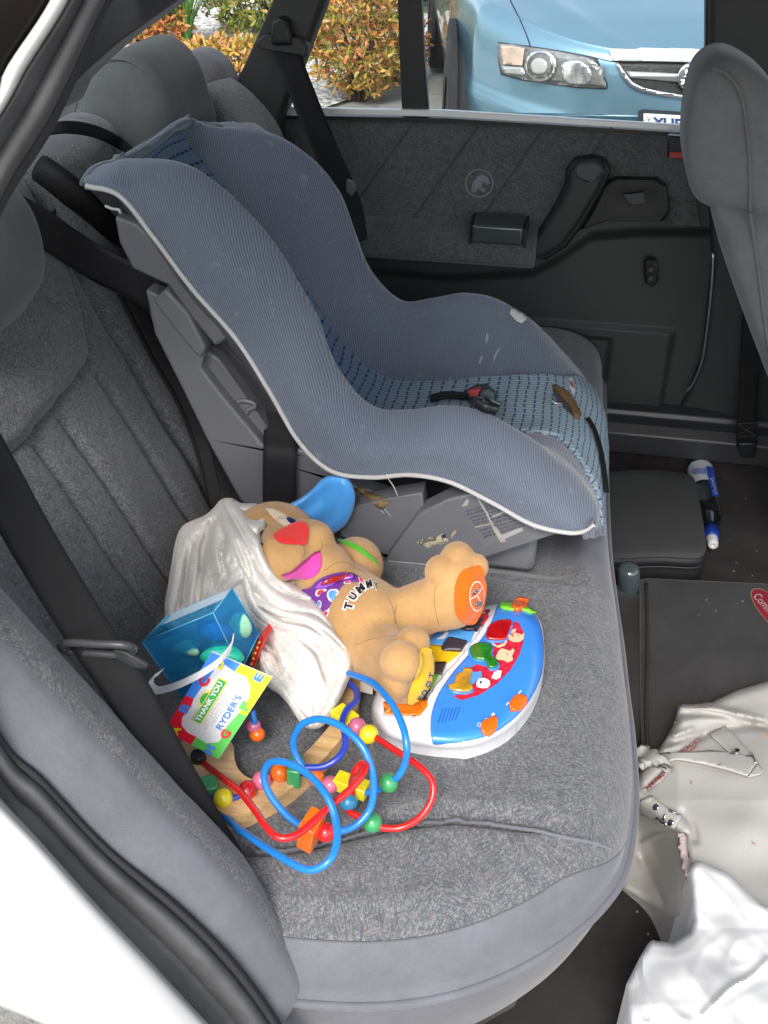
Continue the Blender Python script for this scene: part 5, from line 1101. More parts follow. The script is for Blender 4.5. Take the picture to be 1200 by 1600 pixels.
fl = [([(343, 786), (350, 808), (364, 836), (380, 868), (394, 898), (420, 926), (458, 944), (498, 950), (520, 975)], 13, 1.6), ([(358, 782), (372, 804), (390, 836), (408, 868), (428, 898), (452, 920), (484, 932)], 12, 1.7),
      ([(372, 788), (398, 792), (414, 806), (408, 822), (388, 818), (376, 808)], 10, 1.7), ([(334, 800), (306, 824), (286, 856), (274, 900), (266, 945), (270, 975)], 13, 1.3), ([(318, 830), (304, 862), (300, 910), (296, 965)], 8, .8),
      ([(282, 838), (292, 824), (316, 812), (334, 806)], 9, 1.1), ([(394, 868), (376, 892), (352, 912), (328, 932)], 11, 1.1), ([(352, 842), (366, 868), (360, 892)], 9, .9),
      ([(384, 900), (390, 930), (404, 955), (432, 972), (480, 980), (520, 1000), (545, 1032)], 9, 1.3), ([(400, 940), (440, 956), (482, 964), (512, 982), (540, 1012)], 7, 1.4), ([(520, 990), (538, 1020), (542, 1060), (520, 1104), (498, 1128)], 16, 1.1),
      ([(410, 1046), (430, 1074), (456, 1108), (474, 1126)], 12, .8), ([(406, 1010), (404, 1030), (414, 1048)], 7, 1.2), ([(448, 906), (464, 902), (476, 908), (472, 924)], 9, 1.4), ([(408, 832), (414, 850), (430, 878), (450, 902)], 9, 1.1), ([(270, 978), (310, 975), (350, 985)], 12, .8), ([(346, 804), (334, 850), (342, 896), (334, 950)], 8, .9), ([(308, 838), (290, 882), (284, 935)], 7, .8), ([(366, 850), (350, 876), (318, 900), (312, 950)], 8, .9), ([(296, 834), (318, 826), (338, 828)], 7, .8)]
rf_ = np.random.default_rng(11)
for pts, w_, a in list(fl):
    C_ = resample(pts, 12); T_ = np.gradient(C_, axis=0); T_ /= np.linalg.norm(T_, axis=1)[:, None]; N2 = np.stack([-T_[:, 1], T_[:, 0]], 1)
    for sg in (-1, 1):
        i0, i1 = sorted(rf_.choice(12, 2, replace=False)); i1 = max(i1, i0+4)
        fl.append(([tuple(q) for q in (C_+N2*sg*(w_*.9+2+2*rf_.random())+rf_.normal(size=(12, 2))*.6)[i0:i1]] if i1 <= 12 else [tuple(q) for q in (C_+N2*sg*(w_+2))[-5:]], 3.2+1.6*rf_.random(), .30+.25*rf_.random()))
def csm(a, b, k=.0015): h = np.clip(.5+.5*(a-b)/k, 0, 1); return b*(1-h)+a*h+k*h*(1-h)
def folds(P, fl, A=.010):
    h = np.zeros(len(P))
    for i, (pts, w_, a) in enumerate(fl):
        C_ = resample(pts, 24); d = seg_dist(P, C_); t = np.argmin(np.linalg.norm(P[:, None]-C_[None], axis=2), 1)/23
        ww = w_*(.65+.5*np.sin(math.pi*t)+.15*np.sin(9*t+i)); h = csm(h, a*A*np.clip(1-(d/ww)**2, 0, 1)**.6*(.75+.25*np.sin(math.pi*t)))
    creases = [([(440, 1000), (470, 1030), (488, 1075), (492, 1120)], .6), ([(455, 990), (492, 1020), (508, 1060)], .8), ([(425, 1010), (445, 1050), (470, 1085)], .5), ([(410, 1012), (430, 1024), (440, 1050)], .9), ([(300, 850), (290, 900), (284, 950)], .7), ([(340, 900), (325, 940), (322, 975)], .6), ([(520, 1010), (526, 1050), (510, 1090)], .6)]
    for pts, w_, a in (([(330, 812), (319, 850), (313, 900), (311, 955)], 4.5, 1), ([(352, 832), (346, 868), (353, 900)], 4, .9), ([(296, 848), (288, 900), (283, 948)], 4, .8), ([(372, 848), (384, 878), (393, 902)], 4, .8), ([(405, 947), (440, 967), (478, 975), (506, 993)], 3.5, .9),
                       ([(472, 1000), (500, 1030), (513, 1072)], 3.5, .7), ([(406, 992), (426, 1012), (436, 1034)], 3.5, .8), ([(346, 912), (330, 934), (306, 948)], 4, .8), ([(364, 800), (380, 826), (398, 852)], 3, .7), ([(425, 905), (450, 925), (480, 938)], 3, .7)):
        C_ = resample(pts, 20); d = seg_dist(P, C_); t = np.argmin(np.linalg.norm(P[:, None]-C_[None], axis=2), 1)/19; h = h-a*.011*np.exp(-(d/w_)**2)*np.sin(math.pi*np.clip(t*.9+.08, 0, 1))**.5
    for pts, a in creases: d = seg_dist(P, resample(pts, 20)); h = h-a*.0045*np.exp(-(d/2.2)**2)+a*.002*np.exp(-((d-5)/3)**2)
    return h
def zf_cloth(P, e):
    x, y = P[:, 0], P[:, 1]
    z0 = .585+.105*np.exp(-(((x-392)/88)**2+((y-850)/95)**2))+.045*np.exp(-(((x-480)/70)**2+((y-985)/60)**2))+.018*np.exp(-(((x-500)/60)**2+((y-1060)/60)**2))
    f = np.clip(e/9, 0, 1); h = folds(P, fl, .0098)
    w_ = vnoise(P, 1/45., 3)*.006-.0009*(1-np.abs(vnoise(P @ np.array([[.6, .8], [-.8, .6]])*np.array([.35, 1]), 1/11., 9))*2)**3
    return z0+h+w_-.018*(1-np.sqrt(np.clip(1-(1-f)**2, 0, 1)))
M['cloth'] = knit_mat('white cotton knit', (.84, .81, .76))
cloth = dome('cloth', cl_o, zf_cloth, M['cloth'], None, h=2.0, zbot='sheet', smoothpoly=150)
cloth['label'] = 'crumpled white cotton baby cloth draped over the plush dog head'; cloth['category'] = 'cloth'
tcl = bvh(cloth)
m_ = MB(); cx_ = None
h_, nn_, i_, d__ = tcl.ray_cast(Vector(CAM), Vector(ray(345, 866)/np.linalg.norm(ray(345, 866)))); cpos = np.array(h_); cnn = np.array(nn_)*(1 if nn_[2] > 0 else -1)
V, Fc = tube_geo([cpos-cnn*.001, cpos+cnn*.0035], [.0045, .0040], 16); m_.add(V, Fc); 
bt_ = m_.build('button', plain('pearl button', (.75, .74, .70), .25), cloth); bevel(bt_, .001, 2)

# ================================================================ blue see-through gift box with handle and card
def clear_blue():
    m = bpy.data.materials.new('clear blue plastic'); m.use_nodes = True; n = m.node_tree
    for x in list(n.nodes): n.nodes.remove(x)
    out = N_(n, 'ShaderNodeOutputMaterial'); tr = N_(n, 'ShaderNodeBsdfTransparent'); tr.inputs[0].default_value = (.42, .78, .93, 1)
    df = N_(n, 'ShaderNodeBsdfPrincipled'); df.inputs['Base Color'].default_value = (.06, .38, .66, 1); df.inputs['Roughness'].default_value = .25
    mx = N_(n, 'ShaderNodeMixShader'); o = ocoord(n); f = noise(n, o, 22, 4, .6); n.links.new(mth(n, 'MULTIPLY_ADD', f, .20, .12), mx.inputs[0])
    n.links.new(tr.outputs[0], mx.inputs[1]); n.links.new(df.outputs[0], mx.inputs[2]); n.links.new(mx.outputs[0], out.inputs[0]); return m
cb = clear_blue()
def frost():
    m = bpy.data.materials.new('frosted clear plastic'); m.use_nodes = True; n = m.node_tree
    for x in list(n.nodes): n.nodes.remove(x)
    out = N_(n, 'ShaderNodeOutputMaterial'); tr = N_(n, 'ShaderNodeBsdfTransparent'); tr.inputs[0].default_value = (.80, .88, .92, 1)
    df = N_(n, 'ShaderNodeBsdfPrincipled'); df.inputs['Base Color'].default_value = (.66, .74, .78, 1); df.inputs['Roughness'].default_value = .3
    mx = N_(n, 'ShaderNodeMixShader'); mx.inputs[0].default_value = .4; n.links.new(tr.outputs[0], mx.inputs[1]); n.links.new(df.outputs[0], mx.inputs[2]); n.links.new(mx.outputs[0], out.inputs[0]); return m
gb = thing('gift_box', 'clear blue plastic favour box with a white handle leaning by the bead maze', 'box', Q(300, 1060, .56))
A_, B_, C_, D_ = Q(222, 1003, .665), Q(333, 957, .705), Q(376, 1048, .61), Q(290, 1098, .567)
A2, B2, C2, D2 = Q(262, 962, .695), Q(363, 919, .715), Q(405, 990, .64), Q(318, 1050, .60)
def panel(name, pts, mat, t=.0008):
    p = [np.array(q, float) for q in pts]; nn = np.cross(p[1]-p[0], p[2]-p[0]); nn /= np.linalg.norm(nn); m_ = MB(); m_.prism(p, nn*t); return m_.build(name, mat, gb)
panel('side_wall', [A_, B_, C_, D_], cb); panel('side_wall', [B_, B2, C2, C_], cb); panel('side_wall', [A2, A_, D_, D2], cb); panel('side_wall', [B2, A2, D2, C2], cb); panel('base', [D_, C_, C2, D2], cb)
panel('lid_flap', [A2*.55+A_*.45, B2*.55+B_*.45, B2, A2], frost()); 
ed_m = plain('pale blue box edge', (.10, .36, .56), .25)
for p_, q_ in ((A_, B_), (B_, C_), (C_, D_), (D_, A_), (A2, B2), (B2, C2), (A_, A2), (B_, B2), (C_, C2)):
    m_ = MB(); m_.tube(np.array([p_, (p_+q_)/2, q_]), .0007, 6); m_.build('box_edge', ed_m, gb, smooth=True, sharp=0)
for nm, p, r, col in (('sweet', Q(288, 1008, .645), (.018, .012, .010), (.30, .60, .40)), ('sweet', Q(345, 1022, .64), (.018, .014, .012), (.02, .50, .35)), ('sweet', Q(372, 975, .66), (.012, .008, .02), (.30, .40, .12)), ('sweet', Q(300, 1050, .60), (.018, .015, .012), (.45, .45, .20)), ('sweet', Q(330, 985, .66), (.016, .01, .012), (.10, .30, .75))):
    t = np.linspace(0, math.pi, 14); ph = np.linspace(0, 2*math.pi, 20, endpoint=False); G = p+np.stack([np.sin(t)[:, None]*np.cos(ph)*r[0]*1.15*(1+.28*np.cos(3*ph+p[0]*99)), np.sin(t)[:, None]*np.sin(ph)*r[1]*1.15*(1+.3*np.sin(2*ph+p[1]*99)), np.repeat(np.cos(t)[:, None], 20, 1)*r[2]], -1)
    s_o = grid(nm, G, plain('sweet wrapper %.2f' % col[0], col, .3, var=.3, vscale=120), gb, close_v=True)
hp_ = [Q(363, 996, .70), Q(358, 1014, .70), Q(330, 1043, .695), Q(287, 1067, .67), Q(250, 1079, .645), Q(236, 1073, .64), Q(238, 1060, .645), Q(252, 1049, .65)]
strap('handle', hp_, [np.array([.1, .55, .8]), np.array([.15, .6, .75]), np.array([.5, .6, .5])], .0095, plain('white handle plastic', (.72, .75, .78), .3), gb, thick=.0012, n=80)
rb = thing('gift_bag', 'red gold dotted box edge between the blue favour box and cloth', 'box', Q(398, 1030, .57))
m_ = MB(); pr_ = [Q(408, 990, .640), Q(412, 1000, .64), Q(396, 1042, .60), Q(390, 1040, .60)]; m_.prism(pr_, (.0, .03, -.01)); m_.build('cover', plain('red wrapping card', (.62, .012, .012), .4), rb)
for k in range(5):
    p = pr_[1]*(1-k/5-.1)+pr_[2]*(k/5+.1)+np.array([-.003, -.001, .001]); m_ = MB(); m_.box(p-.0009, p+.0009); m_.build('gold_dot', plain('gold print', (.8, .5, .1), .4), rb)
gc = thing('gift_tag', 'colourful thank you card with alphabet border tied to the blue favour box', 'card', Q(340, 1150, .59))
K0, K1, K2, K3 = Q(256.7, 1141.7, .605), Q(331, 1018.5, .688), Q(426, 1057.5, .668), Q(341.7, 1186, .592)     # (u0,v1) (u1,v1) (u1,v0) (u0,v0)
K2 = K1+(K3-K0)*1.0+ (K2-K1-(K3-K0))*.9
def card(u, v, lift=0):
    p = (K0*(1-u)+K1*u)*v+(K3*(1-u)+K2*u)*(1-v); nn = np.cross(K1-K0, K0-K3); nn /= np.linalg.norm(nn); nn = nn if nn[2] > 0 else -nn; return p+nn*lift
def cpatch(name, uvs, col, lift, mat=None):
    m_ = MB(); p = [card(u, v, lift) for u, v in uvs]; tri = tessellate_polygon([[Vector((u, v, 0)) for u, v in uvs]]); m_.add(p, [tuple(t) for t in tri]); return m_.build(name, mat or plain('card print %.2f %.2f' % (col[0], col[1]), col, .35, var=.04), gc)
m_ = MB(); m_.prism([card(0, 0, -.0006), card(1, 0, -.0006), card(1, 1, -.0006), card(0, 1, -.0006)], (0, 0, .0006)); m_.build('card', plain('white card', (.80, .80, .80), .35), gc)
cpatch('red_border', [(0, .5), (0, 1), (.46, 1), (.46, .86), (.36, .83), (.22, .86), (.14, .80), (.10, .66), (.10, .5)], (.80, .015, .04), .0003)
cpatch('blue_border', [(.46, 1), (1, 1), (1, .52), (.90, .54), (.93, .72), (.86, .82), (.70, .84), (.46, .86)], (.05, .22, .75), .0003)
cpatch('yellow_border', [(1, .52), (1, 0), (.53, 0), (.53, .13), (.70, .12), (.82, .20), (.90, .34), (.90, .54)], (.90, .85, .01), .0003)
cpatch('green_border', [(.53, 0), (0, 0), (0, .5), (.10, .5), (.09, .3), (.16, .14), (.34, .17), (.53, .13)], (.12, .55, .10), .0003)
cpatch('banner', [(.24, .54), (.78, .54), (.78, .70), (.24, .70)], (.85, .70, .10), .0005); cpatch('banner', [(.25, .555), (.77, .555), (.77, .685), (.25, .685)], (.04, .38, .10), .0008)
cpatch('banner', [(.42, .70), (.44, .76), (.49, .79), (.54, .79), (.59, .76), (.61, .70)], (.85, .70, .10), .0005); cpatch('banner', [(.44, .70), (.46, .75), (.50, .775), (.53, .775), (.57, .75), (.59, .70)], (.04, .38, .10), .0007)
U_ = K1-K0; V_ = K0-K3
text_plane('lettering', 'THANK YOU', card(.51, .62, .0018), U_*.49, V_*.085, wt, gc, bold=.03)
text_plane('lettering', "RYDER'S", card(.49, .27, .0008), U_*.42, V_*.11, plain('blue lettering', (.05, .22, .65), .4), gc, bold=.01)
for v, u0, u1 in ((.485, .24, .76), (.43, .22, .72), (.375, .28, .66), (.17, .34, .62)):
    u = u0
    while u < u1: l = .012+.02*random.random(); cpatch('small_print', [(u, v), (u+l, v), (u+l, v+.025), (u, v+.025)], (.55, .55, .57), .0004); u += l+.012
for s_, u, v, col, sc_ in (('A', .07, .84, (.9, .7, .02), 1), ('B', .33, .90, (.08, .25, .8), 1), ('C', .68, .86, (.75, .02, .05), 1.1), ('D', .92, .80, (.9, .75, .02), 1), ('E', .95, .17, (.08, .25, .8), .9), ('F', .62, .10, (.15, .6, .12), 1), ('G', .27, .12, (.75, .05, .05), 1), ('H', .05, .20, (.08, .25, .8), 1)):
    text_plane('lettering', s_, card(u, v, .0011), U_*.10*sc_, V_*.15*sc_, plain('letter %.2f %.2f' % (col[0], col[1]), col, .4), gc, bold=.05)

# ================================================================ bead maze
bmz = thing('bead_maze', 'wooden bead maze toy with blue and red looping wires lying on the seat', 'toy', Q(420, 1240, .55))
wd = wood_mat('pale varnished wood')
wo = [(266, 1170), (292, 1156), (330, 1148), (362, 1160), (366, 1185), (374, 1204), (390, 1216), (412, 1217), (440, 1205), (470, 1182), (500, 1152), (522, 1122), (530, 1090), (525, 1060), (500, 1020), (455, 1000), (420, 1010), (404, 1030), (392, 1020), (410, 990), (460, 970), (520, 985), (556, 1030), (562, 1075), (553, 1120), (528, 1160), (490, 1200), (445, 1238), (405, 1262), (372, 1275), (345, 1268), (310, 1232), (278, 1196)]
dome('base_board', wo, lambda P, e: np.full(len(e), .570), wd, bmz, h=12, zbot=.545, smoothpoly=160)
WM = {'blue': plain('blue coated wire', (.015, .20, .62), .28, coat=.4), 'navy': plain('dark blue coated wire', (.02, .05, .42), .28, coat=.4), 'red': plain('red coated wire', (.62, .012, .012), .28, coat=.4)}
def wire(col, pts, r=.0035):
    P = resample([Q(x, y, z) for x, y, z in pts], max(60, 14*len(pts))); m_ = MB(); m_.tube(P, r, 12); m_.build('wire', WM[col], bmz, smooth=True, sharp=0)
def zz(l): return [(200+x/2.3077, 950+y/2.3077, z) for x, y, z in l]
wire('blue', zz([(335, 735, .562), (380, 780, .570), (440, 825, .585), (560, 902, .610), (650, 943, .62), (718, 918, .63), (752, 850, .635), (748, 762, .64), (712, 670, .65), (640, 592, .65), (565, 556, .645), (512, 558, .635), (490, 605, .62), (510, 670, .605), (565, 740, .590), (620, 780, .58), (690, 803, .575), (762, 805, .58), (825, 780, .59), (872, 725, .60), (886, 650, .62), (876, 570, .64), (838, 490, .655), (765, 425, .66), (688, 400, .655), (625, 422, .64), (597, 475, .62), (603, 525, .605), (630, 572, .595)]))
wire('navy', zz([(630, 575, .590), (700, 572, .590), (752, 545, .595), (782, 500, .60), (782, 455, .605), (772, 410, .605), (790, 365, .605), (822, 335, .60), (824, 300, .595), (800, 272, .59), (780, 262, .585)]))
wire('blue', zz([(796, 235, .635), (880, 268, .655), (945, 335, .665), (990, 425, .66), (1005, 500, .65), (998, 560, .63), (975, 605, .615), (940, 630, .60), (900, 655, .588), (850, 664, .580), (800, 650, .576), (760, 635, .575), (700, 615, .575), (640, 598, .575)]))
wire('red', zz([(258, 548, .565), (330, 605, .585), (400, 660, .605), (455, 725, .62), (500, 790, .63), (540, 826, .632), (588, 826, .632), (640, 795, .632), (720, 722, .635), (800, 655, .64), (845, 600, .645), (857, 568, .645), (840, 562, .64), (818, 590, .63), (806, 630, .60), (808, 690, .575), (800, 735, .57)]), .0034)
wire('red', zz([(780, 712, .572), (800, 735, .572), (832, 752, .572), (880, 775, .572), (925, 793, .572), (990, 790, .575), (1055, 752, .58), (1095, 690, .59), (1096, 625, .60), (1050, 570, .605), (965, 513, .605), (890, 465, .600), (850, 440, .595), (800, 415, .59)]), .0034)
wire('navy', zz([(268, 655, .572), (300, 678, .572), (343, 687, .572), (385, 684, .572), (432, 658, .573), (482, 622, .574), (545, 593, .575), (605, 588, .576), (640, 598, .576)]), .003)
wire('blue', zz([(448, 370, .60), (455, 410, .59), (462, 450, .575), (470, 465, .565)]), .0034)
PCM = {'green': (.04, .30, .10), 'yellow': (.80, .68, .02), 'red': (.68, .015, .02), 'pink': (.62, .15, .26), 'orange': (.80, .15, .01), 'blue': (.03, .24, .45)}
def bead(col, x, y, z, rpx=34, axis=(1, .3, 0), par=None):
    p = Q(200+x/2.3077, 950+y/2.3077, z); r = size_at(p, rpx/2.3077); a = np.array(axis, float); a /= np.linalg.norm(a); Fm = frame(a)
    t = np.concatenate([[0], np.linspace(.22, math.pi-.22, 18), [math.pi]]); ph = np.linspace(0, 2*math.pi, 28, endpoint=False); rad = np.sin(t)*r; hz = np.cos(t)*r*.96; rad[0] = rad[-1] = .0; hz[0] = hz[1]; hz[-1] = hz[-2]
    G = p+(rad[:, None]*np.cos(ph))[..., None]*Fm[:, 0]+(rad[:, None]*np.sin(ph))[..., None]*Fm[:, 1]+np.repeat(hz[:, None], 28, 1)[..., None]*Fm[:, 2]
    grid('bead', G, plain('painted bead '+col, PCM[col], .25, var=.08, coat=.5), bmz, close_v=True, label=col+' bead')
def block(col, x, y, z, sx, sy, sz, rz, tilt=0):
    p = Q(200+x/2.3077, 950+y/2.3077, z); Mx = np.array(Matrix.Rotation(R(rz), 3, 'Z') @ Matrix.Rotation(R(tilt), 3, 'Y')); m_ = MB(); v = []
    for c in [(-1, -1, -1), (1, -1, -1), (1, 1, -1), (-1, 1, -1), (-1, -1, 1), (1, -1, 1), (1, 1, 1), (-1, 1, 1)]: v.append(p+Mx@(np.array(c)*np.array([sx, sy, sz])/2))
    m_.hexa(v); bevel(m_.build('block', plain('painted bead '+col, PCM[col], .25, var=.08, coat=.5), bmz, label=col+' block'), .0012, 2)
block('green', 292, 650, .574, .018, .018, .018, 25); bead('yellow', 343, 685, .574, 37); bead('red', 430, 658, .575, 36); bead('pink', 482, 622, .576, 36, (1, .6, 0)); bead('orange', 547, 593, .577, 35)
block('green', 605, 587, .578, .013, .024, .024, 2); bead('orange', 678, 610, .578, 33); bead('pink', 730, 637, .578, 33, (1, -.3, 0)); block('yellow', 806, 640, .580, .034, .016, .015, -14); bead('blue', 795, 700, .576, 34, (.3, -1, 0))
bead('green', 882, 774, .575, 37, (1, -.2, 0)); bead('red', 713, 808, .578, 36, (1, .1, 0)); block('orange', 660, 800, .582, .016, .026, .034, -15, 8); bead('green', 940, 630, .602, 37, (.7, .5, .2)); bead('yellow', 868, 455, .60, 36, (1, -.6, 0)); bead('pink', 826, 428, .596, 34, (1, -.5, 0)); block('yellow', 782, 402, .59, .026, .018, .020, -35)
bead('pink', 453, 425, .583, 27, (.2, 1, 1)); bead('orange', 466, 455, .575, 29, (.2, .8, 1))
p = Q(310, 1184, .572); V, Fc = tube_geo([p-[0, 0, .002], p+[0, 0, .006]], [.0085, .0075], 20); bevel(obj('wire_cap', V, Fc, M['plastic_blk'], bmz), .001)
# ================================================================ things on the floor
tm = MB(); mt_o = P2([(1000, 905), (1012, 903), (1100, 907), (1290, 916), (1340, 1180), (1150, 1190), (1004, 1188), (1001, 1060)], z=.332); tm.prism(mt_o, (0, 0, -.008))
mt = tm.build('floor_mat', M['mat'], label='dark grey carpet mat with a red oval badge on the floor', cat='mat'); bevel(mt, .002)
m_ = MB(); m_.tube(resample(P2([(1010, 912), (1012, 1000), (1010, 1100), (1012, 1185)], z=.3335), 30), .003, 8); ed_ = m_.build('edge_binding', plain('dark binding', (.022, .019, .017), .8), mt, smooth=True, sharp=0)
tmt = bvh(mt)
badge = [(1174, 930), (1178, 922), (1186, 921), (1200, 927), (1222, 945), (1236, 975), (1232, 992), (1216, 990), (1198, 970), (1182, 950)]
c = np.mean(badge, 0); patch('badge', [tuple(c+(np.array(p)-c)*1.05) for p in badge], tmt, plain('gold badge edge', (.30, .24, .12), .6), mt, h=8, off=.0005, smoothpoly=40)
patch('badge', badge, tmt, plain('dark red badge', (.24, .012, .03), .6), mt, h=8, off=.001, smoothpoly=40)
text_on('lettering', 'Commodore', (1204, 956), (46, 52), (9, -8), tmt, plain('silver badge lettering', (.45, .42, .36), .5), mt, off=.0016, shear=.3)
# soft black case
case_ = thing('soft_case', 'square black zipped soft case on the far floor beside the bottle', 'case', at(1030, 870, z=.25))
def rrect(p, n=60): return resample(p, n, closed=True)
ctop = [(950, 738), (965, 736), (1010, 734), (1060, 738), (1082, 745), (1088, 760), (1096, 800), (1103, 845), (1102, 862), (1088, 871), (1030, 869), (960, 871), (946, 860), (944, 800), (944, 745)]
T0 = np.array(P2(ctop, z=.335)); T0[:, 2] = .335; Tc = T0.mean(0); n = 80; lp_ = resample(T0, n, closed=True)
dome('lid', ctop, lambda P, e: .3335+.0035*np.clip(e/6, 0, 1)+.002*np.sin(P[:, 0]/40)*np.clip(e/20, 0, 1), plain('dark grey case cloth', (.050, .052, .050), .85, bumpd=.0004, bscale=600), case_, h=6, zbot=.325, smoothpoly=90)
rows = [Tc+(lp_-Tc)*.955+[0, 0, -.003], Tc+(lp_-Tc)*1.0+[0, 0, -.004], Tc+(lp_-Tc)*1.015+[0, 0, -.012], Tc+(lp_-Tc)*1.0+[0, 0, -.020], Tc+(lp_-Tc)*.985+[0, 0, -.024], Tc+(lp_-Tc)*1.01+[0, 0, -.03], Tc+(lp_-Tc)*1.0+[0, 0, -.085], Tc+(lp_-Tc)*.9+[0, 0, -.09]]
grid('side', np.array(rows), plain('black case nylon', (.010, .010, .011), .6, bumpd=.0004, bscale=600), case_, close_v=True, thick=.001)
m_ = MB(); m_.tube(np.vstack([lp_, lp_[:1]])+[0, 0, -.022], .0022, 8, caps=False); m_.build('zip', plain('zip', (.03, .03, .032), .4), case_, smooth=True, sharp=0)
# bottle lying on the floor
bt = thing('drink_bottle', 'empty clear plastic drink bottle with blue and white label lying by the case', 'bottle', at(1108, 800, z=.25))
clr = bpy.data.materials.new('clear bottle plastic'); clr.use_nodes = True; _n = clr.node_tree
for x in list(_n.nodes): _n.nodes.remove(x)
_o = N_(_n, 'ShaderNodeOutputMaterial'); _t = N_(_n, 'ShaderNodeBsdfTransparent'); _t.inputs[0].default_value = (.75, .8, .82, 1); _g = N_(_n, 'ShaderNodeBsdfGlossy'); _g.inputs['Roughness'].default_value = .12; _m = N_(_n, 'ShaderNodeMixShader'); _lw = N_(_n, 'ShaderNodeLayerWeight'); _lw.inputs[0].default_value = .35
_n.links.new(_lw.outputs['Facing'], _m.inputs[0]); _n.links.new(_t.outputs[0], _m.inputs[1]); _n.links.new(_g.outputs[0], _m.inputs[2]); _n.links.new(_m.outputs[0], _o.inputs[0])
a = at(1093, 728, z=.285); b_ = at(1114, 850, z=.272); ax_ = (b_-a); LB = np.linalg.norm(ax_); ax_ /= LB; Fm = frame(ax_)
def lathe(name, prof_, mat, par, t0=0, t1=2*math.pi, seg=36, off=0, **k):
    ph = np.linspace(t0, t1, seg, endpoint=(t1-t0) < 6.2); rows = [a+ax_*(s_*LB)+((r_+off)*np.cos(ph))[:, None]*Fm[:, 0]+((r_+off)*np.sin(ph))[:, None]*Fm[:, 1] for s_, r_ in prof_]
    return grid(name, np.array(rows), mat, par, close_v=(t1-t0) > 6.2, **k)
rb_ = size_at(a, 19)
pr_ = [(0, .001), (.0, rb_*.7), (.015, rb_*.95), (.04, rb_), (.38, rb_), (.41, rb_*.93), (.44, rb_*1.0), (.62, rb_*1.08), (.74, rb_*.9), (.82, rb_*.5), (.88, rb_*.42)]
lathe('bottle_body', pr_, clr, bt)
lathe('cap', [(.80, rb_*.48), (.80, rb_*.60), (.93, rb_*.56), (.935, rb_*.45), (.935, .001)], plain('blue cap', (.01, .04, .30), .35), bt)
lathe('spout', [(.93, rb_*.42), (.99, rb_*.40), (1.02, rb_*.34), (1.02, rb_*.14), (1.0, .001)], plain('white spout', (.75, .75, .73), .35), bt)
lathe('label', [(.06, rb_), (.33, rb_)], plain('white paper label', (.70, .74, .78), .5), bt, off=.0006)
tbt = bvh(*[o for o in bt.children if o.name.startswith('label')]); blu = plain('blue label print', (.015, .10, .60), .4)
tbo = bvh(*[o for o in bt.children if o.name.startswith(('label', 'bottle_body'))])
patch('label_print', [(1102, 729), (1114, 730), (1123, 777), (1113, 776)], tbo, blu, bt, h=5, off=.001)
for k in range(7): patch('barcode', [(1082+k*3, 732), (1083.4+k*3, 732), (1084.6+k*3, 741), (1083+k*3, 741)], tbo, blu, bt, h=6, off=.001)
text_on('lettering', 'pump', (1114, 760), (7, 26), (6, -1), tbo, whi, bt, off=.0016, shear=.2)
# small dome of clear plastic (a cup) on the seat side
cupo = thing('plastic_cup', 'upturned clear grey plastic cup between the bench and floor mat', 'cup', at(982, 900, z=.30))
a = at(984, 930, z=.30); b_ = at(982, 885, z=.37); ax_ = b_-a; LB = np.linalg.norm(ax_); ax_ /= LB; Fm = frame(ax_); rc = size_at(a, 17)
lathe('cup_wall', [(0, rc*1.05), (.5, rc), (.88, rc*.97), (.95, rc*.86), (1.0, rc*.5), (1.0, .001)], plain('smoky plastic', (.06, .08, .085), .12, coat=.8), cupo)
lathe('cup_rim', [(0, rc*1.04), (.0, rc*1.12), (.06, rc*1.12), (.07, rc*1.03)], plain('smoky plastic', (.06, .08, .085), .12, coat=.8), cupo)
# fluff and a folded paper scrap on the carpet
sc_m = plain('paper scrap', (.30, .29, .26), .8)
p3 = P2([(993, 676), (1028, 676), (1013, 684)], y=1.36); m_ = MB(); m_.prism(p3, (.0, .004, .003)); pa_ = m_.build('paper_scrap', sc_m, label='small pale torn paper scrap under the far sill', cat='scrap')
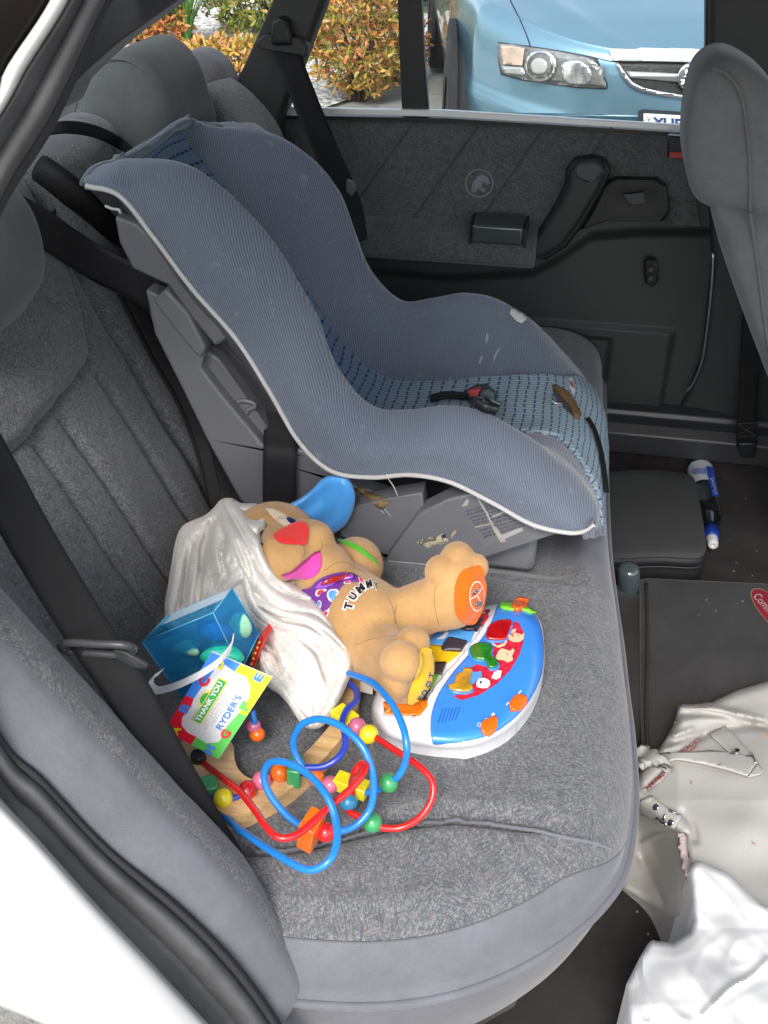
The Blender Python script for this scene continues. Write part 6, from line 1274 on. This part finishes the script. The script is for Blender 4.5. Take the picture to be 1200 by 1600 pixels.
# ---------------------------------------------------------------- off-white handbag
M['leather'] = cloth_mat('worn off white leather', (.41, .40, .375), 500, (.30, .27, .22), .09, rough=.5)
hb = thing('handbag', 'off white leather handbag with stitched straps and metal buckles on the floor', 'bag', at(1100, 1300, z=.28))
ho = [(1059, 1104), (1066, 1100), (1090, 1099), (1112, 1096), (1150, 1078), (1200, 1063), (1300, 1050), (1330, 1250), (1310, 1500), (1200, 1500), (1120, 1475), (1085, 1456), (1040, 1432), (1000, 1407), (972, 1390), (955, 1340), (966, 1290), (985, 1240), (1000, 1205), (1020, 1182), (1042, 1150), (1054, 1128)]
def g_(P, pts, w_): return np.exp(-(seg_dist(P, resample(pts, 20))/w_)**2)
def zf_bag(P, e):
    x, y = P[:, 0], P[:, 1]; z = .372+.030*np.clip((y-1100)/150, 0, 1)-.02*np.clip((1060-x)/60, 0, 1)
    ln = np.interp(y, [1230, 1300, 1340, 1400, 1460], [985, 1058, 1068, 1078, 1095]); sd1 = np.clip((ln+14-x)/85, 0, 1); side = sd1*sd1*(3-2*sd1)*np.clip((y-1235)/40, 0, 1)
    z = z-.120*side**.9
    z += .007*g_(P, [(1066, 1104), (1120, 1108), (1180, 1122), (1230, 1140)], 5)-.006*g_(P, [(1066, 1114), (1120, 1118), (1180, 1132), (1230, 1150)], 5)
    z -= .010*g_(P, [(1046, 1160), (1090, 1148), (1130, 1138), (1200, 1130)], 7)+.007*g_(P, [(1030, 1185), (1060, 1172), (1100, 1150)], 5)
    z += .006*g_(P, [(1070, 1128), (1100, 1122), (1150, 1120)], 7)+.006*g_(P, [(1056, 1150), (1080, 1140)], 5)
    z -= .008*g_(P, [(1012, 1230), (1030, 1212), (1046, 1198)], 4)+.006*g_(P, [(1066, 1270), (1082, 1290), (1086, 1312)], 6)
    z += .007*g_(P, [(1005, 1316), (1030, 1304), (1058, 1302)], 4)+.010*g_(P, [(1062, 1304), (1066, 1340), (1076, 1375), (1085, 1398)], 5)-.008*g_(P, [(1072, 1304), (1076, 1340), (1086, 1370)], 4)
    z -= .007*g_(P, [(1002, 1340), (1018, 1372), (1036, 1410)], 6)+.004*g_(P, [(1020, 1330), (1050, 1370), (1080, 1400)], 8)
    z += .006*np.sin(x/31+y/47)*.6+vnoise(P, 1/75., 2)*.009
    f = np.clip(e/14, 0, 1); return z-.022*(1-np.sqrt(np.clip(1-(1-f)**2, 0, 1)))
bgb = dome('bag_body', ho, zf_bag, M['leather'], hb, h=3, zbot=.215, smoothpoly=0); autosm(bgb, 85)
tbg = bvh(bgb); lth = M['leather']; redl = plain('red bag lettering', (.50, .02, .03), .5)
def zb(pts): return [(980+x/5.4545, 1060+y/5.4545) for x, y in pts]
def bpatch(nm, pts, mt, off=.001, th=.0, h=4, sp=0): return patch(nm, zb(pts), tbg, mt, hb, h=h, off=off, thick=th, smoothpoly=sp)
bpatch('strap', [(240, 680), (330, 675), (460, 665), (700, 650), (900, 675), (1050, 700), (1110, 740), (1020, 860), (860, 810), (640, 755), (450, 720), (330, 725), (255, 705)], lth, .004, .003)
bpatch('strap', [(1110, 745), (1160, 800), (1130, 835), (1040, 855), (1022, 860)], lth, .002, .002)
bpatch('strap', [(700, 490), (830, 420), (900, 480), (1060, 650), (1100, 740), (1040, 740), (880, 660)], lth, .0015, .002)
bpatch('knot', [(140, 660), (220, 655), (250, 690), (310, 730), (280, 795), (240, 780), (190, 790), (135, 820), (120, 740)], lth, .006, .008, sp=24)
bpatch('strap', [(120, 1040), (210, 1020), (330, 1110), (450, 1190), (420, 1270), (370, 1250), (250, 1190), (120, 1130)], lth, .0015, .003)
bpatch('strap', [(120, 960), (200, 890), (290, 800), (380, 740), (350, 810), (290, 880), (180, 960)], plain('pale lining edge', (.40, .39, .37), .6), .001, .001)
st_m = plain('bag stitching', (.36, .31, .26), .8)
for l in ([(720, 500), (880, 660)], [(845, 430), (1050, 645)], [(270, 715), (640, 770), (1020, 850)], [(130, 1110), (260, 1175), (360, 1235)], [(440, 235), (600, 235), (900, 285), (1190, 370)], [(445, 265), (620, 262), (900, 310)], [(500, 1310), (440, 1340), (120, 1400)]):
    P_ = resample(zb(l), 24); T_ = np.gradient(P_, axis=0); T_ /= np.linalg.norm(T_, axis=1)[:, None]; N2 = np.stack([-T_[:, 1], T_[:, 0]], 1)*.25
    patch('stitching', list(map(tuple, P_+N2))+list(map(tuple, (P_-N2)[::-1])), bvh(*[o for o in hb.children if o.name.startswith(('strap', 'bag_body'))]), st_m, hb, h=12, off=.0006)
text_on('lettering', 'JOCCI', zb([(540, 585)])[0], (31, -22), (-3, -8), tbg, redl, hb, off=.0015, bold=.02); text_on('lettering', 'MILANO', zb([(545, 620)])[0], (20, -15), (-1.5, -4), tbg, redl, hb, off=.0015)
text_on('lettering', 'Milano', zb([(250, 895)])[0], (30, -24), (3, 6), tbg, redl, hb, off=.003)
tst = bvh(*[o for o in hb.children if o.name.startswith(('strap', 'bag_body'))])
def stud(x, y, r):
    q = zb([(x, y)])[0]; patch('stud', ring_px(q, r/5.4545, 18), tst, M['chrome'], hb, h=3, off=.0006, thick=.0022)
stud(932, 628, 26); stud(255, 1100, 22); stud(383, 1230, 22)
for pl in ([(362, 1130), (420, 1150), (415, 1165), (358, 1146)], [(255, 1178), (275, 1180), (350, 1235), (340, 1252), (262, 1200)], [(1040, 655), (1068, 650), (1098, 730), (1085, 735), (1060, 670)], [(330, 1165), (345, 1170), (325, 1210), (314, 1200)]):
    patch('buckle', zb(pl), tst, M['chrome'], hb, h=3, off=.0012, thick=.002)
for pl in ([(540, 870), (556, 880), (550, 910), (538, 900)], [(1050, 1385), (1085, 1400), (1095, 1420), (1070, 1415)], [(760, 740), (800, 720), (805, 735), (780, 748)]):
    patch('stain', zb(pl), tst, plain('brown stain', (.30, .22, .14), .7), hb, h=4, off=.0005)
patch('stain', zb([(1110, 520), (1160, 450), (1195, 440), (1180, 500), (1130, 535)]), tst, plain('pink stain', (.46, .36, .29), .7), hb, h=4, off=.0005, smoothpoly=24)
patch('zip_edge', [(1062, 1303), (1069, 1301), (1074, 1320), (1078, 1345), (1084, 1365), (1088, 1380), (1084, 1392), (1076, 1378), (1068, 1350), (1063, 1325)], tbg, plain('pinkish zip tape', (.42, .34, .34), .7), hb, h=4, off=.0015, thick=.001)
# ---------------------------------------------------------------- white plastic bag
po = [(1075, 1362), (1080, 1352), (1088, 1345), (1097, 1346), (1131, 1361), (1142, 1368), (1160, 1386), (1186, 1410), (1205, 1420), (1300, 1455), (1340, 1700), (1020, 1710), (984, 1604), (981, 1570), (979, 1537), (986, 1523), (1000, 1495), (1012, 1475), (1018, 1469), (1052, 1473), (1066, 1463), (1078, 1456), (1083, 1437), (1081, 1410), (1079, 1385)]
def zf_pb(P, e):
    x, y = P[:, 0], P[:, 1]; z = .425+.035*np.clip((y-1450)/120, 0, 1)+.02*np.clip((x-1050)/100, 0, 1)
    sa = lambda q: np.sqrt(q*q+.015)
    r1 = 1-sa(vnoise(P @ np.array([[.75, .66], [-.66, .75]]) * np.array([1, .45]), 1/60., 11))*2; r2 = 1-sa(vnoise(P @ np.array([[.8, .6], [-.6, .8]]) * np.array([.5, 1]), 1/38., 12))*2
    z += .009*np.clip(r1, 0, 1)**2+.003*np.clip(r2, 0, 1)**3+vnoise(P, 1/70., 3)*.012
    z += .008*g_(P, [(1100, 1585), (1140, 1545), (1170, 1528), (1200, 1500)], 6)-.006*g_(P, [(1106, 1592), (1150, 1550), (1190, 1530)], 5)+.006*g_(P, [(1004, 1490), (1006, 1530), (1020, 1580), (1024, 1600)], 5)-.006*g_(P, [(998, 1500), (998, 1540), (1010, 1590)], 5)
    f = np.clip(e/10, 0, 1); return z-.02*(1-np.sqrt(np.clip(1-(1-f)**2, 0, 1)))
M['bag_plastic'] = plain('white plastic film', (.72, .72, .71), .45, var=.03)
pb_ = dome('plastic_bag', po, zf_pb, M['bag_plastic'], None, h=3.2, zbot=.26, smoothpoly=0); pb_['label'] = 'crumpled bright white plastic bag in the near bottom corner over the handbag'; pb_['category'] = 'bag'

# ================================================================ blue car outside
bc = thing('blue_car', 'metallic blue sedan parked facing the window with chrome grille and number plate', 'car', (.38, 3.35, 0))
PH = R(10); CU = np.array([-math.cos(PH), -math.sin(PH), 0]); CV = np.array([-math.sin(PH), math.cos(PH), 0]); CO = np.array([.42, 3.35, 0])
def CP(u, v, z): return CO+u*CU+v*CV+np.array([0, 0, z])
M['blue_paint'] = plain('metallic blue paint', (.19, .35, .45), .30, metal=.65, var=.03, coat=1)
HW = .86
def plan(n=60):
    us = np.sin(np.linspace(-math.pi/2, math.pi/2, n))*.80; front = [(u, .46*abs(u/.80)**3.0) for u in us]
    side = [(HW*.955, .60), (HW, .85), (HW*1.01, 1.4), (HW*1.01, 3.3), (HW, 4.0), (HW*.96, 4.5), (HW*.8, 4.72)]; back = [(.3, 4.8), (-.3, 4.8)]
    pts = front+side+back+[(-u, v) for u, v in side[::-1]]; return resample(pts, 260, closed=True)
pl2 = plan(); 
def ztop(v): return np.interp(v, [0, .1, .3, .6, 1.1, 1.5, 3.6, 4.4, 4.8], [.70, .725, .775, .83, .90, .93, .95, .97, .95])
def lvl(f, inset, zfun): q = pl2.copy(); q[:, 0] *= (1-inset); q[:, 1] = 2.4+(q[:, 1]-2.4)*(1-inset*.4*f); return np.array([CP(u, v, zfun(v)) for u, v in q])
rows = []
for t, ins in ((0, .10), (.06, .07), (.2, .036), (.38, .010), (.5, .0), (.56, .004), (.62, .010), (.75, .014), (.88, .022), (.96, .034), (1, .055)):
    rows.append(lvl(1, ins, lambda v, t=t: .18+(ztop(v)-.18)*t))
G = np.array(rows); G = np.array([resample_u(G[:, j], 60) for j in range(G.shape[1])]).transpose(1, 0, 2)
shellb = grid('body', G, M['blue_paint'], bc, close_v=True)
# bonnet and boot surface closing the top
nf = 60; vs = np.concatenate([np.linspace(0, 1, 50)]); 
topring = G[-1]; loc = np.array([[(p-CO)@CU, (p-CO)@CV] for p in topring])
def halfw(v):
    s = loc[loc[:, 0] > 0]; o_ = np.argsort(s[:, 1]); return np.interp(v, s[o_, 1], s[o_, 0])
vmin = loc[:, 1].min(); vv = vmin+(4.78-vmin)*np.linspace(0, 1, 120)**1.4; rows = []
for v in vv:
    hw = max(halfw(v), .02); us = np.linspace(-1, 1, 41); 
    cr = .055*(1-us**2)*np.clip((v-vmin)/.5, 0, 1)**.7+.012*np.exp(-((np.abs(us)-.72)/.07)**2)*np.clip((v-vmin)/.3, 0, 1)
    rows.append([CP(u*hw, v, ztop(v)+c_) for u, c_ in zip(us, cr)])
bon = grid('bonnet', np.array(rows), M['blue_paint'], bc, thick=.01)
# cabin
cab = MB(); gls = M['glass_dark'] = plain('tinted car glass', (.01, .013, .015), .05, coat=1)
b4_ = [(-.74, 1.30), (.74, 1.30), (.74, 4.0), (-.74, 4.0)]; t4_ = [(-.58, 2.05), (.58, 2.05), (.58, 3.35), (-.58, 3.35)]
m_ = MB(); m_.hexa([CP(u, v, .90) for u, v in b4_]+[CP(u, v, 1.36) for u, v in t4_]); bevel(m_.build('cabin_glass', gls, bc), .04, 3)
m_ = MB(); m_.hexa([CP(u*1.02, v, 1.355) for u, v in t4_]+[CP(u*.9, v*.97+.08, 1.41) for u, v in t4_]); bevel(m_.build('roof', M['blue_paint'], bc), .03, 3)
tyre_m = plain('tyre rubber', (.014, .014, .015), .75, bumpd=.002, bscale=60)
for su in (1, -1):
    for sv in (.82, 3.70):
        cc = CP(su*.775, sv, .325); rows = []
        for o_, r_ in [(-.10, .17), (-.105, .24), (-.10, .30), (-.085, .32), (.085, .32), (.10, .30), (.105, .24), (.10, .17)]:
            ph = np.linspace(0, 2*math.pi, 40, endpoint=False); rows.append(cc+CU*o_*1.0+r_*np.cos(ph)[:, None]*CV+r_*np.sin(ph)[:, None]*np.array([0, 0, 1.]))
        wh = grid('wheel', np.array(rows), tyre_m, bc, close_v=True)
        m_ = MB(); ph = np.linspace(0, 2*math.pi, 24, endpoint=False); m_.prism([cc+CU*su*.07+.20*math.cos(t)*CV+.20*math.sin(t)*np.array([0, 0, 1.]) for t in ph], CU*su*.02); m_.build('rim', M['chrome_soft'], wh)
        m_ = MB(); ph = np.linspace(-.25, math.pi+.25, 30); m_.prism([CP(su*.845, sv, .33)+.385*math.cos(t)*CV+.385*math.sin(t)*np.array([0, 0, 1.]) for t in ph], CU*su*.022); m_.build('wheel_arch', plain('arch lining', (.008, .008, .009), .8), bc)
tbc = bvh(shellb, bon)
def cpx(nm, pts, mt, off=.002, th=0., h=6, sp=0, tree=None, **k): return patch(nm, pts, tree or tbc, mt, bc, h=h, off=off, thick=th, smoothpoly=sp, **k)
def za_(pts): return [(600+x/2, y/2) for x, y in pts]
dk = plain('dark car gap', (.012, .02, .028), .5)
hlamp = [(360, 136), (400, 138), (460, 148), (540, 160), (620, 176), (655, 186), (672, 208), (694, 258), (694, 273), (660, 274), (600, 270), (500, 260), (430, 246), (372, 230), (362, 190)]
cpx('headlight_surround', za_([(356, 131), (460, 144), (540, 156), (640, 175), (668, 184), (700, 262), (699, 279), (600, 275), (430, 251), (366, 234), (357, 190)]), dk, .002, h=8)
hl = cpx('headlight', za_(hlamp), plain('headlight reflector', (.34, .34, .33), .22, metal=.5, var=.5, vscale=14), .004, .004, h=8)
thl = bvh(hl, shellb)
chrm = M['chrome']; 
def hpatch(pts, mt, off, th=.003, nm='headlight_lens', sp=0): o = patch(nm, za_(pts), thl, mt, bc, h=5, off=off, thick=th, smoothpoly=sp); return o
hpatch([(372, 142), (412, 145), (444, 152), (438, 205), (380, 200), (370, 175)], plain('pale indicator', (.55, .42, .33), .25, var=.3, vscale=30), .009)
hpatch([(372, 206), (438, 210), (448, 226), (440, 236), (384, 226)], plain('silver reflector', (.50, .50, .48), .2, metal=.4), .009)
hpatch([(440, 160), (690, 210), (690, 270), (440, 240)], plain('dark lamp housing', (.17, .17, .165), .2, metal=.3, var=.6, vscale=25), .0085, .001)
hpatch(ring_px((497, 205), 48, 30), chrm, .012, .006); hpatch(ring_px((497, 205), 40, 30), plain('lamp bowl', (.22, .22, .21), .12, metal=.6, var=.4, vscale=20), .019, .001); hpatch(ring_px((495, 207), 25, 26), plain('lamp lens', (.42, .43, .42), .08, coat=1), .020, .004)
hpatch([(560, 205), (590, 188), (625, 196), (650, 225), (640, 258), (600, 262), (565, 248)], plain('bright reflector', (.75, .75, .74), .15, metal=.8, var=.5, vscale=60), .012, .002, sp=30)
# bonnet shut line, crease of the bumper
def cline(pts, w_, mt, nm='shut_line', off=.0025):
    P_ = resample(pts, 30); T_ = np.gradient(P_, axis=0); T_ /= np.linalg.norm(T_, axis=1)[:, None]; N2 = np.stack([-T_[:, 1], T_[:, 0]], 1)*w_/2
    patch(nm, list(map(tuple, P_+N2))+list(map(tuple, (P_-N2)[::-1])), tbc, mt, bc, h=12, off=off)
cline([(788, -20), (800, 6), (812, 30), (823, 55), (829, 73)], 1.6, dk); cline([(829, 73), (870, 79), (920, 88), (950, 95), (968, 97)], 1.5, dk)
lowm = plain('lower bumper with ground reflection', (.040, .105, .145), .32, metal=.5, coat=.8)  # lower valance, its darker blue standing in for the mirrored ground
cpx('lower_bumper_reflection', [(700, 172), (800, 176), (860, 177), (940, 178), (996, 180), (1100, 184), (1100, 230), (900, 228), (700, 224)], lowm, .0015, .004, h=10)
cpx('number_plate_recess', [(997, 173), (1003, 170), (1100, 176), (1100, 230), (996, 230)], dk, .007, h=10)
npl = cpx('number_plate', [(1005, 176), (1095, 181), (1095, 214), (1004, 209)], plain('white number plate', (.62, .66, .66), .4), .012, .003, h=10)
tn = bvh(npl); nb_ = plain('dark blue plate lettering', (.015, .035, .16), .5)
text_on('lettering', 'YUE', (1043, 192.5), (46, 3), (-.5, -17), tn, nb_, bc, off=.003, bold=.03); text_on('lettering', 'V', (1014, 186), (6, .4), (0, -6), tn, nb_, bc, off=.003); text_on('lettering', 'I', (1013, 194), (1.2, 0), (0, -5), tn, nb_, bc, off=.003)
text_on('lettering', 'C', (1013, 203), (5, 0), (0, -5), tn, nb_, bc, off=.003)
grl = plain('black grille mesh', (.012, .012, .013), .5, bumpd=.004, bscale=120)
cpx('grille', [(962, 96), (1200, 102), (1200, 168), (1100, 156), (1040, 147), (1005, 140), (986, 131), (972, 112)], grl, .003, .002, h=8)
cpx('grille_bar', [(952, 82), (958, 81), (1200, 85), (1200, 103), (1080, 99), (960, 96), (956, 92)], plain('bright bar', (.86, .87, .88), .3, metal=.25, var=.02), .006, .012, h=8)
cpx('grille_bar', [(978, 111), (1062, 115), (1062, 128), (984, 121)], plain('satin grille bar', (.42, .43, .42), .3, metal=.7), .008, .006, h=8)
cpx('grille_surround', [(961, 98), (966, 98), (976, 112), (988, 128), (1006, 137), (1040, 144), (1100, 152), (1200, 162), (1200, 168), (1100, 157.5), (1040, 149.5), (1003, 142), (984, 133), (971, 117)], chrm, .006, .008, h=8)
cpx('emblem', ring_px((1077, 121), 20.5, 30), chrm, .022, .004, h=6); tem = bvh(*[o for o in bc.children if o.name.startswith('emblem')])
cpx('emblem', ring_px((1077, 121), 17, 30), plain('grey emblem field', (.10, .10, .11), .3), .001, .001, h=6, tree=tem)
cpx('emblem', [(1068, 112), (1074, 107), (1082, 106), (1090, 111), (1091, 120), (1084, 124), (1079, 118), (1074, 122), (1066, 122), (1072, 116)], chrm, .0025, .003, h=4, tree=tem); cpx('emblem', [(1062, 124), (1070, 123), (1076, 127), (1084, 128), (1080, 136), (1070, 135), (1064, 131)], chrm, .0025, .003, h=4, tree=tem)
# ================================================================ planting
def leaf_mat(name, stops):
    m, n, b = newmat(name); gi = N_(n, 'ShaderNodeNewGeometry'); c = ramp(n, gi.outputs['Random Per Island'], stops)
    n.links.new(c, b.inputs['Base Color']); b.inputs['Roughness'].default_value = .45; b.inputs['Specular IOR Level'].default_value = .4
    return m
LM = {'golden': leaf_mat('golden green leaves', [(0, (.13, .17, .03)), (.28, (.34, .30, .05)), (.55, (.56, .34, .07)), (.8, (.55, .19, .07)), (1, (.50, .30, .16))]),
      'green': leaf_mat('mid green leaves', [(0, (.05, .10, .02)), (.4, (.14, .20, .03)), (.75, (.28, .28, .05)), (1, (.42, .20, .08))]),
      'red': leaf_mat('orange red leaves', [(0, (.12, .14, .03)), (.3, (.42, .22, .05)), (.7, (.50, .13, .05)), (1, (.48, .28, .12))]),
      'dark': leaf_mat('dark hedge leaves', [(0, (.015, .04, .01)), (.6, (.04, .09, .02)), (1, (.08, .13, .03))])}
stem_m = plain('brown stems', (.07, .045, .03), .8)
def shrub(label, c, r, n, mat, L_=.06, group=None, name='shrub', cat='shrub'):
    rg = np.random.default_rng(int(abs(c[0]*100)+abs(c[1]*10))); t = thing(name, label, cat, (c[0], c[1], 0), group)
    V = []; Fc = []; c = np.array(c, float); r = np.array(r, float); clump = rg.normal(size=(26, 3)); clump /= np.linalg.norm(clump, axis=1)[:, None]
    k = 0
    while k < n:
        d = rg.normal(size=3); d /= np.linalg.norm(d); lump = 1+.22*np.max(clump@d)**6-.1*rg.random(); q = c+d*r*lump*rg.random()**.22
        if q[2] < .02: continue
        for _ in range(rg.integers(4, 8)):                       # a whorl of leaves
            o_ = d*r/np.linalg.norm(r)*1.0+np.array([0, 0, .5])+rg.normal(size=3)*.75; o_ /= np.linalg.norm(o_); s = np.cross(o_, rg.normal(size=3)); s /= np.linalg.norm(s); l = L_*(.6+.7*rg.random()); w_ = l*.17; nn = np.cross(o_, s)
            b0 = len(V); V += [q, q+o_*l*.35+s*w_+nn*l*.03, q+o_*l*.7+s*w_*.8-nn*l*.02, q+o_*l-nn*l*.12, q+o_*l*.7-s*w_*.8-nn*l*.02, q+o_*l*.35-s*w_+nn*l*.03]; Fc.append([b0, b0+1, b0+2, b0+3, b0+4, b0+5]); k += 1
    obj('crown', V, Fc, mat, t, False)
    m_ = MB()
    for i in range(9):
        a_ = i*.7; e = c+np.array([math.cos(a_)*r[0]*.6, math.sin(a_)*r[1]*.6, r[2]*.3]); m_.tube([np.array([c[0]+math.cos(a_)*.04, c[1]+math.sin(a_)*.04, -.01]), (c+e)/2*np.array([1, 1, .7]), e], [.012, .008, .004], 6)
    m_.build('stems', stem_m, t, smooth=True, sharp=0)
G1 = 'shrubs in the pebbled garden bed'
def gnd(px, py): return at(px, py, z=0)
q = gnd(548, 168); shrub('rounded golden shrub with orange tips seen in the far door window', (q[0], q[1]+.25, .36), (.28, .27, .33), 5600, LM['golden'], .045, G1)
q = gnd(588, 140); shrub('small reddish green shrub tucked behind the golden shrub in the door window', (q[0]+.03, q[1]+.3, .24), (.22, .2, .27), 1400, LM['red'], .048, G1)
q = gnd(350, 165); shrub('low yellow orange shrub nearest the bench in the rear side window', (q[0]-.02, q[1]+.15, .15), (.32, .26, .18), 3600, LM['golden'], .05, G1)
q = gnd(395, 68); shrub('broad green and yellow shrub behind the pale pebbles', (q[0]+.06, q[1]+.5, .38), (.58, .38, .46), 7000, LM['green'], .06, G1)
q = gnd(238, 66); shrub('orange leaved shrub left of the spiky green plant', (q[0]-.12, q[1]+.1, .18), (.36, .28, .25), 3400, LM['red'], .06, G1)
for k, (x, y, s) in enumerate(((-1.6, 10.2, 'dark green hedge shrub far behind the driveway, leftmost'), (-.3, 10.6, 'dark green hedge shrub far behind the driveway above the blue car'), (1.2, 10.6, 'dark green hedge shrub far behind the driveway at the right'))):
    shrub(s, (x, y, .75), (.8, .6, .85), 2600, LM['dark'], .10, 'hedge shrubs behind the driveway')
# spiky strap-leaved plant
q = gnd(290, 64); sp_ = thing('spiky_plant', 'bright green spiky plant between the orange and green shrubs', 'plant', (q[0], q[1], 0)); V = []; Fc = []
for i in range(170):
    a_ = rng.random()*6.28; ln = .38+.22*rng.random(); lean = .1+.55*rng.random(); b0 = len(V); side = np.array([-math.sin(a_), math.cos(a_), 0])*.009; base = np.array([q[0], q[1], 0])+np.array([math.cos(a_), math.sin(a_), 0])*.03
    for t in (0, .35, .7, 1): cen_ = base+np.array([math.cos(a_)*lean*ln*t**1.5, math.sin(a_)*lean*ln*t**1.5, ln*t*(1-.25*lean*t)]); V += [cen_-side*(1-t*.95), cen_+side*(1-t*.95)]
    for j in range(3): Fc.append([b0+2*j, b0+2*j+1, b0+2*j+3, b0+2*j+2])
obj('leaves', V, Fc, leaf_mat('bright strap leaves', [(0, (.05, .18, .03)), (1, (.14, .34, .06))]), sp_, False)

cr_ = MB(); rg = np.random.default_rng(5)
for x, y in ((1146, 893), (1160, 940), (1104, 938), (1118, 955), (1092, 962), (1150, 880), (1182, 862), (1140, 845), (1125, 700), (1150, 712), (1010, 1500), (1030, 1445), (1042, 1452), (995, 1425), (1012, 1460), (1000, 1540), (1165, 780), (1175, 900)):
    zz_ = .334 if (905 < y < 1180) else .305 if y < 905 else .25
    p = at(x, y, z=zz_); p[2] = max(zz_, floor_z(p[0], p[1]) if zz_ != .334 else .332)+.001; r_ = .0006+.0006*rg.random(); cr_.box(p-r_, p+r_*np.array([1.3, .8, .8]))
co = cr_.build('crumbs', plain('pale crumbs', (.20, .18, .14), .8)); co['label'] = 'tiny pale crumbs scattered over the dark carpet and mat'; co['category'] = 'crumbs'; co['kind'] = 'stuff'
